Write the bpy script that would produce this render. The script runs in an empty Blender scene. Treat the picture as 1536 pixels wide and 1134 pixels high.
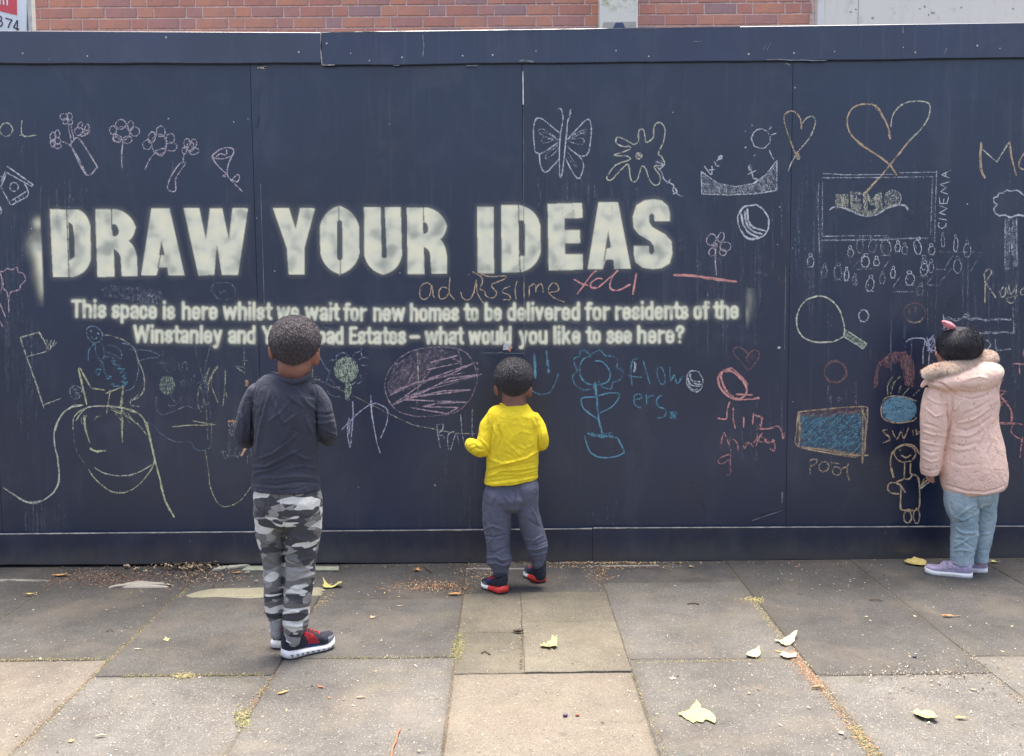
import bpy, math, random
import numpy as np
from mathutils import Vector, Matrix, noise
random.seed(7)
rng = np.random.default_rng(7)
SC = bpy.context.scene
COL = SC.collection

# ------------------------------------------------------------------ camera
FPX = 1520.0                      # focal length in pixels of a 1536 wide picture
CAMZ = 1.29
PITCH = math.atan(138.5 / FPX)
YAW = 0.0060
ROLL = 0.0088
_f = Vector((math.sin(YAW) * math.cos(PITCH), math.cos(YAW) * math.cos(PITCH), -math.sin(PITCH)))
_r0 = Vector((math.cos(YAW), -math.sin(YAW), 0))
_u0 = _r0.cross(_f)
_r = _r0 * math.cos(ROLL) - _u0 * math.sin(ROLL)
_u = _u0 * math.cos(ROLL) + _r0 * math.sin(ROLL)
cam_data = bpy.data.cameras.new('camera')
cam = bpy.data.objects.new('camera', cam_data)
COL.objects.link(cam)
M = Matrix((( _r.x, _u.x, -_f.x, 0), (_r.y, _u.y, -_f.y, 0), (_r.z, _u.z, -_f.z, CAMZ), (0, 0, 0, 1)))
cam.matrix_world = M
cam_data.sensor_width = 36
cam_data.lens = FPX / 1536 * 36
cam_data.clip_start = 0.05
cam_data.clip_end = 3000
SC.camera = cam

# ------------------------------------------------------------------ sky, sun, exposure
SUN_EL, SUN_AZ = math.radians(77), math.radians(8)     # azimuth clockwise from +Y
world = bpy.data.worlds.new('World')
SC.world = world
world.use_nodes = True
wn = world.node_tree.nodes; wl = world.node_tree.links
wn.clear()
wo = wn.new('ShaderNodeOutputWorld'); wb = wn.new('ShaderNodeBackground'); ws = wn.new('ShaderNodeTexSky')
ws.sky_type = 'NISHITA'; ws.sun_disc = False
ws.sun_elevation = SUN_EL; ws.sun_rotation = SUN_AZ
ws.air_density = 0.8; ws.dust_density = 6.0; ws.ozone_density = 0.6
wb.inputs['Strength'].default_value = 0.15
wl.new(ws.outputs[0], wb.inputs[0]); wl.new(wb.outputs[0], wo.inputs[0])
sun_d = bpy.data.lights.new('sun', 'SUN')
sun_d.energy = 2.5
sun_d.angle = math.radians(36)
sun_d.color = (1.0, 0.95, 0.87)
sun = bpy.data.objects.new('sun', sun_d)
COL.objects.link(sun)
sd = Vector((math.sin(SUN_AZ) * math.cos(SUN_EL), math.cos(SUN_AZ) * math.cos(SUN_EL), math.sin(SUN_EL)))
sun.rotation_euler = sd.to_track_quat('Z', 'Y').to_euler()
SC.view_settings.view_transform = 'Standard'
SC.view_settings.look = 'None'
SC.view_settings.gamma = 1
SC.view_settings.use_curve_mapping = False
SC.view_settings.exposure = 1.72
SC.render.engine = 'CYCLES'
SC.cycles.transparent_max_bounces = 40
SC.cycles.max_bounces = 6
SC.cycles.use_denoising = True

# ------------------------------------------------------------------ helpers
def ray(px, py):
    d = _f + _r * ((px - 768) / FPX) + _u * ((567 - py) / FPX)
    return d
def W(px, py, Y):
    """point on the upright plane y = Y"""
    d = ray(px, py); t = Y / d.y
    return Vector((d.x * t, Y, CAMZ + d.z * t))
def G(px, py, z=0.0):
    """point on the ground plane"""
    d = ray(px, py); t = (z - CAMZ) / d.z
    return Vector((d.x * t, d.y * t, z))
def S(px, py, Y):
    """pixels per metre at plane Y"""
    return FPX / (W(px, py, Y) - Vector((0, 0, CAMZ))).dot(_f)
YG = G(768, 844).y          # front of the plinth board
YP = YG + 0.020             # face of the panels
YB = 7.25                   # face of the brick building

def tag(o, label=None, cat=None, group=None, kind=None):
    if label: o['label'] = label
    if cat: o['category'] = cat
    if group: o['group'] = group
    if kind: o['kind'] = kind
    return o
def empty(name, loc, label=None, cat=None, group=None):
    o = bpy.data.objects.new(name, None); COL.objects.link(o)
    o.location = loc; o.empty_display_size = 0.1
    return tag(o, label, cat, group)
def link(name, me, mats=None, parent=None, smooth=False):
    """mesh data in world coordinates -> object, keeping its place under a parent"""
    o = bpy.data.objects.new(name, me); COL.objects.link(o)
    if mats is not None:
        for m in (mats if isinstance(mats, (list, tuple)) else [mats]): me.materials.append(m)
    if smooth: me.polygons.foreach_set('use_smooth', [True] * len(me.polygons))
    if parent is not None:
        o.parent = parent
        if parent.type == 'EMPTY' or parent.location.length > 0:
            L = Vector((0, 0, 0)); p = parent
            while p is not None: L += p.location; p = p.parent
            me.transform(Matrix.Translation(-L))
    return o
class MB:
    def __init__(s): s.v = []; s.f = []; s.mi = []
    def add(s, vs, fs, mi=0):
        n = len(s.v); s.v.extend([tuple(v) for v in vs]); s.f.extend([tuple(i + n for i in f) for f in fs]); s.mi.extend([mi] * len(fs))
    def box(s, x0, x1, y0, y1, z0, z1, mi=0, bev=0.0):
        if bev <= 0:
            vs = [(x, y, z) for x in (x0, x1) for y in (y0, y1) for z in (z0, z1)]
            s.add(vs, [(0,1,3,2),(4,6,7,5),(0,4,5,1),(2,3,7,6),(0,2,6,4),(1,5,7,3)], mi)
        else:                   # bevelled towards the camera side (-y) and top
            b = bev
            vs = [(x0,y1,z0),(x1,y1,z0),(x1,y1,z1),(x0,y1,z1),
                  (x0,y0+b,z0),(x1,y0+b,z0),(x1,y0+b,z1),(x0,y0+b,z1),
                  (x0+b,y0,z0+b),(x1-b,y0,z0+b),(x1-b,y0,z1-b),(x0+b,y0,z1-b)]
            s.add(vs, [(0,3,2,1),(0,1,5,4),(1,2,6,5),(2,3,7,6),(3,0,4,7),(4,5,9,8),(5,6,10,9),(6,7,11,10),(7,4,8,11),(8,9,10,11)], mi)
    def mesh(s, name):
        me = bpy.data.meshes.new(name); me.from_pydata(s.v, [], s.f)
        if any(s.mi): me.polygons.foreach_set('material_index', s.mi)
        me.update(); return me
    def build(s, name, mats, parent=None, smooth=False):
        return link(name, s.mesh(name), mats, parent, smooth)

# node helper
class NT:
    def __init__(s, name):
        s.m = bpy.data.materials.new(name); s.m.use_nodes = True
        s.t = s.m.node_tree; s.n = s.t.nodes; s.b = s.n['Principled BSDF']; s.out = s.n['Material Output']
    def new(s, typ, ins=None, **kw):
        nd = s.n.new('ShaderNode' + typ)
        for k, v in kw.items(): setattr(nd, k, v)
        for k, v in (ins or {}).items(): s.set(nd, k, v)
        return nd
    def set(s, nd, k, v):
        if isinstance(v, bpy.types.NodeSocket): s.t.links.new(v, nd.inputs[k])
        else: nd.inputs[k].default_value = v
    def coord(s, scale=(1, 1, 1), loc=(0, 0, 0), which='Object'):
        tc = s.new('TexCoord'); mp = s.new('Mapping', {'Vector': tc.outputs[which], 'Scale': scale, 'Location': loc})
        return mp.outputs[0]
    def noise(s, vec, scale, detail=4, rough=0.55, dist=0.0):
        return s.new('TexNoise', {'Vector': vec, 'Scale': scale, 'Detail': detail, 'Roughness': rough, 'Distortion': dist}).outputs['Fac']
    def vor(s, vec, scale, feature='F1', out='Distance', rand=1.0):
        nd = s.new('TexVoronoi', feature=feature); s.set(nd, 'Vector', vec); s.set(nd, 'Scale', scale); s.set(nd, 'Randomness', rand)
        return nd.outputs[out]
    def ramp(s, fac, stops, interp='LINEAR'):
        nd = s.new('ValToRGB', {'Fac': fac}); cr = nd.color_ramp; cr.interpolation = interp
        while len(cr.elements) < len(stops): cr.elements.new(0.5)
        for e, (p, c) in zip(cr.elements, stops):
            e.position = p; e.color = (c, c, c, 1) if isinstance(c, (int, float)) else tuple(c) + (1,)
        return nd.outputs['Color']
    def mix(s, fac, a, b, blend='MIX'):
        nd = s.new('MixRGB', blend_type=blend); s.set(nd, 'Fac', fac)
        for k, v in (('Color1', a), ('Color2', b)):
            if not isinstance(v, bpy.types.NodeSocket): v = tuple(v) + (1,) if len(v) == 3 else v
            s.set(nd, k, v)
        return nd.outputs['Color']
    def math(s, op, a, b=0.0, c=None, clamp=False):
        nd = s.new('Math', operation=op); nd.use_clamp = clamp
        s.set(nd, 0, a); s.set(nd, 1, b)
        if c is not None: s.set(nd, 2, c)
        return nd.outputs[0]
    def maprange(s, v, a, b, c=0.0, d=1.0):
        nd = s.new('MapRange', {'Value': v, 'From Min': a, 'From Max': b, 'To Min': c, 'To Max': d}); return nd.outputs[0]
    def bump(s, h, strength=0.3, dist=0.002, normal=None):
        ins = {'Height': h, 'Strength': strength, 'Distance': dist}
        if normal is not None: ins['Normal'] = normal
        return s.new('Bump', ins).outputs[0]
    def surf(s, color=None, rough=None, normal=None, spec=None, metal=None, sheen=None, sub=None):
        for k, v in (('Base Color', color), ('Roughness', rough), ('Normal', normal), ('Specular IOR Level', spec), ('Metallic', metal), ('Sheen Weight', sheen), ('Subsurface Weight', sub)):
            if v is None: continue
            if k == 'Base Color' and not isinstance(v, bpy.types.NodeSocket): v = tuple(v) + (1,)
            s.set(s.b, k, v)
        return s.m
def simple(name, col, rough=0.6, var=0.12, scale=30, spec=0.4, bump=0.0, bscale=200, sheen=None):
    t = NT(name); c = t.coord()
    n = t.noise(c, scale, 4)
    dark = tuple(x * (1 - var) for x in col); lite = tuple(min(1, x * (1 + var)) for x in col)
    colr = t.ramp(n, [(0.3, dark), (0.7, lite)])
    nm = t.bump(t.noise(c, bscale, 3), bump, 0.001) if bump else None
    return t.surf(colr, rough, nm, spec, sheen=sheen)

def catmull(pts, sub=4, closed=False):
    P = np.array(pts, float); n = len(P)
    if n < 3 and not closed:
        out = [P[0] + (P[-1] - P[0]) * t for t in np.linspace(0, 1, sub + 1)]
        return np.array(out)
    out = []
    rngs = range(n if closed else n - 1)
    for i in rngs:
        if closed: p0, p1, p2, p3 = P[(i-1) % n], P[i], P[(i+1) % n], P[(i+2) % n]
        else: p0, p1, p2, p3 = P[max(i-1, 0)], P[i], P[i+1], P[min(i+2, n-1)]
        for k in range(sub):
            t = k / sub
            out.append(0.5 * ((2*p1) + (-p0+p2)*t + (2*p0-5*p1+4*p2-p3)*t*t + (-p0+3*p1-3*p2+p3)*t**3))
    out.append(P[0] if closed else P[-1])
    return np.array(out)
# ================================================================== materials of the place
def panel_mat(name, base, seed, splash=False):
    t = NT(name)
    c = t.coord((1, 1, 1), (seed * 3.1, 0, seed * 1.7))
    big = t.noise(c, 1.6, 3)
    cs = t.coord((38, 1, 1.1), (seed, 0, seed * 2))
    streak = t.noise(cs, 1.0, 5, 0.6)
    patch = t.noise(c, 1.1, 2)
    st = t.math('MULTIPLY', t.maprange(streak, 0.55, 0.8), t.maprange(patch, 0.42, 0.62), clamp=True)
    st = t.math('MULTIPLY', st, 0.20)
    col = t.ramp(big, [(0.3, tuple(x * 0.85 for x in base)), (0.7, tuple(x * 1.2 for x in base))])
    col = t.mix(st, col, (0.20, 0.20, 0.21))
    dust = t.math('MULTIPLY', t.maprange(t.noise(t.coord((1, 1, .6), (seed, 0, 3)), 4.5, 7, 0.72, 0.8), 0.5, 0.78), 0.085, clamp=True)
    col = t.mix(dust, col, (0.3, 0.3, 0.3))
    spk = t.vor(t.coord((1, 1, 1)), 16)
    sel = t.vor(t.coord((1, 1, 1)), 16, out='Color')
    dot = t.math('MULTIPLY', t.math('LESS_THAN', spk, 0.035), t.math('GREATER_THAN', sel, 0.80))
    col = t.mix(t.math('MULTIPLY', dot, 0.5), col, (0.55, 0.53, 0.47))
    if splash:          # dried mud splashes on the lowest part of the board
        zz = t.new('SeparateXYZ', {0: t.coord()}).outputs[2]
        sp = t.maprange(t.math('ADD', zz, t.math('MULTIPLY', t.noise(t.coord((1, 1, .5)), 14, 6, .75), -0.16)), 0.035, -0.055)
        col = t.mix(t.math('MULTIPLY', sp, 0.55, clamp=True), col, (0.10, 0.09, 0.075))
    rough = t.maprange(t.noise(c, 5, 4), 0.3, 0.7, 0.27, 0.40)
    cg = t.coord((120, 1, 5), (seed, 0, 0))
    h = t.math('ADD', t.noise(cg, 1, 3), t.math('MULTIPLY', t.noise(c, 2.2, 2), 1.5))
    nm = t.bump(h, 0.10, 0.004)
    t.b.inputs['Coat Weight'].default_value = 0.35; t.b.inputs['Coat Roughness'].default_value = 0.33; t.b.inputs['Coat IOR'].default_value = 1.55
    return t.surf(col, rough, nm, 0.65)
PANEL = [panel_mat('navy_paint_%s' % 'abcdefg'[i], b, i * 5 + 1) for i, b in enumerate([(0.004,0.0125,0.040), (0.003,0.0125,0.041), (0.003,0.0125,0.041), (0.004,0.0125,0.040), (0.003,0.0125,0.041), (0.004,0.0125,0.040), (0.004,0.0125,0.040)])]
CAP = [panel_mat('navy_cap_paint', (0.026, 0.033, 0.066), 40), panel_mat('navy_cap_paint_cool', (0.012, 0.021, 0.056), 47)]
PLINTH = panel_mat('navy_plinth_paint', (0.004, 0.010, 0.034), 61, True)
BARE_OR_LIT = simple('bare_or_lit_edge', (0.50, 0.46, 0.38), 0.7, 0.35, 60)  # bare timber on caps, painted sky light on the plinth top
WORN = simple('worn_paint_edge', (0.20, 0.21, 0.23), 0.6, 0.5, 25)
SCREW = simple('screw_head', (0.50, 0.50, 0.44), 0.5, 0.2, 300)
DARKGAP = simple('dark_gap', (0.012, 0.013, 0.018), 0.9)

def stone_mat(name, lo, hi, chip, tintamt=0.35, chips=1.0, edge=0.26):
    t = NT(name); c = t.coord()
    oi = t.new('ObjectInfo')
    n1 = t.noise(c, 2.3, 5, 0.6); n2 = t.noise(c, 14, 5, 0.7); n3 = t.noise(c, 160, 2, 0.6)
    f = t.math('ADD', t.math('MULTIPLY', n1, 0.45), t.math('ADD', t.math('MULTIPLY', n2, 0.25), t.math('MULTIPLY', n3, 0.30)))
    col = t.ramp(f, [(0.36, lo), (0.62, hi)])
    # pale aggregate and dark grit
    v = t.vor(c, 210); vc = t.vor(c, 210, out='Color')
    isl = t.math('MULTIPLY', t.math('LESS_THAN', v, 0.42), t.math('GREATER_THAN', vc, 0.80))
    col = t.mix(t.math('MULTIPLY', isl, 0.9 * chips), col, chip)
    vd = t.vor(c, 330, out='Color'); isd = t.math('GREATER_THAN', vd, 0.76)
    col = t.mix(t.math('MULTIPLY', isd, 0.45), col, tuple(x * 0.35 for x in lo))
    v2 = t.vor(c, 70); vc2 = t.vor(c, 70, out='Color')
    big = t.math('MULTIPLY', t.math('LESS_THAN', v2, 0.26), t.math('GREATER_THAN', vc2, 0.86))
    col = t.mix(t.math('MULTIPLY', big, 0.6 * chips), col, chip)
    # warm / damp blotches
    w = t.maprange(t.noise(c, 3.2, 4, 0.6, 0.4), 0.5, 0.72)
    col = t.mix(t.math('MULTIPLY', w, tintamt), col, (0.20, 0.16, 0.115))
    gm = t.maprange(t.noise(t.coord((1,1,1),(5,2,0)), 4.1, 5, 0.65), 0.56, 0.75)
    col = t.mix(t.math('MULTIPLY', gm, 0.25), col, (0.115, 0.115, 0.055))
    br = t.maprange(oi.outputs['Random'], 0, 1, 0.88, 1.12)
    col = t.mix(1.0, col, t.new('CombineColor', {0: br, 1: br, 2: br}).outputs[0], 'MULTIPLY')
    gs = t.new('SeparateXYZ', {0: t.new('TexCoord').outputs['Generated']})
    ex = t.math('MINIMUM', gs.outputs[0], t.math('SUBTRACT', 1.0, gs.outputs[0])); ey = t.math('MINIMUM', gs.outputs[1], t.math('SUBTRACT', 1.0, gs.outputs[1]))
    ed = t.math('ADD', t.math('MINIMUM', ex, ey), t.math('MULTIPLY', t.math('SUBTRACT', t.noise(c, 9, 4, 0.65), 0.5), 0.16))
    dirt = t.maprange(ed, 0.075, -0.01)
    col = t.mix(t.math('MULTIPLY', dirt, edge, clamp=True), col, (0.062, 0.052, 0.036))
    spot = t.vor(c, 5.5); gum = t.math('MULTIPLY', t.math('LESS_THAN', spot, 0.075), t.math('GREATER_THAN', t.vor(c, 5.5, out='Color'), 0.45))
    col = t.mix(t.math('MULTIPLY', gum, 0.35), col, tuple(x * 0.45 for x in lo))
    smear = t.maprange(t.noise(t.coord((1.0, 0.6, 1), (9, 3, 0)), 2.4, 6, 0.68, 0.6), 0.52, 0.70)
    col = t.mix(t.math('MULTIPLY', smear, 0.40), col, tuple(x * 0.62 for x in lo))
    h = t.math('ADD', t.math('MULTIPLY', n3, 0.6), t.math('ADD', t.noise(c, 60, 3), isl))
    return t.surf(col, 0.86, t.bump(h, 0.45, 0.0025), 0.25)
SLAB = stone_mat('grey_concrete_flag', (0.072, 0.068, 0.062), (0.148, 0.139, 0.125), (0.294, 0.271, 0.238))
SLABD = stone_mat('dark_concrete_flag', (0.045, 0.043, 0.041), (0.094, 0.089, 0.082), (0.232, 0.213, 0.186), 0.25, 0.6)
SLABP = stone_mat('pale_york_flag', (0.120, 0.104, 0.083), (0.202, 0.175, 0.140), (0.387, 0.356, 0.301), 0.30, 0.5)
SLABM = stone_mat('brown_york_flag', (0.076, 0.068, 0.053), (0.148, 0.133, 0.101), (0.326, 0.294, 0.246), 0.30, 0.4)
SLABC = stone_mat('cracked_york_flag', (0.076, 0.068, 0.053), (0.148, 0.133, 0.101), (0.326, 0.294, 0.246), 0.30, 0.4, edge=0.0)
SLABW = stone_mat('buff_flag', (0.094, 0.082, 0.069), (0.177, 0.154, 0.127), (0.387, 0.356, 0.301), 0.30, 0.6)
MORTAR = stone_mat('pale_cement', (0.218, 0.202, 0.168), (0.353, 0.328, 0.277), (0.440, 0.422, 0.370), 0.2, 0.3)
MOSSC = stone_mat('mossy_cement', (0.168, 0.160, 0.109), (0.269, 0.252, 0.176), (0.352, 0.334, 0.264), 0.2, 0.3)
GROUND = stone_mat('ground_dirt', (0.05, 0.045, 0.035), (0.11, 0.10, 0.075), (0.25, 0.23, 0.2), 0.2, 0.4)
FARSTONE = stone_mat('plain_paving', (0.051, 0.049, 0.048), (0.101, 0.098, 0.094), (0.310, 0.294, 0.261))

# ================================================================== ground
mb = MB(); n = 1500
mb.add([(-n,-n,-0.03),(n,-n,-0.03),(n,n,-0.03),(-n,n,-0.03)], [(0,1,2,3)])
tag(mb.build('ground', FARSTONE), kind='structure')
# joint bed under the slabs
pave = empty('pavement', (0, 0, 0)); tag(pave, kind='structure')
mb = MB(); mb.box(-5, 5, 0.0, YG + 0.5, -0.028, -0.0030); mb.build('joint_bed', GROUND, pave)

mb = MB(); mb.box(-60, 60, -1.35, -1.2, -0.12, -0.012, bev=.01); tag(mb.build('kerb', FARSTONE), kind='structure')
mb = MB(); mb.add([(-300,-14,-0.026),(300,-14,-0.026),(300,-1.35,-0.026),(-300,-1.35,-0.026)], [(0,1,2,3)]); tag(mb.build('road', simple('asphalt', (0.05,0.05,0.052), .85, .2, 40)), kind='structure')
# columns of flags; x positions follow the joint lines
def gx(px, py): return G(px, py).x
XC = {'a': gx(683.5, 985), 'b': gx(945, 1000)}
pitch = 0.5 * ((XC['b'] - XC['a']) + (gx(1214, 1000) - XC['b']))
xs = [gx(681,1000) + k * 0.0 for k in (0,)]
colx = [gx(154.5,1000) - 2*pitch, gx(154.5,1000) - pitch, gx(154.5,1000), gx(418,1000), gx(681,1000), gx(945,1000), gx(1214,1000), gx(1475.6,1000), gx(1475.6,1000) + pitch, gx(1475.6,1000) + 2*pitch]
def gy(px, py): return G(px, py).y
ROWL = 0.90
def rows(*ys):                # given joints, fill up to the wall and back past the camera
    ys = sorted(ys); out = list(ys)
    y = ys[0]
    while y > 0.6: y -= ROWL; out.insert(0, y)
    out.append(YG + 0.02)
    return out
colrows = [
    rows(gy(154,990) , ), rows(gy(154,990)), rows(gy(418,1012), gy(400, 896)), rows(gy(683,986), gy(600,898)),
    rows(gy(820,1009), gy(800,889)), rows(gy(945,990), gy(1000,873)), rows(gy(1400,1011)), rows(gy(1500,984)), rows(gy(1500,1000))]
def bevel_slab(x0, x1, y0, y1, ztop, mat, name='paving_slab', par=pave, tilt=(0, 0), wob=0.002, gap=0.0012):
    """flag with worn, slightly uneven top edge"""
    x0 += gap; x1 -= gap; y0 += gap; y1 -= gap
    b = 0.004 if gap > .001 else .002
    def edge(n, a, c):
        return [a + (c - a) * k / n for k in range(n)]
    nx, ny = 7, 9
    ring = [(x, y0) for x in edge(nx, x0, x1)] + [(x1, y) for y in edge(ny, y0, y1)] + [(x, y1) for x in edge(nx, x1, x0)] + [(x0, y) for y in edge(ny, y1, y0)]
    cx, cy = (x0 + x1) / 2, (y0 + y1) / 2
    mbb = MB(); N_ = len(ring)
    vs = []
    jit = [random.uniform(-wob, wob) for _ in ring]
    def zt(x, y): return ztop + tilt[0] * (x - cx) + tilt[1] * (y - cy)
    for (x, y), j in zip(ring, jit):
        sx = 1 if x > cx else -1; sy = 1 if y > cy else -1
        vs.append((x + j * 0.4, y + j, -0.03))
    for (x, y), j in zip(ring, jit): vs.append((x + j * 0.4, y + j, zt(x, y) - b))
    for (x, y), j in zip(ring, jit):
        dx, dy = cx - x, cy - y; L = math.hypot(dx, dy)
        k = b * (1 + abs(j) / 0.002)
        vs.append((x + j*0.4 + dx / L * k, y + j + dy / L * k, zt(x, y)))
    vs.append((cx, cy, ztop))
    fs = []
    for i in range(N_):
        k = (i + 1) % N_
        fs.append((i, k, N_ + k, N_ + i)); fs.append((N_ + i, N_ + k, 2*N_ + k, 2*N_ + i)); fs.append((2*N_ + i, 2*N_ + k, 3*N_))
    mbb.add(vs, fs)
    return mbb.build(name, mat, par)
cm = gx(782, 1000)
for ci, ys in enumerate(colrows):
    x0, x1 = colx[ci], colx[ci + 1]
    for ri in range(len(ys) - 1):
        y0, y1 = ys[ri], ys[ri + 1]
        if y1 < 0.5: continue
        top = random.uniform(-0.0015, 0.0015); tilt = (random.uniform(-.003, .003), random.uniform(-.003, .003))
        near = len(ys) - 2 - ri          # 0 is the one at the wall
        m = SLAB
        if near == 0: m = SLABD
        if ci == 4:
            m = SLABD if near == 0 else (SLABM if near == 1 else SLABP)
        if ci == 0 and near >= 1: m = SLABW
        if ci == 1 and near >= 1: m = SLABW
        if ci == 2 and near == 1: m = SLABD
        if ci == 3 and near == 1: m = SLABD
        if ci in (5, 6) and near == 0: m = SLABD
        if ci == 4 and near == 1:          # cracked flag in four pieces, sitting proud at its near right edge
            ym = gy(740, 949); ym2 = gy(860, 934)
            c2 = gx(784, 950)
            bevel_slab(x0, c2, y0, ym, 0.001, SLABC, 'cracked_slab_piece', gap=0.0003, wob=.0035); bevel_slab(x0, c2, ym, y1, 0.0, SLABC, 'cracked_slab_piece', gap=0.0003, wob=.0035)
            bevel_slab(c2, x1, y0, ym2, 0.005, SLABC, 'cracked_slab_piece', gap=0.0003, wob=.0035); bevel_slab(c2, x1, ym2, y1, 0.003, SLABC, 'cracked_slab_piece', gap=0.0003, wob=.0035)
            continue
        if ci == 2 and near == 1: top = 0.004
        if ci == 1 and near == 1:          # buff flag with a diagonal cement repair across it
            pass
        bevel_slab(x0, x1, y0, y1, top, m, tilt=tilt)
# thin cement repairs and patches lying on the flags
def patch(name, pts, mat, z0=0.0035, h=0.004, par=pave):
    P = [G(x, y, 0) for x, y in pts]
    C = sum(P, Vector()) / len(P)
    cc = catmull([(p.x, p.y) for p in P], 4, True)[:-1]
    ring = [Vector((a + random.uniform(-.010, .010) + .03 * noise.noise(Vector((a*9, b*9, 1))), b + random.uniform(-.005, .005) + (.035 if len(pts) > 6 else .0) * noise.noise(Vector((a*7, b*7, 4))), 0)) for a, b in cc]
    mbb = MB(); N_ = len(ring)
    vs = [(p.x, p.y, z0 - 0.004) for p in ring] + [(p.x + (C.x - p.x) * .06, p.y + (C.y - p.y) * .06, z0 + h * .6) for p in ring] + [(p.x + (C.x - p.x) * .35, p.y + (C.y - p.y) * .35, z0 + h) for p in ring] + [(C.x, C.y, z0 + h)]
    fs = []
    for i in range(N_):
        k = (i + 1) % N_
        fs += [(i, k, N_+k, N_+i), (N_+i, N_+k, 2*N_+k, 2*N_+i), (2*N_+i, 2*N_+k, 3*N_)]
    mbb.add(vs, fs); return mbb.build(name, mat, par, True)
patch('cement_patch', [(163,881),(185,876),(215,874),(245,876),(258,879),(240,882),(200,882)], MORTAR)
patch('mossy_patch', [(280,897),(300,888),(340,884),(400,882),(440,884),(478,884),(486,890),(480,895),(400,897),(330,898)], MOSSC)
0 and patch('cement_strip', [(-60,1096),(10,1083),(55,1073),(100,1071),(180,1066),(190,1069),(100,1077),(40,1085),(0,1096),(-50,1104)], MORTAR, 0.002, 0.002)
patch('cement_strip', [(-5,870),(30,869.5),(64,870.5),(64,872),(30,871.5),(-5,872)], MORTAR, 0.002, 0.002)
patch('cement_strip', [(703,852.5),(740,853),(800,852.5),(800,854),(740,854.5),(703,854)], MORTAR, 0.001, 0.002)
patch('cement_strip', [(893,847.5),(950,848),(984,847.5),(984,849),(930,849.5),(893,849)], MORTAR, 0.001, 0.002)

# ================================================================== hoarding
hoard = empty('hoarding', (0, YG, 0), 'tall dark navy plywood hoarding covered in chalk drawings and spray-stencilled words', 'hoarding')
xs785 = W(785.5, 420, YP).x
seams = [xs785 + 1.22 * k for k in range(-3, 4)]
ztop = W(768, 60, YP).z; zpl = W(768, 794, YP).z
lean = [0.0006, 0.0, 0.0010, 0.0, 0.0008, 0.0003]
for k in range(6):
    mb = MB(); x0, x1 = seams[k] + 0.0006, seams[k + 1] - 0.0006
    mb.box(x0, x1, YP + lean[k], YP + 0.016, 0.02, ztop, bev=0.0008)
    mb.build('panel', PANEL[k], hoard)
# dark backing sheet: shade in joints and plinth gap put into its colour
mb = MB(); mb.box(seams[0], seams[-1], YP + 0.017, YP + 0.06, -0.02, ztop - .1); mb.build('gap_shade_backing', DARKGAP, hoard)
# capping boards
def zline(px, py, Y): return W(px, py, Y).z
YC = YP - 0.019
def quadboard(name, p, Yf, th, mat, par, mi=None, bev=0.002, edge=None):
    """board with four front corners given in picture coordinates on plane Yf"""
    tl, tr, br_, bl = [W(x, y, Yf) for x, y in p]
    n_ = 24
    mbb = MB(); vs = []
    for k in range(n_ + 1):
        t = k / n_
        T = tl.lerp(tr, t); B = bl.lerp(br_, t)
        wob = random.uniform(-.0018, .0018)
        vs += [(T.x, Yf + th, T.z), (T.x, Yf + bev, T.z), (T.x, Yf, T.z - bev), (B.x, Yf, B.z + bev + wob), (B.x, Yf + bev, B.z + wob), (B.x, Yf + th, B.z + wob)]
    fs = []; 
    for k in range(n_):
        for j in range(5):
            a = k * 6 + j; fs.append((a, a + 1, a + 7, a + 6))
    fs.append((0,5,4,3,2,1)); e = n_ * 6; fs.append((e,e+1,e+2,e+3,e+4,e+5))
    mbb.add(vs, fs); return mbb.build(name, mat, par)
quadboard('capping_board', [(-330,44.5),(480.5,48.5),(481,94.5),(-330,95.5)], YC - 0.003, 0.035, CAP[0], hoard)
quadboard('capping_board', [(482.5,48.0),(1860,29.5),(1860,83),(483,98)], YC, 0.032, CAP[1], hoard)
# worn pale edges of the caps
def strip(name, pts, w, Y, mat, par=None, th=0.0012):
    """thin raised sliver following picture points on plane Y, w in picture pixels"""
    P = [W(x, y, Y) for x, y in pts]; hw = w / 324 / 2
    mbb = MB(); vs = []
    for i, p in enumerate(P):
        a = P[max(i-1, 0)]; b = P[min(i+1, len(P)-1)]; d = (b - a); d.y = 0; d.normalize(); nrm = Vector((-d.z, 0, d.x))
        ww = hw * random.uniform(0.5, 1.15)
        q0 = p + nrm * ww; q1 = p - nrm * ww
        vs += [(q0.x, Y, q0.z), (q0.x, Y - th, q0.z), (q1.x, Y - th, q1.z), (q1.x, Y, q1.z)]
    fs = []
    for k in range(len(P) - 1):
        for j in range(3):
            a = k*4 + j; fs.append((a, a+1, a+5, a+4))
    mbb.add(vs, fs); return mbb.build(name, mat, par or hoard)
def lin(x0, y0, x1, y1, n=12, j=0.0): return [(x0 + (x1-x0)*k/n, y0 + (y1-y0)*k/n + random.uniform(-j, j)) for k in range(n + 1)]
strip('worn_or_lit_edge', lin(481.3, 49, 480.6, 70, 8, .3) + lin(480.8, 72, 483, 97.3, 8, .3), 1.4, YC - .001, BARE_OR_LIT)
strip('worn_or_lit_edge', lin(484, 97.6, 502, 97.6, 6, .2), 1.3, YC - .001, BARE_OR_LIT)
strip('worn_or_lit_edge', lin(482, 48.2, 640, 47.6, 12, .2), 1.1, YC - .0005, WORN)
strip('worn_or_lit_edge', lin(640, 47.4, 1110, 39.9, 30, .2), 1.0, YC - .0005, WORN)
strip('scratch', lin(634, 52, 635.5, 66, 5) + lin(635.8, 68, 634.2, 85, 5), 1.6, YC, WORN)
for a in [(1040,62,1052,62.2),(590,98,600,98),(700,98.3,716,98.3)]: strip('scratch', lin(*a, 4), 1.2, YC, WORN)
strip('scratch', lin(1145,75,1150,66,3), 0.9, YC, WORN); strip('scratch', lin(1150,75,1156,65,3), 0.9, YC, WORN)
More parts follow.
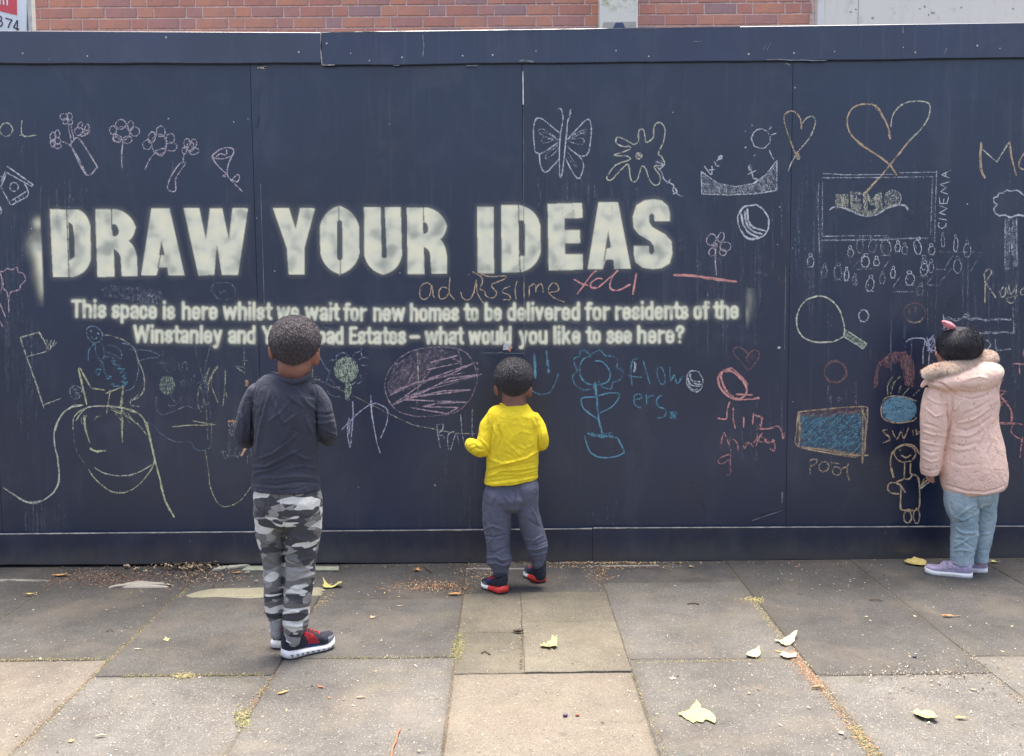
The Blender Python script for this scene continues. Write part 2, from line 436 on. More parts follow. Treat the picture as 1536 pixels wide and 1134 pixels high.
strip('scratch', lin(1416,82,1420,72,3), 0.9, YC, WORN); strip('scratch', lin(1354.5,40,1354.5,50,3), 1.2, YC, WORN)
strip('worn_or_lit_edge', lin(1150, 89.3, 1240, 90.8, 8, .5), 1.6, YC + .001, WORN)
# plinth boards; sky light on their top edge painted as pale strips
YL = YG
zc = [(-330, 803.2), (888, 794.0)]
quadboard('plinth_board', [(-330,804),(888.5,792.6),(888.5,842.5),(-330,849.5)], YL, 0.021, PLINTH, hoard)
quadboard('plinth_board', [(889.1,791.9),(1860,787.4),(1860,832.6),(889.1,843.2)], YL - 0.002, 0.023, PLINTH, hoard)
strip('worn_or_lit_edge', lin(-100, 801.9, 888, 792.9, 90, .12), 1.8, YL, BARE_OR_LIT)
strip('worn_or_lit_edge', lin(890.5, 791.9, 1600, 788.9, 70, .12), 1.7, YL - .002, BARE_OR_LIT)
# screws
def disc(name, px, py, r, Y, mat, par=hoard, sx=1.0):
    c = W(px, py, Y); r = r / 324
    mbb = MB(); vs = [(c.x, Y - .0012, c.z)]
    for k in range(8):
        a = k * math.pi / 4; vs.append((c.x + r * sx * math.cos(a), Y, c.z + r * math.sin(a)))
    mbb.add(vs, [(0, k + 1, (k + 1) % 8 + 1) for k in range(8)]); return mbb.build(name, mat, par)
for x, y in [(131,84),(249,56),(448,78),(526,80),(490,65),(554,91),(603,86),(694,83.5),(739,82.5),(804,76.5),(924,76),(973,84.5),(1123,81),(1191,79.5),(1252,77.5),(1373,78.5),(1500,72.5),(34,80),(1466,68.5),(1355,71)]:
    disc('screw', x, y, random.uniform(.8, 1.5), YC - (0.003 if x < 481 else 0), SCREW)
for x, y in [(252.5,178),(350.7,183),(372,178.5),(584,186),(1009.5,168.5),(1192.5,131.5),(1169.5,310.5),(1188.5,372),(1166,366.5),(537.6,731),(652.6,728),(1189,602.5),(47,343),(385,327),(412,406.5),(600,409.5),(703,412),(1451,306)]:
    disc('screw', x, y, random.uniform(.6, 1.2), YP, SCREW)
disc('screw', 1168.6, 521.5, 2.0, YP, SCREW, sx=1.2)
for (x, y, w_, h_) in [(394,101.5,12,3.5),(388,102,4,2),(398,102,3,4)]:
    strip('exposed_timber', lin(x - w_/2, y, x + w_/2, y, 4, .4), h_, YP - .001, BARE_OR_LIT)
strip('gap_light_strip', lin(784.3,107,784.8,157,8), 1.7, YP - .0005, simple('painted_gap_light', (0.85,0.83,0.8), 0.8, 0.05))  # white strip painted for daylight leaking through the joint
strip('joint_edge', lin(785.0,175,786.5,535,30), 0.8, YP - .0002, WORN)
strip('joint_edge', lin(391,275,396.5,455,12), 0.8, YP - .0002, WORN)
strip('joint_edge', lin(1178.5,400,1177,525,12), 0.8, YP - .0002, WORN)
strip('exposed_timber', [(779,92.2),(784,90.5),(792,91.5),(800,92.6)], 3.2, YC - .002, WORN)
strip('exposed_timber', [(1175,97),(1180,95),(1184,98)], 3.0, YP - .002, WORN)
# lifted flap of paint by the joint
strip('paint_flap', [(387,172),(386,182),(384,190)], 5, YP - .002, PANEL[1])
strip('joint_edge', lin(1173.5,738,1172.8,754,4), 2.0, YP - .0005, WORN)
strip('scuff', lin(1128,781,1172,766,5), 1.0, YP - .0003, WORN)
for k in range(1, 6):          # shadow line down each joint
    x = seams[k]
    mb = MB(); mb.box(x - .0004, x + .0004, YP + .0003, YP + .002, zpl, ztop - .12); mb.build('joint', DARKGAP, hoard)
# ================================================================== building behind
bld = empty('brick_building', (0, YB, 0), 'red brick building with pale rendered panels rising behind the hoarding', 'building')
def brick_mat():
    t = NT('red_brick'); oi = t.new('ObjectInfo'); g = t.coord()
    r = oi.outputs['Random']
    base = t.ramp(r, [(0.0, (0.60,0.27,0.20)), (0.25, (0.66,0.31,0.21)), (0.5, (0.56,0.28,0.23)), (0.7, (0.70,0.31,0.20)), (0.88, (0.47,0.28,0.26)), (1.0, (0.40,0.29,0.29))], 'CONSTANT')
    n1 = t.noise(g, 7, 4, 0.6); n2 = t.noise(g, 90, 3)
    col = t.mix(t.maprange(n1, 0.45, 0.75, 0, 0.55), base, (0.30, 0.19, 0.19))
    col = t.mix(t.maprange(n2, 0.55, 0.8, 0, 0.5), col, (0.55, 0.36, 0.30))
    return t.surf(col, 0.9, t.bump(n2, 0.6, 0.004), 0.2)
BRICK = brick_mat()
MORT = simple('lime_mortar', (0.76, 0.58, 0.49), 0.95, 0.25, 40, 0.2, 0.6, 120)
BSTUFF = simple('brickwork_red', (0.38, 0.17, 0.13), 0.9, 0.3, 9, 0.2)
x_l, x_r = W(-330, 20, YB).x, W(1222, 20, YB).x
zj = W(300, 27, YB).z          # a bed joint
def brick_mesh(L):
    mbb = MB(); mbb.box(0, L, -0.006, 0.05, 0, 0.065, bev=0.0025); return mbb.mesh('brick')
M_S, M_H, M_Q = brick_mesh(0.215), brick_mesh(0.1025), brick_mesh(0.0675)
for m_ in (M_S, M_H, M_Q): m_.materials.append(BRICK)
def course(ci, z, limit=True):
    x = x_l + (0.0 if ci % 2 == 0 else -0.16); k = 0 if ci % 2 == 0 else 1
    out = []
    while x < x_r - 0.02:
        L = 0.215 if (k % 2 == 0) else 0.1025
        if random.random() < 0.12: L = 0.215
        if x + L > x_r: L = 0.1025 if x + 0.1025 <= x_r else 0.0675
        if x + L > x_r: break
        out.append((x, L)); x += L + 0.010; k += 1
    return out
for ci in range(-2, 4):
    z = zj + ci * 0.075 + 0.005
    for x, L in course(ci, z):
        o = bpy.data.objects.new('brick', M_S if L > .2 else (M_H if L > .1 else M_Q)); COL.objects.link(o)
        o.parent = bld; o.location = (x, random.uniform(-.0015, .0015), z); o.rotation_euler = (0, random.uniform(-.004, .004), 0)
mb = MB()
for ci in list(range(-30, -2)) + list(range(4, 42)):
    z = zj + ci * 0.075 + 0.005
    for x, L in course(ci, z): mb.box(x, x + L, YB - .006, YB + .05, z, z + .065)
o = mb.build('brickwork', BSTUFF, bld); o['kind'] = 'stuff'
mb = MB(); mb.box(x_l - .2, x_r, YB, YB + 0.3, 0, 5.6); mb.build('wall', MORT, bld)
# pale rendered bay on the right
def render_mat(name, col, seed=0):
    t = NT(name); c = t.coord((1,1,1),(seed,0,seed)); s1 = t.maprange(t.noise(c, 13, 5, 0.7), 0.55, 0.72); cs = t.coord((14,1,1.6),(seed,0,0)); s2 = t.maprange(t.noise(cs, 1, 4), 0.5, 0.8)
    k = t.math('MULTIPLY', t.math('ADD', s1, t.math('MULTIPLY', s2, 0.5)), 0.35, clamp=True)
    cc = t.mix(k, col, (0.36, 0.34, 0.29)); return t.surf(cc, 0.75, t.bump(t.noise(c, 60, 3), 0.2, 0.002), 0.3)
REND = render_mat('cream_render', (0.86, 0.80, 0.69)); WHITE = render_mat('white_board', (0.84, 0.81, 0.73), 3)
xr2 = W(1900, 20, YB).x
mb = MB(); mb.box(x_r + .05, xr2, YB - .05, YB + .25, 0, 5.6, bev=.004); mb.build('rendered_bay', REND, bld)
mb = MB(); mb.box(x_r + .002, x_r + .048, YB - .062, YB + .2, 0, 5.6, bev=.003); mb.build('corner_trim', WHITE, bld)
xs_ = W(1279, 20, YB).x
mb = MB(); mb.box(xs_ + .02, xs_ + .023, YB - .0515, YB - .045, 0, 5.6); mb.build('render_joint', simple('stained_joint', (0.30,0.27,0.23), 0.9, 0.5, 30), bld)
for (x, y, r) in [(1309,27,3),(1284,14,2.5),(1276,18,2.5),(1387,10,2.6),(1399,19,4),(1393,22,2.2),(1442,11,2.6),(1520,13,2.4),(1380,13,2)]:
    c = W(x, y, YB - .05); rr = r / 204
    mbb = MB(); vs = [(c.x, YB - .0525, c.z)] + [(c.x + rr * random.uniform(.5, 1) * math.cos(a * .7), YB - .0502, c.z + rr * random.uniform(.4, .8) * math.sin(a * .7)) for a in range(9)]
    mbb.add(vs, [(0, k + 1, (k + 1) % 9 + 1) for k in range(9)]); mbb.build('stain', simple('damp_stain', (0.42, 0.39, 0.34), 0.9, 0.3), bld)
# pale board fixed on the brick wall with its foot bracket
a0 = W(898, 20, YB - .06).x; a1 = W(955, 20, YB - .06).x
bd = empty('white_downpipe_cover', (a0, YB - .06, 0), 'cream boxed-in pipe cover with green algae stain running up the brick wall', 'pipe cover')
mb = MB(); mb.box(a0, a1, YB - .12, YB - .008, .2, 5.5, bev=.004)
t = NT('algae_cream_board'); c = t.coord(); g1 = t.maprange(t.noise(c, 22, 5, 0.7), 0.45, 0.65)
zz = t.new('SeparateXYZ', {0: c}).outputs[2]
zt_ = W(920, 4, YB - .12).z
band = t.maprange(t.math('ABSOLUTE', t.math('SUBTRACT', zz, zt_)), 0.075, 0.02)
cc = t.mix(t.math('MULTIPLY', g1, band, clamp=True), (0.82, 0.79, 0.66), (0.42, 0.42, 0.20))
mb.build('cover_board', t.surf(cc, 0.6), bd)
mb = MB(); mb.box(a0, a0 + .012, YB - .124, YB - .11, .2, 5.5); mb.box(a1 - .012, a1, YB - .124, YB - .11, .2, 5.5); mb.build('edge_bead', WHITE, bd)
# timber brace foot standing behind the capping
def prism(name, pts, Y0, Y1, mat, par):
    A = [W(x, y, Y0) for x, y in pts]; n_ = len(A)
    vs = [(p.x, Y0, p.z) for p in A] + [(p.x, Y1, p.z) for p in A]
    mbb = MB(); mbb.add(vs, [tuple(range(n_))] + [tuple(range(2*n_-1, n_-1, -1))] + [(k, (k+1) % n_, n_ + (k+1) % n_, n_ + k) for k in range(n_)])
    return mbb.build(name, mat, par)
br = empty('timber_brace', (W(925, 42, YP + .3).x, YP + .3, 0), 'buff timber block with a dark blue wedge poking above the hoarding below the cream cover', 'brace')
prism('brace_block', [(899,52),(905.5,33.2),(954,32.5),(955,52)], YP + .10, YP + .16, simple('buff_timber', (0.50,0.45,0.38), .8, .15, 30), br)
prism('brace_wedge', [(915,52),(923.5,33.8),(934.5,33.5),(938,43),(940,52)], YP + .09, YP + .099, simple('blue_painted_wedge', (0.07,0.09,0.16), .6), br)
# estate board at top left
sg = empty('sale_board', (W(20, 30, YP + .25).x, YP + .25, 0), 'white sign board with red panel and black number 874 on a grey post', 'sign')
SW = simple('sign_white', (0.86, 0.87, 0.85), 0.4, 0.03); SR = simple('sign_red', (0.75, 0.10, 0.11), 0.4, 0.04); SK = simple('sign_black', (0.035, 0.035, 0.045), 0.5)
Ys = YP + .25
prism('board', [(-190,-180),(39.5,-180),(38.8,60),(-190,60)], Ys, Ys + .012, SW, sg)
prism('red_panel', [(-170,-60),(24.5,-60),(25.3,22.6),(-170,-24)], Ys - .002, Ys, SR, sg)
def inkstroke(name, strokes, w, Y, mat, par):
    mbb = MB()
    for st in strokes:
        P = [Vector((W(x, y, Y).x, 0, W(x, y, Y).z)) for x, y in catmull(st, 4)] if len(st) > 2 else [Vector((W(x, y, Y).x, 0, W(x, y, Y).z)) for x, y in st]
        hw = w / S(st[0][0], st[0][1], Y) / 2; vs = []
        for i, p in enumerate(P):
            d = P[min(i+1, len(P)-1)] - P[max(i-1, 0)]; d.normalize(); nn = Vector((-d.z, 0, d.x)) * hw
            vs += [(p.x + nn.x, Y, p.z + nn.z), (p.x - nn.x, Y, p.z - nn.z)]
        mbb.add(vs, [(2*k, 2*k+1, 2*k+3, 2*k+2) for k in range(len(P) - 1)])
    return mbb.build(name, mat, par)
inkstroke('digits', [[(-2.5,23),(2,26),(1,31),(-4,30),(-6,26),(-2.5,23)], [(1,31),(3.5,35),(0,39.5),(-6,38),(-7,33),(-3,30.5)]], 1.7, Ys - .003, SK, sg)
inkstroke('digits', [[(8,27),(18,30)], [(18,30),(14.5,35),(12,41.5)]], 1.7, Ys - .003, SK, sg)
inkstroke('digits', [[(26,30),(20,41)], [(20,41),(28.5,44)], [(26,30),(25.5,50)]], 1.7, Ys - .003, SK, sg)
inkstroke('white_letters', [[(-1,-12),(0,6.5)], [(4,-12),(5.5,7)], [(10,-12),(11,8)], [(-6,-12),(-4,5)]], 2.2, Ys - .0035, SW, sg)
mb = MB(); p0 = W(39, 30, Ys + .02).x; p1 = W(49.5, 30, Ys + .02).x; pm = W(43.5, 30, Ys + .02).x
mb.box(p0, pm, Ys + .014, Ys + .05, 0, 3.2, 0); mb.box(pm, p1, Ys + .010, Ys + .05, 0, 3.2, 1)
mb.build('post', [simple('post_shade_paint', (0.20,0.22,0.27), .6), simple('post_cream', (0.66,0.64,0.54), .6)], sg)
# ================================================================== chalk marks on the panels
def chalk_mat(name, col):
    t = NT(name); t.n.remove(t.b)
    c = t.coord((1, 0.0, 1)); n1 = t.noise(c, 230, 2, 0.6); n2 = t.noise(c, 60, 3, 0.6)
    nn = t.math('ADD', t.math('MULTIPLY', n1, 0.7), t.math('MULTIPLY', n2, 0.3))
    at = t.new('Attribute', attribute_name='op').outputs['Fac']
    thr = t.math('SUBTRACT', 0.70, t.math('MULTIPLY', at, 0.38))
    a = t.math('MULTIPLY', t.math('SUBTRACT', nn, thr), 7.5, clamp=True)
    cap = t.math('ADD', 0.25, t.math('MULTIPLY', at, 0.75), clamp=True)
    a = t.math('MULTIPLY', a, cap, clamp=True)
    cc = t.ramp(n2, [(0.3, tuple(x * 0.85 for x in col)), (0.7, tuple(min(1, x * 1.1) for x in col))])
    d = t.new('BsdfDiffuse', {'Color': cc}); tr = t.new('BsdfTransparent')
    mx = t.new('MixShader', {0: a, 1: tr.outputs[0], 2: d.outputs[0]})
    t.t.links.new(mx.outputs[0], t.out.inputs[0]); return t.m
CH = dict(white=(0.62,0.64,0.66), cream=(0.68,0.66,0.50), yellow=(0.62,0.62,0.36), blue=(0.15,0.33,0.42), sky=(0.32,0.45,0.52), salmon=(0.70,0.34,0.30),
          tan=(0.60,0.45,0.29), brown=(0.30,0.17,0.16), pink=(0.56,0.42,0.46), orange=(0.85,0.50,0.28), green=(0.52,0.60,0.44), rose=(0.62,0.55,0.58), lilac=(0.50,0.50,0.60), grey=(0.42,0.43,0.45))
CHM = {k: chalk_mat('chalk_' + k, v) for k, v in CH.items()}
FR = dict(T1=(0,0,3.78), T2=(380,0,3.78), T3=(760,0,3.78), T4=(1136,0,3.78), M1=(0,280,3.78), M2=(380,280,3.78), M3=(760,280,3.78), M4=(1136,280,3.78),
          B1=(0,520,3.78), B2=(380,520,3.78), B3=(760,520,3.78), B4=(1136,520,3.78), N=(1200,240,5.67), K=(100,470,4.93), P=(1300,500,3.78), Q=(1440,150,3.436), R=(1460,520,6.3))
_depth = [0]
class Chalk:
    """one drawing: soft grainy ribbons lying a hair above the board"""
    def __init__(s, name, label=None): s.name = name; s.label = label; s.v = []; s.f = []; s.mi = []; s.op = []; s.cols = []
    def _mi(s, c):
        if c not in s.cols: s.cols.append(c)
        return s.cols.index(c)
    def rib(s, pts, w, op, col, taper=True):
        if len(pts) < 2: return
        mi = s._mi(col); _depth[0] = (_depth[0] + 1) % 260
        base = YP - 0.0007 - _depth[0] * 9e-6
        n = len(pts); i0 = len(s.v); hw = w / 2
        P = np.asarray(pts, float); hw *= 1.12; ph_ = random.uniform(0, 9)
        for i in range(n):
            d = P[min(i+1, n-1)] - P[max(i-1, 0)]; L = math.hypot(*d) or 1; d = d / L; nx, ny = -d[1], d[0]
            e = 1.0
            if taper and (i == 0 or i == n - 1): e = 0.5
            k = hw * e * random.uniform(0.8, 1.2); Y = base - (i % 40) * 6e-7
            o = op * random.uniform(0.85, 1.08) * (0.93 + 0.16 * noise.noise(Vector((i * .23, ph_, 0))) + .04); k *= 1 + .35 * noise.noise(Vector((i * .17, 3.0, ph_)))
            for sgn, oo in ((-1.25, 0.02), (-0.6, 1.0), (0.6, 1.0), (1.25, 0.02)):
                s.v.append(tuple(W(P[i][0] + nx * k * sgn, P[i][1] + ny * k * sgn, Y))); s.op.append(o * oo)
        for i in range(n - 1):
            for j in range(3):
                a = i0 + i * 4 + j; s.f.append((a, a + 1, a + 5, a + 4)); s.mi.append(mi)
    def st(s, fr, txt, col='white', w=2.3, op=0.85, curve=True):
        x0, y0, sc = FR[fr]
        for part in txt.split('|'):
            pts = [tuple(float(a) for a in q.split(',')) for q in part.split()]
            pts = [(x0 + x / sc, y0 + y / sc) for x, y in pts]
            s.px(pts, col, w, op, curve)
        return s
    def px(s, pts, col='white', w=2.3, op=0.85, curve=True):
        if curve and len(pts) > 2: q = catmull(pts, 5)
        else:
            q = []
            for a, b in zip(pts[:-1], pts[1:]):
                m = max(2, int(math.hypot(b[0]-a[0], b[1]-a[1]) / 4)); q += [(a[0] + (b[0]-a[0])*k/m, a[1] + (b[1]-a[1])*k/m) for k in range(m)]
            q.append(pts[-1]); q = np.array(q)
        q = q + rng.normal(0, 0.12, q.shape)
        s.rib(q, w, op, col); return s
    def ell(s, fr, *es, col='white', w=2.2, op=0.8, turns=1.0):
        x0, y0, sc = FR[fr]
        for e in es:
            cx, cy, rx, ry = e[:4]; rot = math.radians(e[4]) if len(e) > 4 else 0
            ph = random.uniform(0, 6.28); pts = []
            n = int(22 * turns)
            for k in range(n + 1):
                a = ph + k / 22 * 2 * math.pi; j = 1 + random.uniform(-.05, .05)
                u, v = rx * j * math.cos(a), ry * j * math.sin(a)
                pts.append((x0 + (cx + u * math.cos(rot) - v * math.sin(rot)) / sc, y0 + (cy + u * math.sin(rot) + v * math.cos(rot)) / sc))
            s.rib(catmull(pts, 2), w, op, col)
        return s
    def hatch(s, fr, poly, ang=0, gap=2.2, col='white', w=2.2, op=0.6, jit=1.0, curve=False):
        """zigzag scribble filling a polygon"""
        x0, y0, sc = FR[fr]
        if isinstance(poly, str): poly = [tuple(float(a) for a in q.split(',')) for q in poly.split()]
        P = np.array([(x0 + x / sc, y0 + y / sc) for x, y in poly]); a = math.radians(ang)
        R = np.array([[math.cos(a), math.sin(a)], [-math.sin(a), math.cos(a)]]); Q = P @ R.T
        y = Q[:, 1].min() + gap / 2; run = []; side = 0
        while y < Q[:, 1].max():
            xs = []
            for i in range(len(Q)):
                p, q = Q[i], Q[(i + 1) % len(Q)]
                if (p[1] <= y) != (q[1] <= y): xs.append(p[0] + (y - p[1]) / (q[1] - p[1]) * (q[0] - p[0]))
            xs.sort()
            if len(xs) >= 2:
                l, r = xs[0] + random.uniform(-jit, jit), xs[-1] + random.uniform(-jit, jit)
                m = max(2, int(abs(r - l) / 5)); seg = [(l + (r - l) * k / m, y + random.uniform(-.4, .4) * jit * .6) for k in range(m + 1)]
                run += seg if side == 0 else seg[::-1]; side ^= 1
            y += gap * random.uniform(0.75, 1.25)
        if len(run) > 1:
            q = np.array(run) @ R
            for k in range(0, len(q) - 1, 60): s.rib(q[k:k + 61], w, op, col, False)
        return s
    def ellpoly(s, cx, cy, rx, ry, rot=0, n=24):
        r = math.radians(rot)
        return [(cx + rx*math.cos(t)*math.cos(r) - ry*math.sin(t)*math.sin(r), cy + rx*math.cos(t)*math.sin(r) + ry*math.sin(t)*math.cos(r)) for t in np.linspace(0, 2*math.pi, n, endpoint=False)]
    def drips(s, x0, x1, y0, y1, n, L=60, col='grey', op=0.47, w=1.7):
        for _ in range(n):
            x = random.uniform(x0, x1); y = random.uniform(y0, y1); l = L * random.uniform(.3, 1.2)
            m = 6; o = op * random.uniform(.75, 1.1)
            s.rib([(x + random.uniform(-.4, .4), y + l * k / m) for k in range(m + 1)], w * random.uniform(.6, 1.6), o, col)
        return s
    def build(s):
        me = bpy.data.meshes.new(s.name); me.from_pydata(s.v, [], s.f); me.polygons.foreach_set('material_index', s.mi)
        at = me.attributes.new('op', 'FLOAT', 'POINT'); at.data.foreach_set('value', s.op); me.update()
        o = link(s.name, me, [CHM[c] for c in s.cols], hoard)
        if s.label: o['label'] = s.label
        return o
C = Chalk
# ---- upper left
C('chalk_writing', 'pale letters O and L at the left edge').ell('T1',(35,735,36,38), col='cream').ell('T1',(32,735,38,36), col='cream', op=.5).st('T1','125,680 128,768 208,766|112,768 135,762','cream').drips(5,50,205,215,5,40).build()
C('chalk_birdhouse').st('T1','40,942 188,1048 178,1056 50,985 30,972 5,1030|35,985 5,1060 62,1165|62,1165 155,1115 162,1095 150,1060 135,1035|62,1140 150,1085|85,1130 95,1148|105,1118 115,1135|125,1105 135,1122|0,1000 30,1000', w=2.4, curve=False).ell('T1',(80,1060,24,25)).ell('T1',(80,1060,24,25), op=.6).st('T1','0,1170 8,1200 0,1215').drips(5,45,300,320,8,80).build()
C('chalk_flower_bunch').st('T1','400,820 410,805 450,788 545,935 545,955 488,990 400,820', 'rose', 2.5).st('T1','415,840 490,985', 'rose', 2.4, .8, False).st('T1','385,700 405,805|400,700 422,800|345,800 385,815 400,830', 'rose').ell('T1',(362,662,22,18),(395,660,15,20),(370,688,14,16),(400,692,12,14),(447,745,24,24),(455,710,12,18,20),(492,732,12,28,15),(480,755,30,12,-25),(322,800,22,20),(300,775,16,26),(325,760,14,22),(300,812,14,20),(326,828,22,14), col='rose').drips(75,140,230,262,14,70).build()
C('chalk_flower').ell('T1',(697,755,38,38),(685,705,30,27),(640,738,19,24),(740,712,16,26),(765,745,26,26,-20),(665,785,26,20,30),(722,793,26,20,-10),(660,790,20,14), col='rose').st('T1','697,795 690,880 693,965','rose').drips(170,205,215,230,8,50).build()
C('chalk_flower').ell('T1',(902,820,42,58),(912,745,25,30),(860,780,20,32,15),(966,785,24,28),(835,820,26,28),(972,832,32,25), col='rose').st('T1','878,855 915,885 940,842 878,855|880,865 845,910 822,962','rose').drips(215,265,235,255,10,50).build()
C('chalk_flower').ell('T1',(1080,832,20,28),(1060,812,17,26),(1098,815,17,26),(1100,858,28,17,-15),(1045,855,13,18), col='rose').st('T1','1045,870 1035,922|1020,925 1050,928 998,1010 995,1082 950,1072 970,1000 1020,925','rose').build()
C('chalk_rose').st('T1','1200,885 1225,898 1265,900 1310,885 1325,865 1318,842 1280,838 1240,852 1200,885|1200,890 1240,945 1285,985|1325,870 1295,930 1290,990 1310,1020 1375,1087|1225,887 1250,872 1282,878 1285,848|1285,985 1262,998 1280,1002|1315,1020 1345,990 1358,1005 1345,1030 1315,1020','rose').st('T1','1200,885 1225,898 1265,900','rose').drips(325,352,262,290,5,40).build()
C('chalk_tree', 'half-seen round tree at the left edge').st('M1','0,480 20,480 40,465 70,470 95,458 105,485 130,490 145,530 115,560 115,580 90,590 60,600 50,640 50,715|0,485 10,520 15,570 40,600 45,640|0,660 30,740|0,760 15,795|0,500 20,540 0,600','pink', 2.3).drips(5,55,440,600,12,90,op=.44).build()
# ---- butterfly, splat, crescent
C('chalk_butterfly').st('T3','318,690 302,790 300,985 315,980 335,800 345,690|320,690 318,650 305,615 290,622|345,690 360,650 362,622 355,640|300,755 240,705 195,672 165,678 152,740 160,850 175,868 205,868 300,800|345,790 400,730 462,675 480,730 475,800 465,860 440,885 400,875 345,830|185,870 190,930 208,970 235,968 298,900|335,900 370,970 400,1010 420,1000 435,940 415,890 350,840', w=2.4).st('T3','280,780 210,735 180,740 185,755 210,770|280,800 210,775 205,810 270,795|230,790 260,785 250,805|295,820 210,860 190,870|290,830 230,870 225,900 280,860 295,835|355,770 440,735 450,745 360,785|355,790 430,785 435,815 400,815 350,800|345,860 395,940 385,940 345,890|300,800 240,760 200,750|360,780 410,750 445,765', w=1.9, op=.7).drips(805,885,240,268,22,60).build()
C('chalk_splash').st('T3','720,820 640,778 620,790 625,815 660,830 700,830 690,850 610,880 680,885 690,890 700,905 620,935 570,1000 575,1020 600,1015 660,950 690,935 700,1000 715,1030 740,1020 765,945 790,960 810,1020 840,1050 865,1040 870,1000 838,950 850,940 895,935 880,890 860,870 890,800 898,740 880,700 855,697 835,720 830,780 790,805 780,745 765,732 748,745 745,805 720,820','cream',2.5).st('T3','850,940 880,980 895,1020 945,1050 945,1085 1000,1115|910,1040 930,1015|955,1065 965,1090 940,1100|845,915 890,935 880,950 860,960').hatch('T3', C('').ellpoly(750,883,18,20), 60, 1.5, 'cream', 2.2, .8).hatch('T3','835,910 880,905 890,935 850,930', 20, 1.8).drips(915,1000,255,280,22,60).build()
C('chalk_crescent_skyline').hatch('T3','1103,970 1107,1100 1250,1105 1400,1100 1532,1080 1532,915 1470,990 1400,1040 1300,1060 1200,1040 1140,1000', 62, 2.1, 'white', 2.2, .68, 1.0).st('T3','1103,970 1107,1100 1250,1105 1400,1100 1532,1080 1532,910 1470,990 1400,1040 1300,1060 1200,1040 1140,1000 1103,970', w=2, curve=False).st('T3','1120,940 1160,990 1165,940|1140,965 1180,960|1175,910 1190,940 1205,940|1190,915 1210,890|1375,945 1390,975 1400,1010 1425,1015|1365,990 1415,965|1370,945 1380,960').hatch('T3', C('').ellpoly(1212,893,12,13), 0, 1.5, op=.9).ell('T3',(1378,950,8,14)).drips(1055,1163,285,292,12,25).build()
C('chalk_sun').ell('T3',(1442,787,52,55), op=.85).st('T3','1487,735 1502,718|1500,765 1530,755|1490,850 1500,880 1515,905|1400,885 1410,878|1345,838 1360,834|1350,742 1352,744 1353,746|1388,708 1394,714').build()
C('chalk_heart', 'small tan heart').st('T4','250,735 245,680 225,645 195,630 165,640 150,670 160,720 195,820 215,870 235,905', 'tan', 2.9).st('T4','255,700 280,670 310,660 328,680 320,730 290,790 230,860 195,920 175,970|215,860 240,890 230,905 215,880|225,870 240,905', 'cream', 2.4, .8).hatch('T4','215,855 240,880 240,905 218,895',30,1.8,'tan',2.4,.8).drips(1180,1222,240,330,26,90,op=.44).build()
C('chalk_heart', 'large tan heart').st('T4','755,790 740,720 700,635 670,600 620,590 560,600 520,640 510,700 530,760 590,820 680,880 750,935 790,995','tan',3.0,.95).st('T4','750,790 736,715 697,640 665,608|560,790 620,840 700,890 760,940 785,990','tan',2.4,.8).st('T4','758,720 765,660 800,610 850,580 910,573 960,580 980,605 970,665 930,730 860,800 800,880','cream',2.6,.85).st('T4','860,800 760,925 690,1010 600,1110|700,1000 600,1100','tan',2.6,.9).drips(1275,1400,170,300,34,90,op=.44).build()
# ---- cinema
c = C('chalk_cinema_screen'); c.st('N','185,115 400,125 820,122|845,108 1160,102|190,152 700,148 1130,142|195,650 400,645 740,645|175,682 480,680 1140,662|640,685 1000,660', w=1.9, op=.75, curve=False).st('N','160,190 152,420 160,600 165,790|190,180 190,650|1128,142 1110,640|1165,90 1150,400 1145,700|1162,92 1155,300', w=1.9, op=.7, curve=False).drips(1240,1400,290,350,24,80,op=.44)
c.build()
c = C('chalk_screen_lettering')
for poly, a in [([(305,290),(345,295),(352,405),(305,412)],80),([(360,290),(408,290),(408,405),(358,410)],85),([(342,300),(360,300),(375,400),(352,400)],70),([(425,270),(452,270),(455,420),(430,415)],85),([(455,270),(520,275),(520,298),(455,298)],60),([(455,325),(510,328),(508,350),(455,350)],60),([(455,370),(520,370),(520,420),(455,425)],60),
                ([(535,275),(565,270),(612,335),(655,285),(692,275),(697,400),(655,420),(650,340),(612,390),(575,340),(572,430),(540,425)],75)]:
    c.hatch('N', poly, a, 1.5, 'cream', 1.8, .72, .5)
c.hatch('N', C('').ellpoly(790,330,70,70), 75, 1.6, 'cream', 1.8, .62, .6).ell('N',(790,328,70,70),(795,325,25,24), w=1.6).hatch('N','350,405 430,415 520,425 600,432 700,402 745,385 860,370 870,385 800,390 745,410 650,465 580,477 500,468 430,438', 75, 1.6, 'cream', 1.9, .72, .6)
c.st('N','250,425 290,400 360,405 430,430 500,465 580,477 650,465 740,412 800,388 860,382 900,400 920,430|860,378 905,392 918,425','white',2.2).st('N','480,275 480,360|510,280 505,300','white',1.5).build()
c = C('chalk_cinema_word'); c.st('N','1183,530 1176,556 1190,576 1215,578 1238,562 1243,538','white',1.9,.9).st('N','1180,497 1248,511|1250,470 1183,450 1250,412 1180,385|1185,312 1190,370 1248,370 1265,310|1218,368 1225,328|1258,290 1195,268 1245,235 1190,205 1278,185|1272,155 1205,125 1285,85|1235,142 1245,104','white',1.9,.9,False).build()
aud = [(90,865,28,45),(205,950,24,45),(322,960,32,60),(395,980,20,45),(465,1030,20,38),(595,1060,33,55),(700,1010,22,42),(790,965,20,38),(935,1015,38,48),(1055,930,32,50),(510,730,28,60),(615,735,32,52),(730,745,42,65),(555,865,35,45),(650,870,25,28),(430,790,25,35),(830,745,22,35),(890,765,24,35),(1000,740,30,60),(1120,770,28,35),(1215,690,14,50),(1325,720,18,60),(1020,1110,28,40)]
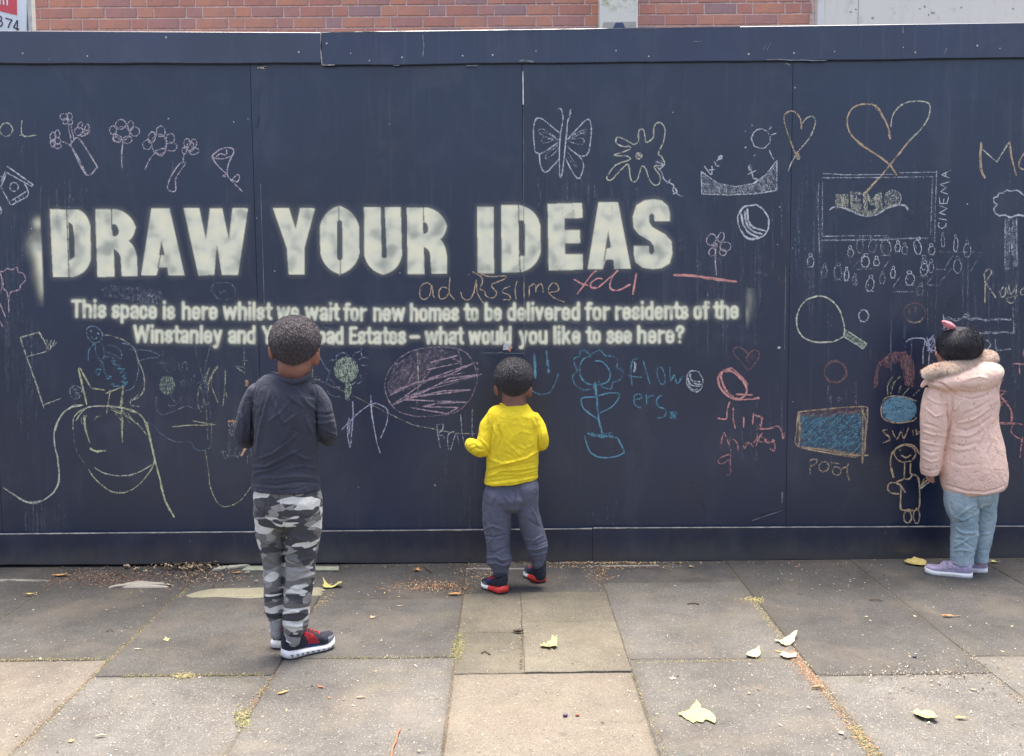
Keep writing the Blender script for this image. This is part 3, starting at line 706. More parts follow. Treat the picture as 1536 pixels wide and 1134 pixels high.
for (x, y, rx, ry) in aud:
    b = random.uniform(.65, .95)
    c = C('chalk_figure'); c.ell('N',(x,y,rx,ry,random.uniform(-12,12)), w=1.5, op=b).ell('N',(x+random.uniform(-6,10), y-ry-12, rx*.5, 13), w=1.4, op=b)
    c.st('N', f'{x-rx},{y+ry} {x-rx*.3},{y+ry*1.05} {x+rx*.2},{y+ry} {x+rx},{y+ry*1.08}|{x-rx*.7},{y-ry*.3} {x-rx*.3},{y+ry*.2}|{x+rx*.7},{y-ry*.2} {x+rx*1.2},{y+ry*.3}', w=1.3, op=b*.85).build()
for e in [(1190,362,20,38),(1135,452,22,38),(945,440,16,32),(985,460,14,28)]: C('chalk_figure').ell('M4', e, w=1.5, op=.75).ell('M4',(e[0],e[1]-e[3]-10,10,10), w=1.4, op=.7).build()
C('chalk_figure').hatch('M4','550,525 565,525 565,555 548,555', 80, 1.6, w=1.6).build()
for fr_, tx in [('N', '545,800 450,915'), ('N', '450,932 660,925'), ('N', '760,850 710,920'), ('N', '860,980 785,1095'), ('N', '780,1118 960,1120'), ('N', '985,990 1095,995'), ('N', '1130,985 1075,1060'), ('N', '1075,1062 1195,1065'), ('N', '1290,920 1185,1045'), ('N', '1150,930 1260,935'), ('N', '1310,800 1235,915'), ('M4', '1030,370 1275,372 1210,478 1140,472'), ('M4', '1100,400 1065,460'), ('M4', '1010,468 1070,470'), ('M4', '760,580 810,510'), ('M4', '765,597 880,597')]:
    C('chalk_bench').st(fr_, tx, 'white', 1.6, .62, False).build()
C('chalk_faint_word').st('M4','10,455 15,500|10,455 35,465 15,480 45,505|60,485 50,500 75,500 75,480|105,485 115,510|-35,450 -20,500|-60,455 -50,495|-75,450 -85,480','grey',1.7,.5).build()
C('chalk_faint_word').st('M4','120,500 125,540 150,535 150,490|150,505 180,495 190,510 200,490 220,505 240,490 260,510 275,490 295,495 310,540|130,560 150,530 205,525|125,500 130,565','orange',1.6,.42).build()
C('chalk_letters', 'tan letters M and O at the right edge').st('Q','110,215 105,290 110,360 130,405','tan',4.2,.9).st('Q','112,250 190,320 255,212','cream',2.4,.85,False).st('Q','255,212 265,290 290,390','tan',3.6,.85).st('Q','335,270 308,310 305,345 332,360|360,270 335,268','tan',3,.85).drips(1470,1484,265,300,5,110,op=.4).drips(1500,1536,240,300,5,60).build()
C('chalk_tree', 'cloud-topped tree with a scribbled trunk').st('Q','205,600 180,580 175,560 190,540 175,525 175,505 195,495 200,480 220,480 240,465 260,470 290,465 310,475 325,488 350,500 365,530 358,570 330,600','white',2.6).st('Q','200,598 230,592 260,605 300,592 340,600','white',3.0,.9).hatch('Q','232,610 252,610 254,870 232,880',78,1.7,'white',2,.62,.5).hatch('Q','270,610 292,610 292,855 274,862',78,1.7,'white',2,.62,.5).st('Q','232,610 232,880|292,610 294,860|252,615 258,700 254,800|272,612 266,700 268,800|232,868 268,866','white',1.9,.75,False).drips(1505,1530,380,420,8,90,op=.44).build()
C('chalk_writing', 'yellow-tan word beginning Rayo').st('Q','125,895 130,960 128,1045','yellow',3,.8).st('Q','122,893 145,872 162,890 135,940 160,980 186,1022|225,962 208,985 212,1015 232,1005 236,968 248,1000|250,948 262,1000 292,955|290,960 285,1020 262,1048 240,1022 302,1008|332,965 312,985 318,1003 338,1000','cream',2.5,.75).st('Q','130,950 127,1040','tan',2,.8).build()
C('chalk_racket').st('M4','490,850 495,810 480,740 460,690 420,645 370,622 320,625 270,650 235,700 222,760 235,820 270,860 330,880 400,882 440,875 490,850','cream',2.6,.9).st('M4','505,815 620,890 600,918 490,850 505,815','green',2.3,.9,False).hatch('M4','505,820 612,890 600,912 495,850',35,1.8,'green',2,.72,.5).build()
C('chalk_ball', 'small white ring beside the racket').ell('M4',(602,732,28,34), w=2.4).build()
C('chalk_smiley', 'brown smiley').ell('M4',(890,715,60,56), col='tan', op=.5).ell('M4',(892,714,57,56), col='brown', op=.7, w=2.6).st('M4','860,690 862,722|897,683 897,724|850,755 880,770 920,765 940,742','tan',2.6,.7).build()
C('chalk_pool_sign').st('M4','1055,725 1060,800 1058,812|1450,680 1455,835','white',2.2,.8,False).st('M4','1060,750 1090,742 1130,762 1180,737 1210,757 1250,740 1290,760 1350,747 1400,752 1450,757|1062,756 1110,752 1150,748 1200,745 1270,752 1330,755 1445,750|1200,830 1240,822 1270,832 1310,822 1350,832 1400,823 1455,828|1225,826 1300,832 1380,824 1452,832','white',2.3,.7).st('M4','1160,745 1180,722 1205,735|1298,868 1322,895 1302,922 1272,915|1350,865 1360,925 1440,920','white',2.1,.75).hatch('M4','1185,725 1205,725 1200,745',0,1.5).build()
C('chalk_scribble', 'white scribble beside the girl').st('M4','840,885 870,862 920,858 950,870 940,930 940,1005|965,860 975,920 970,1030|1000,840 970,880 960,900 1005,930 1005,880 995,850|950,870 990,940 960,900 985,860 1000,900 962,930|990,985 995,992|960,850 980,900 1000,850','lilac',2.3,.85).build()
# ---- lower half, right
C('chalk_cricket_ball').ell('M3',(1398,200,88,98,-10), w=2.8, op=.95).st('M3','1365,122 1370,190 1400,230 1470,252|1350,135 1357,200 1392,250 1455,270|1330,150 1342,215 1375,262 1432,288|1340,275 1380,295 1435,292','white',3.3,.95).st('M3','1362,130 1368,185 1402,232','white',2,.8).build()
C('chalk_flower', 'faint pink flower on a thin stem').ell('M3',(1160,300,26,32,20),(1215,287,17,28,20),(1240,340,30,27),(1165,370,18,22,20),(1225,372,20,17,30), col='rose', w=1.9, op=.85).hatch('M3', C('').ellpoly(1180,332,16,16), 40, 1.6,'pink',1.9,.8).st('M3','1185,350 1183,420 1190,505','rose',2.1,.85).build()
C('chalk_line').st('M3','945,500 1060,505 1180,525 1305,538','salmon',4.4,1.0).st('M3','1010,503 1200,522 1300,540','salmon',3,1).build()
C('chalk_words', 'tan handwriting under the heading').st('M2','1010,560 985,545 950,565 945,620 970,640 1000,615 1012,560 1020,615 1030,630|1100,575 1070,570 1052,600 1060,635 1090,630 1110,600|1115,512 1112,600 1142,640|1175,595 1190,635 1225,640 1250,600 1265,530 1270,600 1305,662|1240,480 1290,510 1300,540 1285,580 1310,590 1320,620 1360,630 1380,600 1350,560 1385,540 1430,520 1425,505 1340,510 1270,485|1455,565 1420,580 1415,600 1450,615 1455,640 1415,640','tan',2.0,.9).st('M3','60,530 48,580 55,640|98,545 98,635|128,560 128,625|130,570 155,550 165,570 165,600|165,575 190,550 205,570 205,600|235,600 290,590 290,560 265,545 240,570 240,600 270,630 330,655','tan',2.0,.9).build()
C('chalk_words', 'red word under the heading').st('M3','380,525 430,552 465,560|512,478 480,500 400,610|545,525 515,520 480,545 480,570 515,572 545,550 632,475 600,510 585,560 600,585 640,585 705,552','salmon',2.8,1).st('M3','735,488 715,612','salmon',3.6,1).st('M3','713,628 718,640','grey',2.5,.8).build()
for fr_, tx, cl, w_, o_ in [('M3','250,765 400,770 530,792 700,780 850,778 1145,785','sky',1.4,.55),('M3','1200,780 1400,793 1520,775','sky',1.4,.55),('M3','640,870 900,860 1020,872 1200,865 1360,868','cream',1.3,.42),('M2','400,795 440,820 520,830','sky',1.4,.5),('M2','410,825 500,720 600,680 700,700 900,760','sky',1.4,.5),('M2','540,800 600,800 650,870','sky',1.4,.45),('M2','900,740 1020,780 1200,720 1480,720','sky',1.4,.42),('M2','380,790 470,815 520,860','sky',1.4,.5),('M1','1255,830 1340,775 1420,760 1520,745','sky',1.4,.5)]:
    C('chalk_scratch').st(fr_, tx, cl, w_, o_).build()
C('chalk_heart', 'small brown heart').st('M3','1370,950 1345,925 1310,910 1285,925 1295,955 1335,1000 1372,1038 1420,985 1432,950 1415,928 1385,935 1365,965','brown',2.2,.85).hatch('M3','1355,970 1390,955 1395,990 1370,1005',70,2,'brown',2,.7).build()
C('chalk_smile_face').st('B3','156,40 160,80 162,180','blue',4.2,1,False).st('B3','225,22 232,90 240,152','blue',4.0,.9,False).st('B3','145,250 170,265 210,270 250,250 280,195 293,150','blue',2.3,.85).build()
C('chalk_potted_flower').st('B3','480,240 430,245 385,210 375,165 400,140 385,100 385,65 415,55 415,30 440,20 475,45 495,35 530,20 558,50 600,55 630,75 625,120 650,130 660,160 640,190 600,205 590,240 530,225','blue',2.2,.8).st('B3','500,80 540,85 575,120 588,160 570,200 520,215 460,210 420,170 415,110 440,65 480,55','blue',2.6,.9).st('B3','500,200 510,280 520,400 540,490','blue',4,.95).st('B3','510,285 430,290 425,320 445,360 520,415|515,280 570,265 635,265 630,300 590,345 530,375|440,505 470,590 520,625 590,628 660,605 660,580 630,520','blue',2.8,.95).st('B3','455,490 500,500 600,488|480,505 560,510 630,515|470,498 620,510|480,488 540,515 590,500|500,200 490,240|520,190 545,235','blue',2.6,.85).build()
C('chalk_words', 'blue word flowers').st('B3','745,70 720,75 705,110 705,160 712,220|690,162 725,170 765,175|772,75 800,170 815,218|925,115 930,195 950,160 965,210 990,180 1000,165|730,300 765,290 755,270 728,275 722,310 735,340 765,345|790,270 795,330|795,295 815,278 835,280|880,275 850,300 860,340 900,355 895,395 855,405','blue',2.5,.85).ell('B3',(875,165,21,52,-12), col='blue', w=2.4).st('B3','725,85 730,130 720,142 735,95','white',2.2,.8).hatch('B3','928,368 962,368 960,410 928,408',60,1.8,'blue',2.2,.8).build()
C('chalk_ball', 'small striped ball after the word flowers').ell('B3',(1067,195,46,60,-10), w=2.2).st('B3','1040,150 1050,190 1100,200|1025,175 1045,215 1095,225|1028,205 1050,240 1085,240|1035,160 1060,205 1108,215','white',2.4,.85).build()
C('chalk_ring', 'thick red ring').st('B3','1240,130 1205,160 1205,220 1250,275 1310,300 1355,270 1355,220 1300,155 1240,130 1215,170 1240,240 1290,290|1235,132 1200,170 1212,235 1265,288 1320,296|1310,300 1380,298 1435,290|1300,270 1395,273','salmon',3.2,.95).st('B3','1240,130 1280,125 1340,180 1370,215|1225,140 1300,150 1365,215','salmon',2.4,.85).build()
C('chalk_words', 'red handwriting on the right').st('B3','1195,405 1245,408 1250,360 1265,310|1285,345 1285,410 1297,465|1345,398 1343,458|1400,375 1395,440|1400,385 1445,400 1445,425 1430,465 1512,462','salmon',2.8,.9).st('B4','8,462 60,465 115,450 140,485 145,520 155,482|0,395 20,400 25,430 15,465|0,490 0,540|30,490 0,530 40,540|40,520 60,545 100,530|85,520 100,560 95,590 70,575','salmon',2.5,.85).st('B3','1230,485 1210,575|1235,485 1265,565|1265,510 1262,575|1280,520 1305,545 1315,595|1370,540 1345,560 1345,580 1375,545 1400,570|1440,500 1410,570|1400,545 1440,510 1510,550|1270,610 1220,625 1200,650 1220,665 1260,640|1270,575 1268,650 1270,720 1250,725','salmon',2.2,.75).build()
C('chalk_ring', 'brown ring').ell('B4',(440,140,60,60),(444,146,62,60), col='brown', w=2.4, op=.8).st('B4','405,210 395,300|395,290 418,290 405,305|450,290 480,290 465,308 450,295','pink',1.9,.6).st('B4','560,200 560,330','salmon',2.4,.55).drips(1265,1295,560,580,4,60,op=.44).build()
c = C('chalk_swimming_pool'); c.hatch('B4','245,385 600,365 602,605 245,560',-35,2.6,'blue',2.6,.76,1.4).hatch('B4','245,385 600,365 602,605 245,560',-50,5.0,'sky',2.0,.62,1.8).hatch('B4','248,366 592,340 600,372 380,398 248,392',-5,1.8,'brown',2.2,.7).hatch('B4','248,366 592,340 600,372 380,398 248,392',0,3.4,'tan',1.8,.5)
c.st('B4','230,370 400,352 600,340 625,372 618,470 600,640|232,370 222,480 228,562 400,602 560,628|600,350 598,500 595,665|630,615 555,612 250,565|240,365 236,560|590,350 612,420 610,600|228,380 244,470 236,558|250,572 420,605 600,618','tan',2.5,.85).hatch('B4','224,370 244,366 246,560 224,562',80,2.2,'tan',2,.55).hatch('B4','588,350 620,362 612,620 590,610',80,2.4,'tan',2,.6).hatch('B4','250,562 600,606 560,628 400,600 250,578',8,1.8,'tan',2.1,.65).build()
C('chalk_pool_word').st('B4','300,640 298,732|300,642 335,640 330,665 300,680|480,690 512,680|515,660 508,710 523,760|405,655 470,665','tan',2.3,.8).ell('B4',(378,680,28,28),(450,705,24,23), col='tan', w=2.3).build()
c = C('chalk_paddling_pool'); e = C('').ellpoly(805,355,98,74)
e = [(min(max(x,712),900), y) for x, y in e]
c.hatch('B4', e, 5, 1.7, 'blue', 2.8, 1.0, .6).hatch('B4', e, 70, 3.4, 'sky', 2.6, .72, .8).st('B4','905,310 850,290 780,280 730,290 705,330 705,390 735,420 800,432 880,420 902,400|702,340 710,400 770,430','tan',2.4,.85)
c.st('B4','740,275 740,215 770,165|755,275 775,205 815,165|795,278 815,215|825,278 860,235|880,280 930,235','yellow',2.1,.75).build()
c = C('chalk_brown_hair'); c.hatch('B4','820,40 870,50 888,100 885,225 835,222 815,120',82,2.2,'brown',2.4,.85,1.6).hatch('B4','690,95 740,40 820,28 862,60 790,85 720,125',60,2.6,'brown',2.3,.8,1.5).st('B4','690,90 668,160 665,235|700,100 680,150 682,215|672,160 675,230|710,80 770,38 850,30|840,40 860,210','brown',2.4,.85).drips(1312,1375,560,590,6,40,'brown',.5).build()
C('chalk_swim_word').st('B4','740,470 710,480 745,510 750,530 710,545|765,475 790,525 815,480 830,520 860,455|880,470 885,505|900,465 905,500 915,480 925,500','tan',2.5,.85).build()
c = C('chalk_girl_drawing'); c.ell('P',(218,680,60,50), col='tan', w=2.6, op=.9).st('P','155,820 135,760 140,690 170,650 215,630 270,640 300,690|150,818 142,760|165,655 215,632 275,655|195,690 225,705 252,688|185,662 195,662|215,735 212,825|250,735 248,790 262,800 290,815 300,880 295,990 250,1005 200,1000 190,980 195,880 185,850|212,825 165,845 130,850 118,880 140,905 185,910|165,845 200,870 220,905|215,825 240,825 262,800|302,880 345,830 385,820|330,820 305,868|190,960 200,1002 250,998','tan',2.7,.95).st('P','385,825 345,850 306,882','cream',2.4,.85).ell('P',(232,1040,22,35),(283,1035,17,42), col='tan', w=2.7, op=.9).build()
C('chalk_red_figure').st('R','200,410 300,520 355,600 362,720','salmon',3.4,.85).st('R','200,410 310,425 255,455|215,490 290,440|215,540 325,510|230,570 280,545|235,300 280,310 215,385|235,290 280,310|215,722 300,718 470,735|215,726 360,730|375,735 355,790 385,840 470,885|465,850 445,1000 440,1050|370,160 479,165|435,160 438,270|475,20 472,100|215,642 232,640','salmon',2.5,.8).build()
# ---- lower half, left
C('chalk_flag').st('M1','115,855 150,965 280,930 222,825 115,855|150,965 195,1090 250,1258','cream',2.3,.8,False).st('M1','152,970 198,1090 248,1250','cream',2,.7,False).st('B1','240,335 345,293|250,325 320,302','cream',2,.7,False).st('M1','245,870 268,870 262,925 290,870 285,925 310,868 300,905 325,880','cream',1.9,.75,False).build()
C('chalk_stick_person').st('K','150,110 190,95 240,115 265,160 245,205 205,218 165,190 150,150 150,110|180,170 205,190 230,175','sky',1.9,.75).st('K','210,220 215,290 250,350 280,300 260,220|205,225 165,270 158,355|255,350 250,420 230,460 215,415 250,415|265,355 290,455 330,465 305,485 290,455|190,225 215,235','blue',2.0,.8).ell('K',(180,130,3,3),(233,150,4,4), w=2).st('K','275,250 330,235 400,280 400,340 360,310 280,280|275,325 330,320 350,340','sky',1.6,.65).build()
C('chalk_zigzag').st('K','320,360 365,345 340,375 400,385 375,410 430,410 395,440 450,440 410,470 445,480 405,500 455,510 420,540|400,500 440,520 410,530|325,525 350,520 345,540 420,535','blue',2,.85,False).build()
C('chalk_shark_outline').st('K','270,160 350,170 440,210 500,260 530,350 560,420 575,500 565,580 520,630 475,640 480,680 540,688|300,158 400,190|480,650 530,600','cream',2.1,.75).st('K','410,220 480,240 515,290 530,380 530,430 490,550 420,575|455,268 600,275 690,318 590,335 525,355','sky',1.9,.7).build()
C('chalk_crowned_face').st('B1','490,325 445,130 450,115 515,235 600,248|600,265 700,225 680,350|455,150 470,230 492,330','yellow',2.7,.85,False).st('B1','540,245 540,320','cream',1.6,.5).st('B1','625,240 605,380|700,230 690,360 690,460 695,545|695,400 693,540','yellow',2.4,.8).st('B1','480,330 415,335 350,385 310,470 310,560 330,650 330,770 290,840 210,885 150,880 80,840 20,800|470,333 400,345 345,395 312,480|325,640 336,760 300,830|240,872 160,882 100,855','cream',2.5,.85).st('B1','415,470 420,400 480,350 570,335 690,345 770,370 820,420 850,530 875,620 860,690 800,770 740,815 680,828 620,815 540,750 500,690','yellow',2.4,.85).st('B1','430,420 490,348 590,337 700,350 770,375','cream',2.6,.8).st('B1','500,690 440,600 415,500 415,470','cream',1.8,.55).st('B1','828,425 855,540 880,650 920,800 940,880 990,970|832,430 848,500 876,640|910,780 938,880','yellow',3.1,.9).st('B1','535,685 600,720 700,732 780,715 860,670','cream',2.3,.8).st('B1','510,575 545,592 600,590|510,580 530,588 560,600','yellow',3.1,.95).st('B1','475,385 485,470 510,545','yellow',3.0,.85).st('B1','460,400 465,440|495,375 470,440|620,340 700,380 800,460 830,500|690,350 740,440|720,370 770,440|650,370 690,420|625,355 760,420 835,505|535,415 550,398 572,393','yellow',2.0,.7).build()
C('chalk_dollar_sign').ell('B1',(430,258,34,38), op=.6, w=2).st('B1','430,225 430,290|450,240 420,245 425,258 448,262 440,280 412,278|410,230 455,285','white',1.8,.6).build()
C('chalk_wandering_line').st('B1','835,425 880,455 910,490 990,538 1080,540 1100,575 1130,590 1165,585 1195,560 1200,480 1190,350 1165,200 1165,100 1200,-20','sky',1.6,.65).st('B1','1165,585 1180,700 1200,820 1250,900 1310,900 1370,865 1425,790','yellow',1.9,.75).build()
C('chalk_grass_strokes').st('K','950,235 960,300 1000,450 1040,580|1050,400 1030,500 1000,720 970,660 985,540 1030,700 1045,950|1060,400 990,530|1045,580 1035,430|1000,450 1020,540','cream',1.8,.6).st('K','1120,385 1080,440 1070,530 1120,665|1175,415 1170,540 1155,690|1175,570 1188,625|1055,400 1025,500|1125,390 1060,480 1045,580','yellow',2.0,.75).build()
C('chalk_faint_word', 'faint word tennis').st('K','710,270 720,400 770,440|675,370 755,365|800,430 800,385 835,365 830,400 855,435|855,430 860,370 885,365 890,430|925,370 930,430|940,420 945,560|840,490 850,530 860,490 870,540|875,470 885,530|900,500 905,540|920,480 925,530|960,520 1000,500|1000,420 1030,460|1010,460 1030,420','grey',1.7,.62).build()
c = C('chalk_green_bulb'); c.hatch('K', C('').ellpoly(745,530,58,68), 78, 2.1, 'green', 2.0, .66, 1.5).hatch('K','720,560 770,570 765,615 700,600',70,2.4,'green',1.7,.5).st('K','665,620 662,700 710,750 800,720 890,685 950,705 1060,660|750,680 805,680 850,615|760,600 815,670','grey',2,.65).build()
C('chalk_arrow').st('K','780,838 900,828 1100,825 930,795','yellow',2.1,.8,False).st('K','1310,250 1318,440 1240,392 1350,400','cream',1.8,.65,False).st('K','1285,348 1348,350','cream',1.6,.6).build()
C('chalk_smudged_block').hatch('K','1190,800 1262,800 1245,905 1205,905',82,2.4,'white',1.7,.6,1).hatch('K','1195,792 1258,790 1258,806 1195,808',5,1.6,'orange',2.2,.85,.5).st('K','1205,730 1205,790|1235,730 1245,790|1250,770 1262,780','white',1.8,.55).drips(342,352,655,668,5,30,'white',.5).build()
C('chalk_mark').hatch('K','1322,490 1338,495 1342,535 1322,540',60,1.8,'orange',2.2,.8,.6).build()
C('chalk_faint_word', 'small word by the boy').st('K','1140,1025 1190,1020|1155,1000 1165,1070 1180,1072|1185,1040 1195,1070 1215,1035 1215,1070|1238,1060 1240,1025|1260,1030 1262,1070 1280,1030 1282,1065|1340,1040 1335,1110|1360,1000 1365,1050 1345,1050|1255,990 1250,1060','white',1.8,.62).st('K','1330,990 1290,1055|1322,990 1292,1050','orange',3.6,.95).build()
c = C('chalk_scribbled_cloud'); c.hatch('M1','575,580 640,560 740,565 860,580 925,600 925,640 800,650 720,640 590,625',84,2.2,'white',1.8,.50,1.6).hatch('M1','700,625 860,600 900,660 860,690 760,660',80,2.5,'white',2,.55,1.6).build()
C('chalk_face', 'small pale oval face under the heading').st('M1','1200,575 1215,550 1270,545 1310,550 1335,590 1325,625 1280,640 1235,632 1205,600 1195,580|1245,590 1255,605 1270,590 1285,602','sky',1.7,.65).build()
# ---- lower half, middle
c = C('chalk_sunflower'); c.hatch('B2', C('').ellpoly(527,130,68,72), 80, 1.9, 'green', 2.2, .78, 1.0).hatch('B2','518,210 554,210 550,285 540,315 520,290',84,1.8,'green',2.1,.75,.5)
c.st('B2','470,80 475,50 510,33 545,55|560,60 580,35 610,30 615,60|595,75 630,60 652,70|610,105 645,105|600,155 640,150|605,160 615,190 590,212|455,205 460,225 500,232|430,75 470,78|580,200 560,215|612,10 612,50','white',1.9,.68).st('B2','370,50 400,100 430,150 420,180 415,230 440,275 495,285|405,120 440,140|425,180 455,200','sky',1.9,.7).build()
C('chalk_long_line').st('B2','345,180 450,225 560,275 660,325 780,385 900,440 1020,465 1150,490 1285,493','cream',1.8,.7).st('B2','335,110 335,200|350,160 345,205|365,170 380,190','cream',2,.65).build()
C('chalk_arched_letters').st('B2','500,472 560,410 620,355 680,322 730,335 762,365 755,440 720,520','lilac',2.1,.85).st('B2','665,275 675,400 700,540 720,603|545,400 533,480 548,575|563,310 565,400 550,570|550,420 540,500','lilac',2.5,.85).build()
c = C('chalk_scribbled_oval'); c.st('B2','760,290 745,210 780,120 850,50 930,15 1020,5 1120,5 1200,30 1245,90 1270,170 1250,250 1220,310 1150,370 1050,390 930,395 830,370 780,325 760,290','pink',2.0,.72).hatch('B2','795,110 930,25 1070,12 1100,40 1000,110 960,170 940,220 775,275 760,210',-52,2.4,'pink',2.1,.64,1.8)
c.hatch('B2','860,90 1000,15 1150,30 1180,90 1040,110 960,150 870,210',-12,4.2,'pink',2.0,.5,1.8)
c.st('B2','770,280 900,210 1110,160 1245,95 1000,180 790,330 960,260 1110,180 1295,155 1060,210 870,290 1235,245 1080,250 850,300 1220,315 1050,320 960,340 1165,345 1100,380 890,345|985,130 1180,90 1120,60 1000,90 1160,50','pink',2.3,.85,False).st('B2','770,270 850,230 1000,190 1200,145|800,325 900,270 1100,215 1290,160','pink',2,.75).st('B2','930,10 935,200 925,350','cream',1.9,.7).st('B2','1160,20 1180,90 1170,110|1245,90 1272,95 1272,140','pink',2,.7).build()
C('chalk_ball_word').st('B2','1040,440 1045,490 1060,575|1040,445 1075,440 1072,470 1045,500 1080,505 1080,520|1140,480 1105,500 1105,570 1120,580 1150,490 1165,555','white',2.0,.78).st('B2','1175,375 1185,500 1205,570|1242,345 1240,480 1248,520','lilac',2.1,.8).drips(660,672,672,690,4,110,op=.38).build()
# rain-washed streaks over wide areas
c = C('washed_streaks')
for a in [(60,140,270,300,30,60),(1040,1175,300,420,55,120),(1185,1240,250,400,30,120),(0,60,330,520,30,130),(1380,1536,330,560,60,120),(1380,1536,600,700,14,90),(800,1000,270,290,25,40),(640,720,600,780,10,90),(1090,1180,560,620,14,90),(1000,1030,300,400,8,60),(870,960,740,780,10,40),(35,100,740,760,16,60),(1240,1370,430,600,24,110),(20,60,560,700,12,60)]:
    c.drips(*a, op=.50, w=1.9)
tag(c.build(), kind='stuff')
C('chalk_smudge').hatch('B3','1290,990 1420,950 1500,930 1512,960 1400,985 1300,1005',-12,3,'grey',4,.24,2).build(); C('chalk_smudge').hatch('B4','0,950 60,940 140,890 140,960 40,980 0,985',-14,3,'grey',4,.24,2).build(); C('chalk_smudge').hatch('B1','0,890 60,870 90,900 70,960 0,1000',20,4,'grey',3,.22,3).build(); C('chalk_smudge').hatch('B1','60,1030 340,1000 350,1050 60,1052',85,4,'grey',2,.2,2).build()

# ================================================================== sprayed stencil lettering
def rounded(pts):
    """polygon corners (x, y, radius) -> point list"""
    out = []; n = len(pts)
    for i in range(n):
        p = np.array(pts[i][:2], float); r = pts[i][2] if len(pts[i]) > 2 else 0
        if r <= 0: out.append(p); continue
        a = np.array(pts[i-1][:2], float) - p; b = np.array(pts[(i+1) % n][:2], float) - p
        la, lb = np.linalg.norm(a), np.linalg.norm(b); a /= la; b /= lb
        ra, rb = min(r, la * .95), min(r, lb * .95)
        q0, q2 = p + a * ra, p + b * rb
        for t in np.linspace(0, 1, 9): 
            u = 1 - t; out.append(q0 * (u*u) + (p * .62 + (q0 + q2) * .19) * 2*u*t + q2 * (t*t))
    return np.array(out)
class Raster:
    def __init__(s, x0, y0, x1, y1, cell=1.0, ss=2):
        s.x0, s.y0, s.cell, s.ss = x0, y0, cell, ss
        s.nx = int((x1 - x0) / cell) + 1; s.ny = int((y1 - y0) / cell) + 1
        xs = x0 + (np.arange(s.nx * ss) / ss - 0.25) * cell; ys = y0 + (np.arange(s.ny * ss) / ss - 0.25) * cell
        s.X, s.Y = np.meshgrid(xs, ys); s.m = np.zeros(s.X.shape)
    def win(s, P, pad=2):
        c = s.cell / s.ss
        i0 = max(0, int((P[:,0].min() - pad - s.x0) / c)); i1 = min(s.X.shape[1], int((P[:,0].max() + pad - s.x0) / c) + 2)
        j0 = max(0, int((P[:,1].min() - pad - s.y0) / c)); j1 = min(s.X.shape[0], int((P[:,1].max() + pad - s.y0) / c) + 2)
        return slice(j0, j1), slice(i0, i1)
    def poly(s, P, val=1.0):
        w = s.win(P); X, Y = s.X[w], s.Y[w]; ins = np.zeros(X.shape, bool)
        for i in range(len(P)):
            (xa, ya), (xb, yb) = P[i], P[(i+1) % len(P)]
            if ya == yb: continue
            ins ^= ((ya > Y) != (yb > Y)) & (X < (xb - xa) * (Y - ya) / (yb - ya) + xa)
        s.m[w] = np.where(ins, val, s.m[w])
    def seg(s, a, b, r, val=1.0):
        P = np.array([a, b], float); w = s.win(P, r + 1); X, Y = s.X[w], s.Y[w]; d = P[1] - P[0]; L = (d @ d) or 1e-9
        t = np.clip(((X - P[0,0]) * d[0] + (Y - P[0,1]) * d[1]) / L, 0, 1)
        ds = np.hypot(X - P[0,0] - t * d[0], Y - P[0,1] - t * d[1])
        s.m[w] = np.where(ds < r, val, s.m[w])
    def down(s): return s.m.reshape(s.ny, s.ss, s.nx, s.ss).mean((1, 3))
def blur(a, sg):
    r = int(sg * 3) + 1; k = np.exp(-0.5 * (np.arange(-r, r + 1) / sg) ** 2); k /= k.sum()
    p = np.pad(a, ((r, r), (r, r)))
    p = sum(k[i] * p[i:i + a.shape[0], :] for i in range(2*r+1))
    return sum(k[i] * p[:, i:i + a.shape[1]] for i in range(2*r+1))
def spray_mat(name, c1, c2, c3, sc):
    t = NT(name); t.n.remove(t.b)
    c = t.coord((1, 0, 1)); n = t.noise(c, sc, 1.5, 0.45, 0.1); g = t.noise(c, 300, 2, 0.7)
    at = t.new('Attribute', attribute_name='op').outputs['Fac']
    col = t.ramp(n, [(0.30, c1), (0.50, c2), (0.66, c3)])
    a = t.math('ADD', at, t.math('MULTIPLY', t.math('SUBTRACT', g, 0.5), t.math('MULTIPLY', at, t.math('SUBTRACT', 1.05, at))), clamp=True)
    thin = t.maprange(n, 0.30, 0.46, 0.84, 1.0); a = t.math('MULTIPLY', a, thin, clamp=True)
    d = t.new('BsdfDiffuse', {'Color': col}); tr = t.new('BsdfTransparent')
    mx = t.new('MixShader', {0: a, 1: tr.outputs[0], 2: d.outputs[0]}); t.t.links.new(mx.outputs[0], t.out.inputs[0]); return t.m
SPR = spray_mat('spray_paint_cream', (0.54,0.55,0.44), (0.82,0.80,0.60), (0.92,0.87,0.62), 12)
SPR2 = spray_mat('spray_paint_cream_fine', (0.70,0.70,0.52), (0.84,0.82,0.62), (0.90,0.86,0.62), 24)
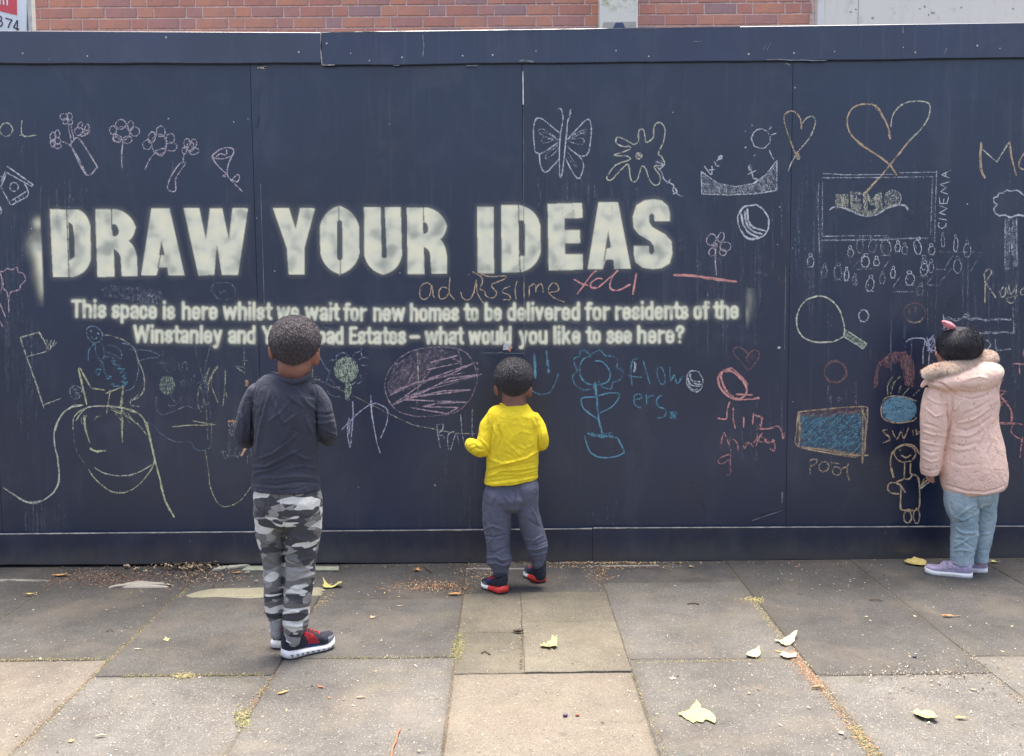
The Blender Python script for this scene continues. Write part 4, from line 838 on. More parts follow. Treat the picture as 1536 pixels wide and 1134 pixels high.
def raster_part(name, ras, alpha, mat, Y, label=None):
    ny, nx = alpha.shape
    keep = alpha > 0.012
    q = keep[:-1,:-1] | keep[1:,:-1] | keep[:-1,1:] | keep[1:,1:]
    use = np.zeros_like(keep); use[:-1,:-1] |= q; use[1:,:-1] |= q; use[:-1,1:] |= q; use[1:,1:] |= q
    idx = -np.ones(alpha.shape, int); jj, ii = np.nonzero(use); idx[jj, ii] = np.arange(len(jj))
    px = ras.x0 + ii * ras.cell; py = ras.y0 + jj * ras.cell
    d = np.array(_f)[None] + np.array(_r)[None] * ((px - 768) / FPX)[:, None] + np.array(_u)[None] * ((567 - py) / FPX)[:, None]
    t = Y / d[:, 1]; V = np.stack([d[:,0]*t, np.full(len(t), Y), CAMZ + d[:,2]*t], 1)
    qj, qi = np.nonzero(q)
    F = np.stack([idx[qj, qi], idx[qj+1, qi], idx[qj+1, qi+1], idx[qj, qi+1]], 1)
    me = bpy.data.meshes.new(name); me.vertices.add(len(V)); me.vertices.foreach_set('co', V.ravel())
    me.loops.add(F.size); me.loops.foreach_set('vertex_index', F.ravel().astype(np.int32)); me.polygons.add(len(F))
    me.polygons.foreach_set('loop_start', np.arange(0, F.size, 4, dtype=np.int32)); me.update(calc_edges=True)
    at = me.attributes.new('op', 'FLOAT', 'POINT'); at.data.foreach_set('value', np.clip(alpha[jj, ii], 0, 1).astype(np.float32))
    o = link(name, me, mat, hoard)
    if label: o['label'] = label
    return o
big = Raster(20, 285, 1060, 460, 1.25, 2)
def Z(fr, pts):
    x0, y0, sc = FR[fr]; return rounded([(x0 + p[0] / sc, y0 + p[1] / sc, (p[2] / sc if len(p) > 2 else 0)) for p in pts])
def seg(fr, x0_, y0_, x1_, y1_, r, val=0.0):
    x0, y0, sc = FR[fr]; big.seg((x0 + x0_/sc, y0 + y0_/sc), (x0 + x1_/sc, y0 + y1_/sc), r / sc, val)
on = lambda fr, *p: big.poly(Z(fr, p)); off = lambda fr, *p: big.poly(Z(fr, p), 0.0)
on('M1', (282,128),(440,130,0),(512,132,95),(516,512,100),(300,512)); off('M1', (388,200),(412,215,10),(422,300),(422,400,8),(392,420)); seg('M1',378,128,384,300,2.6); seg('M1',384,300,391,514,2.6)
on('M1', (540,127),(768,127,110),(774,295,80),(728,308),(775,322,80),(780,508),(690,508),(682,362,40),(645,355),(650,511),(552,512)); off('M1', (632,213),(655,213,4),(674,235,18),(672,282,20),(640,282)); seg('M1',632,125,634,240,2.6)
on('M1', (858,123),(962,123),(1047,503),(955,503),(948,458),(900,458),(888,503),(800,503)); off('M1', (915,305),(934,388),(902,388)); seg('M1',912,380,896,460,3)
on('M1', (1040,120),(1130,120),(1168,300),(1190,122),(1260,122),(1298,300),(1318,120),(1407,122),(1350,500),(1258,500),(1230,330),(1215,500),(1125,505))
on('M2', (110,120),(202,120),(240,240),(265,120),(350,122),(290,350),(290,498),(200,498),(190,350))
on('M2', (375,106,120),(600,108,120),(602,500,120),(382,500,120)); off('M2', (474,190,14),(504,190,14),(506,418,14),(476,418,14)); seg('M2',484,104,485,210,2.6); seg('M2',493,400,494,502,2.6)
on('M2', (627,115),(722,115),(728,398,0),(745,412,14),(757,396,8),(745,115),(836,115),(846,500,110),(630,500,110))
on('M2', (870,118),(1098,118,110),(1100,290,75),(1058,297),(1098,318,75),(1098,493),(1010,493),(1000,350,30),(966,342),(971,495),(875,495)); off('M2', (962,203),(978,203,4),(992,222,14),(990,265,16),(963,268)); seg('M2',964,114,966,230,2.6)
on('M2', (1268,113),(1362,113),(1365,492),(1272,490))
on('M3', (-31,105),(188,105,110),(196,483,115),(-28,487)); off('M3', (68,192),(96,192,6),(104,215),(103,393),(70,393)); seg('M3',67,100,69,210,2.4); seg('M3',72,385,77,488,3)
on('M3', (232,97),(428,92),(430,178),(328,180),(328,245),(415,245),(418,320),(330,322),(332,382),(432,382),(433,470),(238,475))
on('M3', (520,87),(632,87),(705,465),(610,467),(605,413),(562,415),(545,467),(458,467)); off('M3', (575,250),(592,345),(560,352)); seg('M3',565,345,552,420,3)
S_ = [(925,195),(838,195),(835,160),(822,150),(808,165),(808,200),(825,228),(900,270),(935,310),(940,380),(925,435),(880,462),(830,468),(770,460),(730,430),(720,380),(720,335),(808,335),(808,370),(822,387),(836,370),(833,335),(815,310),(750,272),(720,235),(714,170),(735,105),(780,78),(830,70),(880,78),(915,110),(926,150)]
x0, y0, sc = FR['M3']; big.poly(np.array([(x0 + a/sc, y0 + b/sc) for a, b in S_]))
m0 = big.down()
A = blur(m0, 0.42) ; H = blur(m0, 3.4)
gx_ = big.x0 + np.arange(big.nx) * big.cell; gy_ = big.y0 + np.arange(big.ny) * big.cell; GX, GY = np.meshgrid(gx_, gy_)
A = np.maximum(A * 0.99, H * 0.26)
ov = sum(a * np.exp(-((GX - cx) / rx) ** 2 - ((GY - cy) / ry) ** 2) for cx, cy, rx, ry, a in [(57,335,8,9,.75),(55,368,12,16,.75),(62,395,10,26,.9),(63,430,6,20,.5)])
edge = 59.8 + (GY - 300) * 0.040; ov *= 1 / (1 + np.exp((GX - edge) / 0.5))
A = np.maximum(A, np.clip(ov, 0, .95))
raster_part('sprayed_heading', big, A, SPR, YP - 0.00035, 'large cream stencilled heading DRAW YOUR IDEAS')
# small lettering: heavy condensed strokes in a unit box, cap height 1, x height .74
hx = .74; q = .115
GL = {
 'i': (.24, [[(.12,0.05),(.12,hx-.05)], [(.12,.93),(.12,.96)]]), 'l': (.24, [[(.12,0.05),(.12,.95)]]),
 'h': (.56, [[(q,.05),(q,.95)], [(q,.58),(.28,.67),(.44,.58),(.44,.05)]]), 'n': (.56, [[(q,.05),(q,hx-.05)], [(q,.58),(.28,.66),(.44,.58),(.44,.05)]]),
 'm': (.84, [[(q,.05),(q,hx-.05)], [(q,.58),(.28,.66),(.42,.58),(.42,.05)], [(.42,.58),(.58,.66),(.72,.58),(.72,.05)]]),
 'r': (.42, [[(q,.05),(q,hx-.05)], [(q,.52),(.25,.63),(.36,.64)]]), 'u': (.56, [[(q,hx-.05),(q,.16),(.26,.08),(.44,.16)], [(.44,hx-.05),(.44,.05)]]),
 'a': (.54, [[(q,.55),(.18,.65),(.36,.65),(.43,.55),(.43,.05)], [(.42,.40),(.20,.34),(q,.22),(.16,.09),(.30,.10),(.42,.22)]]),
 'c': (.52, [[(.41,.48),(.38,.62),(.26,.66),(.14,.60),(q,.36),(.14,.12),(.26,.07),(.38,.12),(.41,.26)]]),
 'e': (.54, [[(.42,.30),(.42,.55),(.27,.66),(.14,.58),(q,.36),(.14,.13),(.28,.07),(.40,.13),(.42,.20)], [(q,.37),(.42,.37)]]),
 'o': (.56, [[(.28,.66),(.15,.60),(q,.36),(.15,.13),(.28,.07),(.41,.13),(.44,.36),(.41,.60),(.28,.66)]]),
 's': (.50, [[(.39,.50),(.36,.63),(.24,.66),(.12,.58),(.14,.44),(.36,.30),(.40,.17),(.26,.07),(.12,.12),(q,.24)]]),
 'd': (.56, [[(.44,.05),(.44,.95)], [(.44,.58),(.28,.66),(.14,.58),(q,.36),(.14,.14),(.28,.07),(.44,.15)]]), 'b': (.56, [[(q,.05),(q,.95)], [(q,.58),(.28,.66),(.42,.58),(.44,.36),(.42,.14),(.28,.07),(q,.15)]]),
 'p': (.56, [[(q,-.20),(q,hx-.05)], [(q,.58),(.28,.66),(.42,.58),(.44,.36),(.42,.14),(.28,.07),(q,.15)]]),
 't': (.38, [[(.20,.90),(.20,.14),(.32,.08)], [(.06,.66),(.34,.66)]]), 'f': (.38, [[(.18,.05),(.18,.82),(.24,.92),(.35,.91)], [(.06,.66),(.34,.66)]]),
 'w': (.82, [[(.10,hx-.05),(.22,.07),(.38,.62)], [(.41,.66),(.58,.07),(.72,hx-.05)]]), 'v': (.52, [[(.10,hx-.05),(.26,.08),(.42,hx-.05)]]),
 'y': (.54, [[(.10,hx-.05),(.27,.10)], [(.44,hx-.05),(.27,.02),(.20,-.18),(.10,-.18)]]), 'k': (.56, [[(q,.05),(q,.95)], [(q,.30),(.42,.68)], [(.24,.42),(.45,.05)]]),
 'T': (.56, [[(.28,.05),(.28,.90)], [(.07,.90),(.49,.90)]]), 'W': (.98, [[(.10,.95),(.27,.07),(.47,.85)], [(.50,.9),(.70,.07),(.87,.95)]]),
 'Y': (.62, [[(.10,.95),(.31,.48),(.31,.05)], [(.52,.95),(.31,.48)]]), 'R': (.60, [[(q,.05),(q,.91),(.36,.91),(.46,.78),(.42,.56),(q,.50)], [(.34,.50),(.46,.36),(.47,.05)]]),
 'E': (.50, [[(.42,.91),(q,.91),(q,.08),(.42,.08)], [(q,.5),(.38,.5)]]), '?': (.52, [[(q,.72),(.16,.88),(.30,.93),(.42,.82),(.40,.66),(.26,.52),(.26,.34)], [(.26,.07),(.26,.08)]]), '-': (.46, [[(.06,.42),(.40,.42)]]),
}
sm = Raster(95, 432, 1150, 534, 1.0, 2)
def base1(x): return np.interp(x, [107, 240, 430, 600, 760, 900, 1108], [476, 479, 480.5, 482, 481, 480, 478])
def base2(x): return np.interp(x, [200, 330, 500, 700, 1027], [514, 515, 516.2, 516.6, 514.5])
def word(txt, xa, xb, base, cap=27):
    tot = sum(GL[ch][0] for ch in txt); k = (xb - xa) / tot; x = xa
    for ch in txt:
        wd, sts = GL[ch]
        for stq in sts:
            pts = catmull(stq, 4) if len(stq) > 3 and ch not in 'EWT' else np.array(stq)
            P = [(x + p[0] * k, float(base(x)) - p[1] * cap) for p in pts]
            for a, b in zip(P[:-1], P[1:]): sm.seg(a, b, 2.55)
        x += wd * k
for w_, a, b in [('This',107,160),('space',167,236),('is',243.5,263),('here',272,327),('whilst',334,408),('we',415,449),('wait',457,509),('for',515,550),('new',559,608),('homes',614,689),('to',696,718.5),('be',726.5,753),('delivered',760,871),('for',877,915),('residents',922,1033),('of',1039.5,1063.5),('the',1070,1108.5)]: word(w_, a, b, base1)
for w_, a, b in [('Winstanley',199.5,333.5),('and',341.5,384),('York',392,455),('Road',461,516),('Estates',523,609.5),('-',614,630),('what',637,695.5),('would',702.5,768),('you',778,822),('like',829,871.5),('to',879,902),('see',909.5,948),('here?',955,1027)]: word(w_, a, b, base2, 26.5)
ms = sm.down()
A2 = np.maximum(blur(ms, 1.15) * 1.02, blur(ms, 3.6) * 0.36)
gx_ = sm.x0 + np.arange(sm.nx); gy_ = sm.y0 + np.arange(sm.ny); GX, GY = np.meshgrid(gx_, gy_)
for cx, cy, rx, ry, a in [(1124,452,7,22,.22),(1121,470,4,14,.3)]:
    g_ = a * np.exp(-((GX - cx) / rx) ** 2 - ((GY - cy) / ry) ** 2) * (GX > 1118.5); A2 = np.maximum(A2, g_)
raster_part('sprayed_message', sm, A2, SPR2, YP - 0.00042, 'two lines of smaller cream stencilled words')
# torn scrap of paper stuck above the middle child
strip('torn_paper_scrap', [(755,520),(762,521),(766.5,518)], 11, YP - .003, simple('torn_paper', (0.5,0.5,0.5), .8, .3, 60))
strip('torn_paper_scrap', [(764,527),(767,518)], 3, YP - .0045, simple('orange_paper', (0.6,0.25,0.12), .8))
strip('torn_paper_scrap', [(745,530),(752,528),(758,531)], 1.3, YP - .002, WORN)
strip('scuff', lin(720,529.5,786,530,8,.3), .8, YP - .002, WORN)
# ================================================================== people
def sweep(mb, nodes, nseg=20, sub=5, cap=(True, True), mi=0, up=None, capk=1.0, power=1.0):
    """nodes: (Vector, a, b) -> tube with half-widths a (sideways) and b (in depth)"""
    P = catmull([tuple(n[0]) for n in nodes], sub); A = catmull([(n[1], n[2]) for n in nodes], sub)
    if len(nodes) == 2: A = np.array([np.array(nodes[0][1:3]) * (1-t) + np.array(nodes[1][1:3]) * t for t in np.linspace(0, 1, len(P))])
    n = len(P); T = [Vector(P[min(i+1, n-1)] - P[max(i-1, 0)]).normalized() for i in range(n)]
    dep = up or Vector((0, 1, 0)); t0 = T[0]
    if abs(dep.dot(t0)) > 0.9: dep = Vector((0, 0, 1))
    side = t0.cross(dep).normalized(); rings = []
    def ring(p, s, d, a, b):
        out = []
        for k in range(nseg):
            c, sn = math.cos(2*math.pi*k/nseg), math.sin(2*math.pi*k/nseg)
            if power != 1: c = math.copysign(abs(c) ** power, c); sn = math.copysign(abs(sn) ** power, sn)
            out.append(p + s * (a * c) + d * (b * sn))
        return out
    fr = []
    for i in range(n):
        t = T[i]
        side = (side - t * side.dot(t)).normalized(); d = side.cross(t) * -1
        fr.append((Vector(P[i]), side.copy(), d, float(A[i][0]), float(A[i][1]), t))
    if cap[0]:
        p, s_, d, a, b, t = fr[0]; h = min(a, b) * capk
        for k in (0.97, 0.8, 0.5, 0.22): rings.append(ring(p - t * (h * k), s_, d, a * math.sqrt(1-k*k), b * math.sqrt(1-k*k)))
    for p, s_, d, a, b, t in fr: rings.append(ring(p, s_, d, a, b))
    if cap[1]:
        p, s_, d, a, b, t = fr[-1]; h = min(a, b) * capk
        for k in (0.22, 0.5, 0.8, 0.97): rings.append(ring(p + t * (h * k), s_, d, a * math.sqrt(1-k*k), b * math.sqrt(1-k*k)))
    vs = [v for r in rings for v in r]; m = len(rings); fs = []
    for i in range(m - 1):
        for k in range(nseg):
            a, b = i*nseg + k, i*nseg + (k+1) % nseg; fs.append((a, b, b + nseg, a + nseg))
    fs.append(tuple(range(nseg))[::-1]); fs.append(tuple((m-1)*nseg + k for k in range(nseg)))
    mb.add(vs, fs, mi)
def ellipsoid(mb, c, rx, ry, rz, n=20, m=14, rot=None, mi=0):
    vs = []; 
    for i in range(m + 1):
        th = math.pi * i / m
        for k in range(n):
            ph = 2*math.pi*k/n; v = Vector((rx*math.sin(th)*math.cos(ph), ry*math.sin(th)*math.sin(ph), rz*math.cos(th)))
            if rot: v = rot @ v
            vs.append(Vector(c) + v)
    fs = [(i*n+k, (i+1)*n+k, (i+1)*n+(k+1)%n, i*n+(k+1)%n) for i in range(m) for k in range(n)]
    mb.add(vs, fs, mi)
def fuse(mb, voxel=0.005, smooth=4, name='m'):
    """one continuous surface out of overlapping volumes"""
    me = mb.mesh(name); o = bpy.data.objects.new('tmp', me); COL.objects.link(o)
    md = o.modifiers.new('r', 'REMESH'); md.mode = 'VOXEL'; md.voxel_size = voxel; md.use_smooth_shade = True
    if smooth:
        s = o.modifiers.new('s', 'SMOOTH'); s.factor = 0.5; s.iterations = smooth
    dg = bpy.context.evaluated_depsgraph_get(); dg.update()
    out = bpy.data.meshes.new_from_object(o.evaluated_get(dg)); out.name = name
    bpy.data.objects.remove(o); return out
def co(me):
    a = np.empty(len(me.vertices) * 3); me.vertices.foreach_get('co', a); return a.reshape(-1, 3)
def setco(me, a): me.vertices.foreach_set('co', a.ravel()); me.update()
def nrm(me):
    a = np.empty(len(me.vertices) * 3, np.float32); me.vertex_normals.foreach_get('vector', a); return a.reshape(-1, 3).astype(float)
def vnoise(V, scale, seed=0, stretch=(1, 1, 1)):
    return np.array([noise.noise(Vector((v[0]*stretch[0]*scale + seed, v[1]*stretch[1]*scale + seed*.7, v[2]*stretch[2]*scale - seed))) for v in V])
def folds(me, Y0, ridges, rnd=0.0, rscale=18, seed=1, stretch=(1, 1, 1), front_too=True):
    """push cloth in and out along traced fold lines (picture coordinates, width px, height mm)"""
    V = co(me); Nn = nrm(me)
    # picture coordinates of every vertex
    d = V - np.array([0, 0, CAMZ]); z = d @ np.array(_f); px = 768 + FPX * (d @ np.array(_r)) / z; py = 567 - FPX * (d @ np.array(_u)) / z
    D = np.zeros(len(V)); face = np.clip(-Nn[:, 1] * 2.2 + 0.25, 0, 1)
    for r in ridges:
        pts = r[0]; w, amp = r[1], r[2]; best = np.full(len(V), 1e9); tt = np.zeros(len(V))
        n = len(pts) - 1
        for i in range(n):
            a = np.array(pts[i], float); b = np.array(pts[i+1], float); e = b - a; L = e @ e
            t = np.clip(((px - a[0]) * e[0] + (py - a[1]) * e[1]) / L, 0, 1)
            ds = np.hypot(px - a[0] - t*e[0], py - a[1] - t*e[1]); m = ds < best
            best = np.where(m, ds, best); tt = np.where(m, (i + t) / n, tt)
        prof = np.exp(-(best / (w * .85)) ** 1.6) - 0.35 * np.exp(-(best / (w * 2.2)) ** 2)
        D += amp * 0.00155 * prof * (0.35 + 0.65 * np.sin(np.pi * np.clip(tt, 0.02, 0.98))) * face
    if rnd: D += rnd * 0.001 * (vnoise(V, rscale, seed, stretch) + 0.5 * vnoise(V, rscale * 2.3, seed + 9, stretch))
    V = V + Nn * D[:, None]; setco(me, V)
class Fig:
    def __init__(s, Y0): s.Y = Y0
    def p(s, x, y, dy=0.0): return W(x, y, s.Y + dy)
    def n(s, x, y, dy, r, rb=None):
        """r in picture pixels, rb (depth radius) in picture pixels too"""
        k = S(x, y, s.Y + dy); return (s.p(x, y, dy), r / k, (rb if rb is not None else r) / k)
def skin_mat(name, col, warm):
    t = NT(name); c = t.coord(); n = t.noise(c, 18, 4)
    colr = t.ramp(n, [(0.3, tuple(x * .85 for x in col)), (0.7, warm)])
    return t.surf(colr, 0.5, t.bump(t.noise(c, 500, 2), 0.15, 0.0005), 0.4, sub=0.08)
def crease(t, f, bmp=0.35, amt=0.5, st=(1, 1, .8)):
    n = t.noise(t.coord(st), 11, 3, 0.55, 1.6); r = t.math('ABSOLUTE', t.math('SUBTRACT', n, 0.5)); r = t.math('POWER', t.math('MULTIPLY', r, 5.0, clamp=True), 0.6)
    n2 = t.noise(t.coord(st, (3, 1, 5)), 27, 2, 0.5, 1.2); r2 = t.math('POWER', t.math('MULTIPLY', t.math('ABSOLUTE', t.math('SUBTRACT', n2, 0.5)), 5.0, clamp=True), 0.7)
    return t.bump(f, bmp, 0.0012, t.bump(t.math('ADD', r, t.math('MULTIPLY', r2, 0.35)), amt, 0.007, t.bump(t.noise(t.coord(), 70, 3), 0.22, 0.003)))
def cloth_mat(name, col, var=0.12, weave=900, sheen=0.05, rough=0.9, mott=12, bmp=0.35, cr=0.5):
    t = NT(name); c = t.coord(); n = t.noise(c, mott, 4, 0.6); f = t.noise(c, weave, 2); 
    colr = t.ramp(n, [(0.3, tuple(x * (1 - var) for x in col)), (0.7, tuple(min(1, x * (1 + var)) for x in col))])
    colr = t.mix(t.maprange(f, 0.35, 0.65, 0, 0.18), colr, tuple(min(1, x * 1.35) for x in col))
    return t.surf(colr, rough, crease(t, f, bmp, cr), 0.25, sheen=sheen)

def hair_cap(fig, cx, cy, rx, ry_m, rz, hairline, mat, par, curl=0.0022, tufts=5000, tl=0.006, name='hair', dy=0.0, tilt=0.0, tuftmat=None):
    """close-cropped hair: a shell over the skull, ragged at the hairline, with short curls standing on it"""
    k = S(cx, cy, fig.Y); c = fig.p(cx, cy, dy); RX, RZ = rx / k, rz / k; RY = ry_m
    n, m = 170, 110; vs = []
    R = Matrix.Rotation(tilt, 3, 'Y')
    def pos(th, ph, extra=0.0):
        u = Vector((math.sin(th)*math.cos(ph), math.sin(th)*math.sin(ph), math.cos(th)))
        zmin = np.interp(u.y / max(1e-6, math.hypot(u.x, u.y)), *hairline)
        edge = (u.z - zmin); mask = max(0.0, min(1.0, edge / 0.10 + 0.5 + 0.35 * noise.noise(u * 9)))
        nn = noise.noise(u * 11) * curl * .8 + noise.noise(u * 46) * curl * .55
        off = (-0.013 + 0.013 * mask) + nn * mask + extra
        tp = 1 - .17 * max(0.0, -u.z) ** 1.4; fl = 1 - .03 * max(0.0, u.z) ** 4
        q = Vector((u.x * (RX + off) * tp, u.y * (RY + off), u.z * (RZ + off) * fl))
        q += Vector((0, 0, 0))
        return c + R @ q, mask, (R @ Vector((u.x / RX, u.y / RY, u.z / RZ))).normalized()
    for i in range(m + 1):
        for j in range(n): vs.append(pos(math.pi * i / m, 2*math.pi*j/n)[0])
    fs = [(i*n+j, (i+1)*n+j, (i+1)*n+(j+1)%n, i*n+(j+1)%n) for i in range(m) for j in range(n)]
    mb = MB(); mb.add(vs, fs)
    for _ in range(tufts):
        u = Vector((random.gauss(0,1), random.gauss(0,1), random.gauss(0,1))).normalized()
        th, ph = math.acos(max(-1, min(1, u.z))), math.atan2(u.y, u.x)
        q, mk, nn = pos(th, ph)
        if mk < 0.6: continue
        a = nn.cross(Vector((random.gauss(0,1), random.gauss(0,1), random.gauss(0,1)))).normalized(); b = nn.cross(a)
        L = tl * random.uniform(.5, 1.2); w = 0.0008
        p0 = q - nn * .001; p1 = q + nn * (L * .5) + b * (L * .35); p2 = q + nn * (L * .62) - b * (L * .15)
        mb.add([p0 - a*w, p0 + a*w, p1 + a*w, p1 - a*w, p2 + a*w*.6, p2 - a*w*.6], [(0,1,2,3), (3,2,4,5)])
    return mb.build(name, mat, par, True)
def head_body(mb, fig, cx, cy, hw, hh, turn=0.0, hd=0.092):
    """skull, jaw, brow, nose, lips and ears facing away from the camera (+y), turned by `turn`"""
    k = S(cx, cy, fig.Y); c = fig.p(cx, cy); w, h = hw / k, hh / k
    R = Matrix.Rotation(turn, 3, 'Z')
    def o(x, y, z): return c + R @ Vector((x, y, z))
    rr = R
    ellipsoid(mb, o(0, 0, h*.10), w*.97, hd*.97, h*.88, rot=rr); ellipsoid(mb, o(0, hd*.1, -h*.3), w*.84, hd*.84, h*.62, rot=rr)
    ellipsoid(mb, o(0, hd*.35, -h*.55), w*.78, hd*.68, h*.62, rot=rr)          # face and jaw
    ellipsoid(mb, o(0, hd*.75, -h*1.0), w*.34, hd*.24, h*.20, rot=rr)         # chin
    ellipsoid(mb, o(0, hd*.90, h*.02), w*.62, hd*.16, h*.12, rot=rr)          # brow
    sweep(mb, [(o(0, hd*.96, -h*.05), .006, .006), (o(0, hd*1.10, -h*.36), .009, .010)], 10, 3)
    ellipsoid(mb, o(.009, hd*1.04, -h*.40), .007, .008, .006, 10, 8); ellipsoid(mb, o(-.009, hd*1.04, -h*.40), .007, .008, .006, 10, 8)
    ellipsoid(mb, o(0, hd*1.0, -h*.66), .019, .009, .0045, 12, 8, rr); ellipsoid(mb, o(0, hd*.98, -h*.75), .016, .010, .006, 12, 8, rr)
    for sx in (-1, 1): ellipsoid(mb, o(sx*w*.55, hd*.72, -h*.42), .018, .016, .018, 10, 8)  # cheeks
    return o, w, h, hd
def eyes(o, w, h, hd, par):
    E = simple('eye_white', (0.8,0.79,0.76), 0.2, 0.02); I = simple('iris_brown', (0.05,0.025,0.012), 0.15)
    for sx in (-1, 1):
        mb = MB(); ellipsoid(mb, o(sx*w*.42, hd*.86, -h*.10), .0125, .0115, .0085, 14, 10); ellipsoid(mb, o(sx*w*.42, hd*.86 + .0075, -h*.10), .0055, .0045, .0055, 10, 8, mi=1)
        mb.build('eye', [E, I], par, True)
def ear(mb, fig, x, y, rx, rz, dy=0.02, sx=1):
    k = S(x, y, fig.Y); c = fig.p(x, y, dy)
    R = Matrix.Rotation(math.radians(-28 * sx), 3, 'Z') @ Matrix.Rotation(math.radians(8 * sx), 3, 'Y')
    ellipsoid(mb, c, rx / k, .017, rz / k, 16, 12, R)
def hand(mb, p, d, side, up, s=1.0, curl=0.5, thumb=1):
    """palm with four jointed fingers and a thumb leaving its side; p wrist, d pointing direction, side across the palm, up = back of hand"""
    d, side = d.normalized(), side.normalized(); up = up.normalized()
    sweep(mb, [(p - d*.012*s, .017*s, .013*s), (p + d*.012*s, .020*s, .011*s), (p + d*.036*s, .025*s, .0095*s), (p + d*.048*s, .024*s, .008*s)], 14, 3, up=up)
    for k, (off, ln, r) in enumerate([(-.0195, .040, .0052), (-.0065, .046, .0056), (.0065, .043, .0054), (.0195, .034, .0047)]):
        q = p + d*.046*s + side*off*s; a = 0.15 + curl * .35; pts = [(q - d*.006*s, r*s, r*s)]; ang = 0
        for j, fr_ in enumerate((.45, .32, .23)):
            ang += curl * (.55, .8, .6)[j]; dirv = d * math.cos(ang) - up * math.sin(ang); q = q + dirv * ln * fr_ * s; pts.append((q, r*s*(1 - .12*(j+1)), r*s*(1 - .12*(j+1))))
        sweep(mb, pts, 10, 3, up=side)
    q = p + d*.010*s + side*(-.020*s*thumb); t1 = (d*.55 - side*.75*thumb - up*.35).normalized(); t2 = (d*.85 - side*.25*thumb - up*.5).normalized()
    sweep(mb, [(q, .0085*s, .0085*s), (q + t1*.022*s, .0068*s, .0068*s), (q + t1*.022*s + t2*.020*s, .0052*s, .0052*s)], 10, 3, up=up)

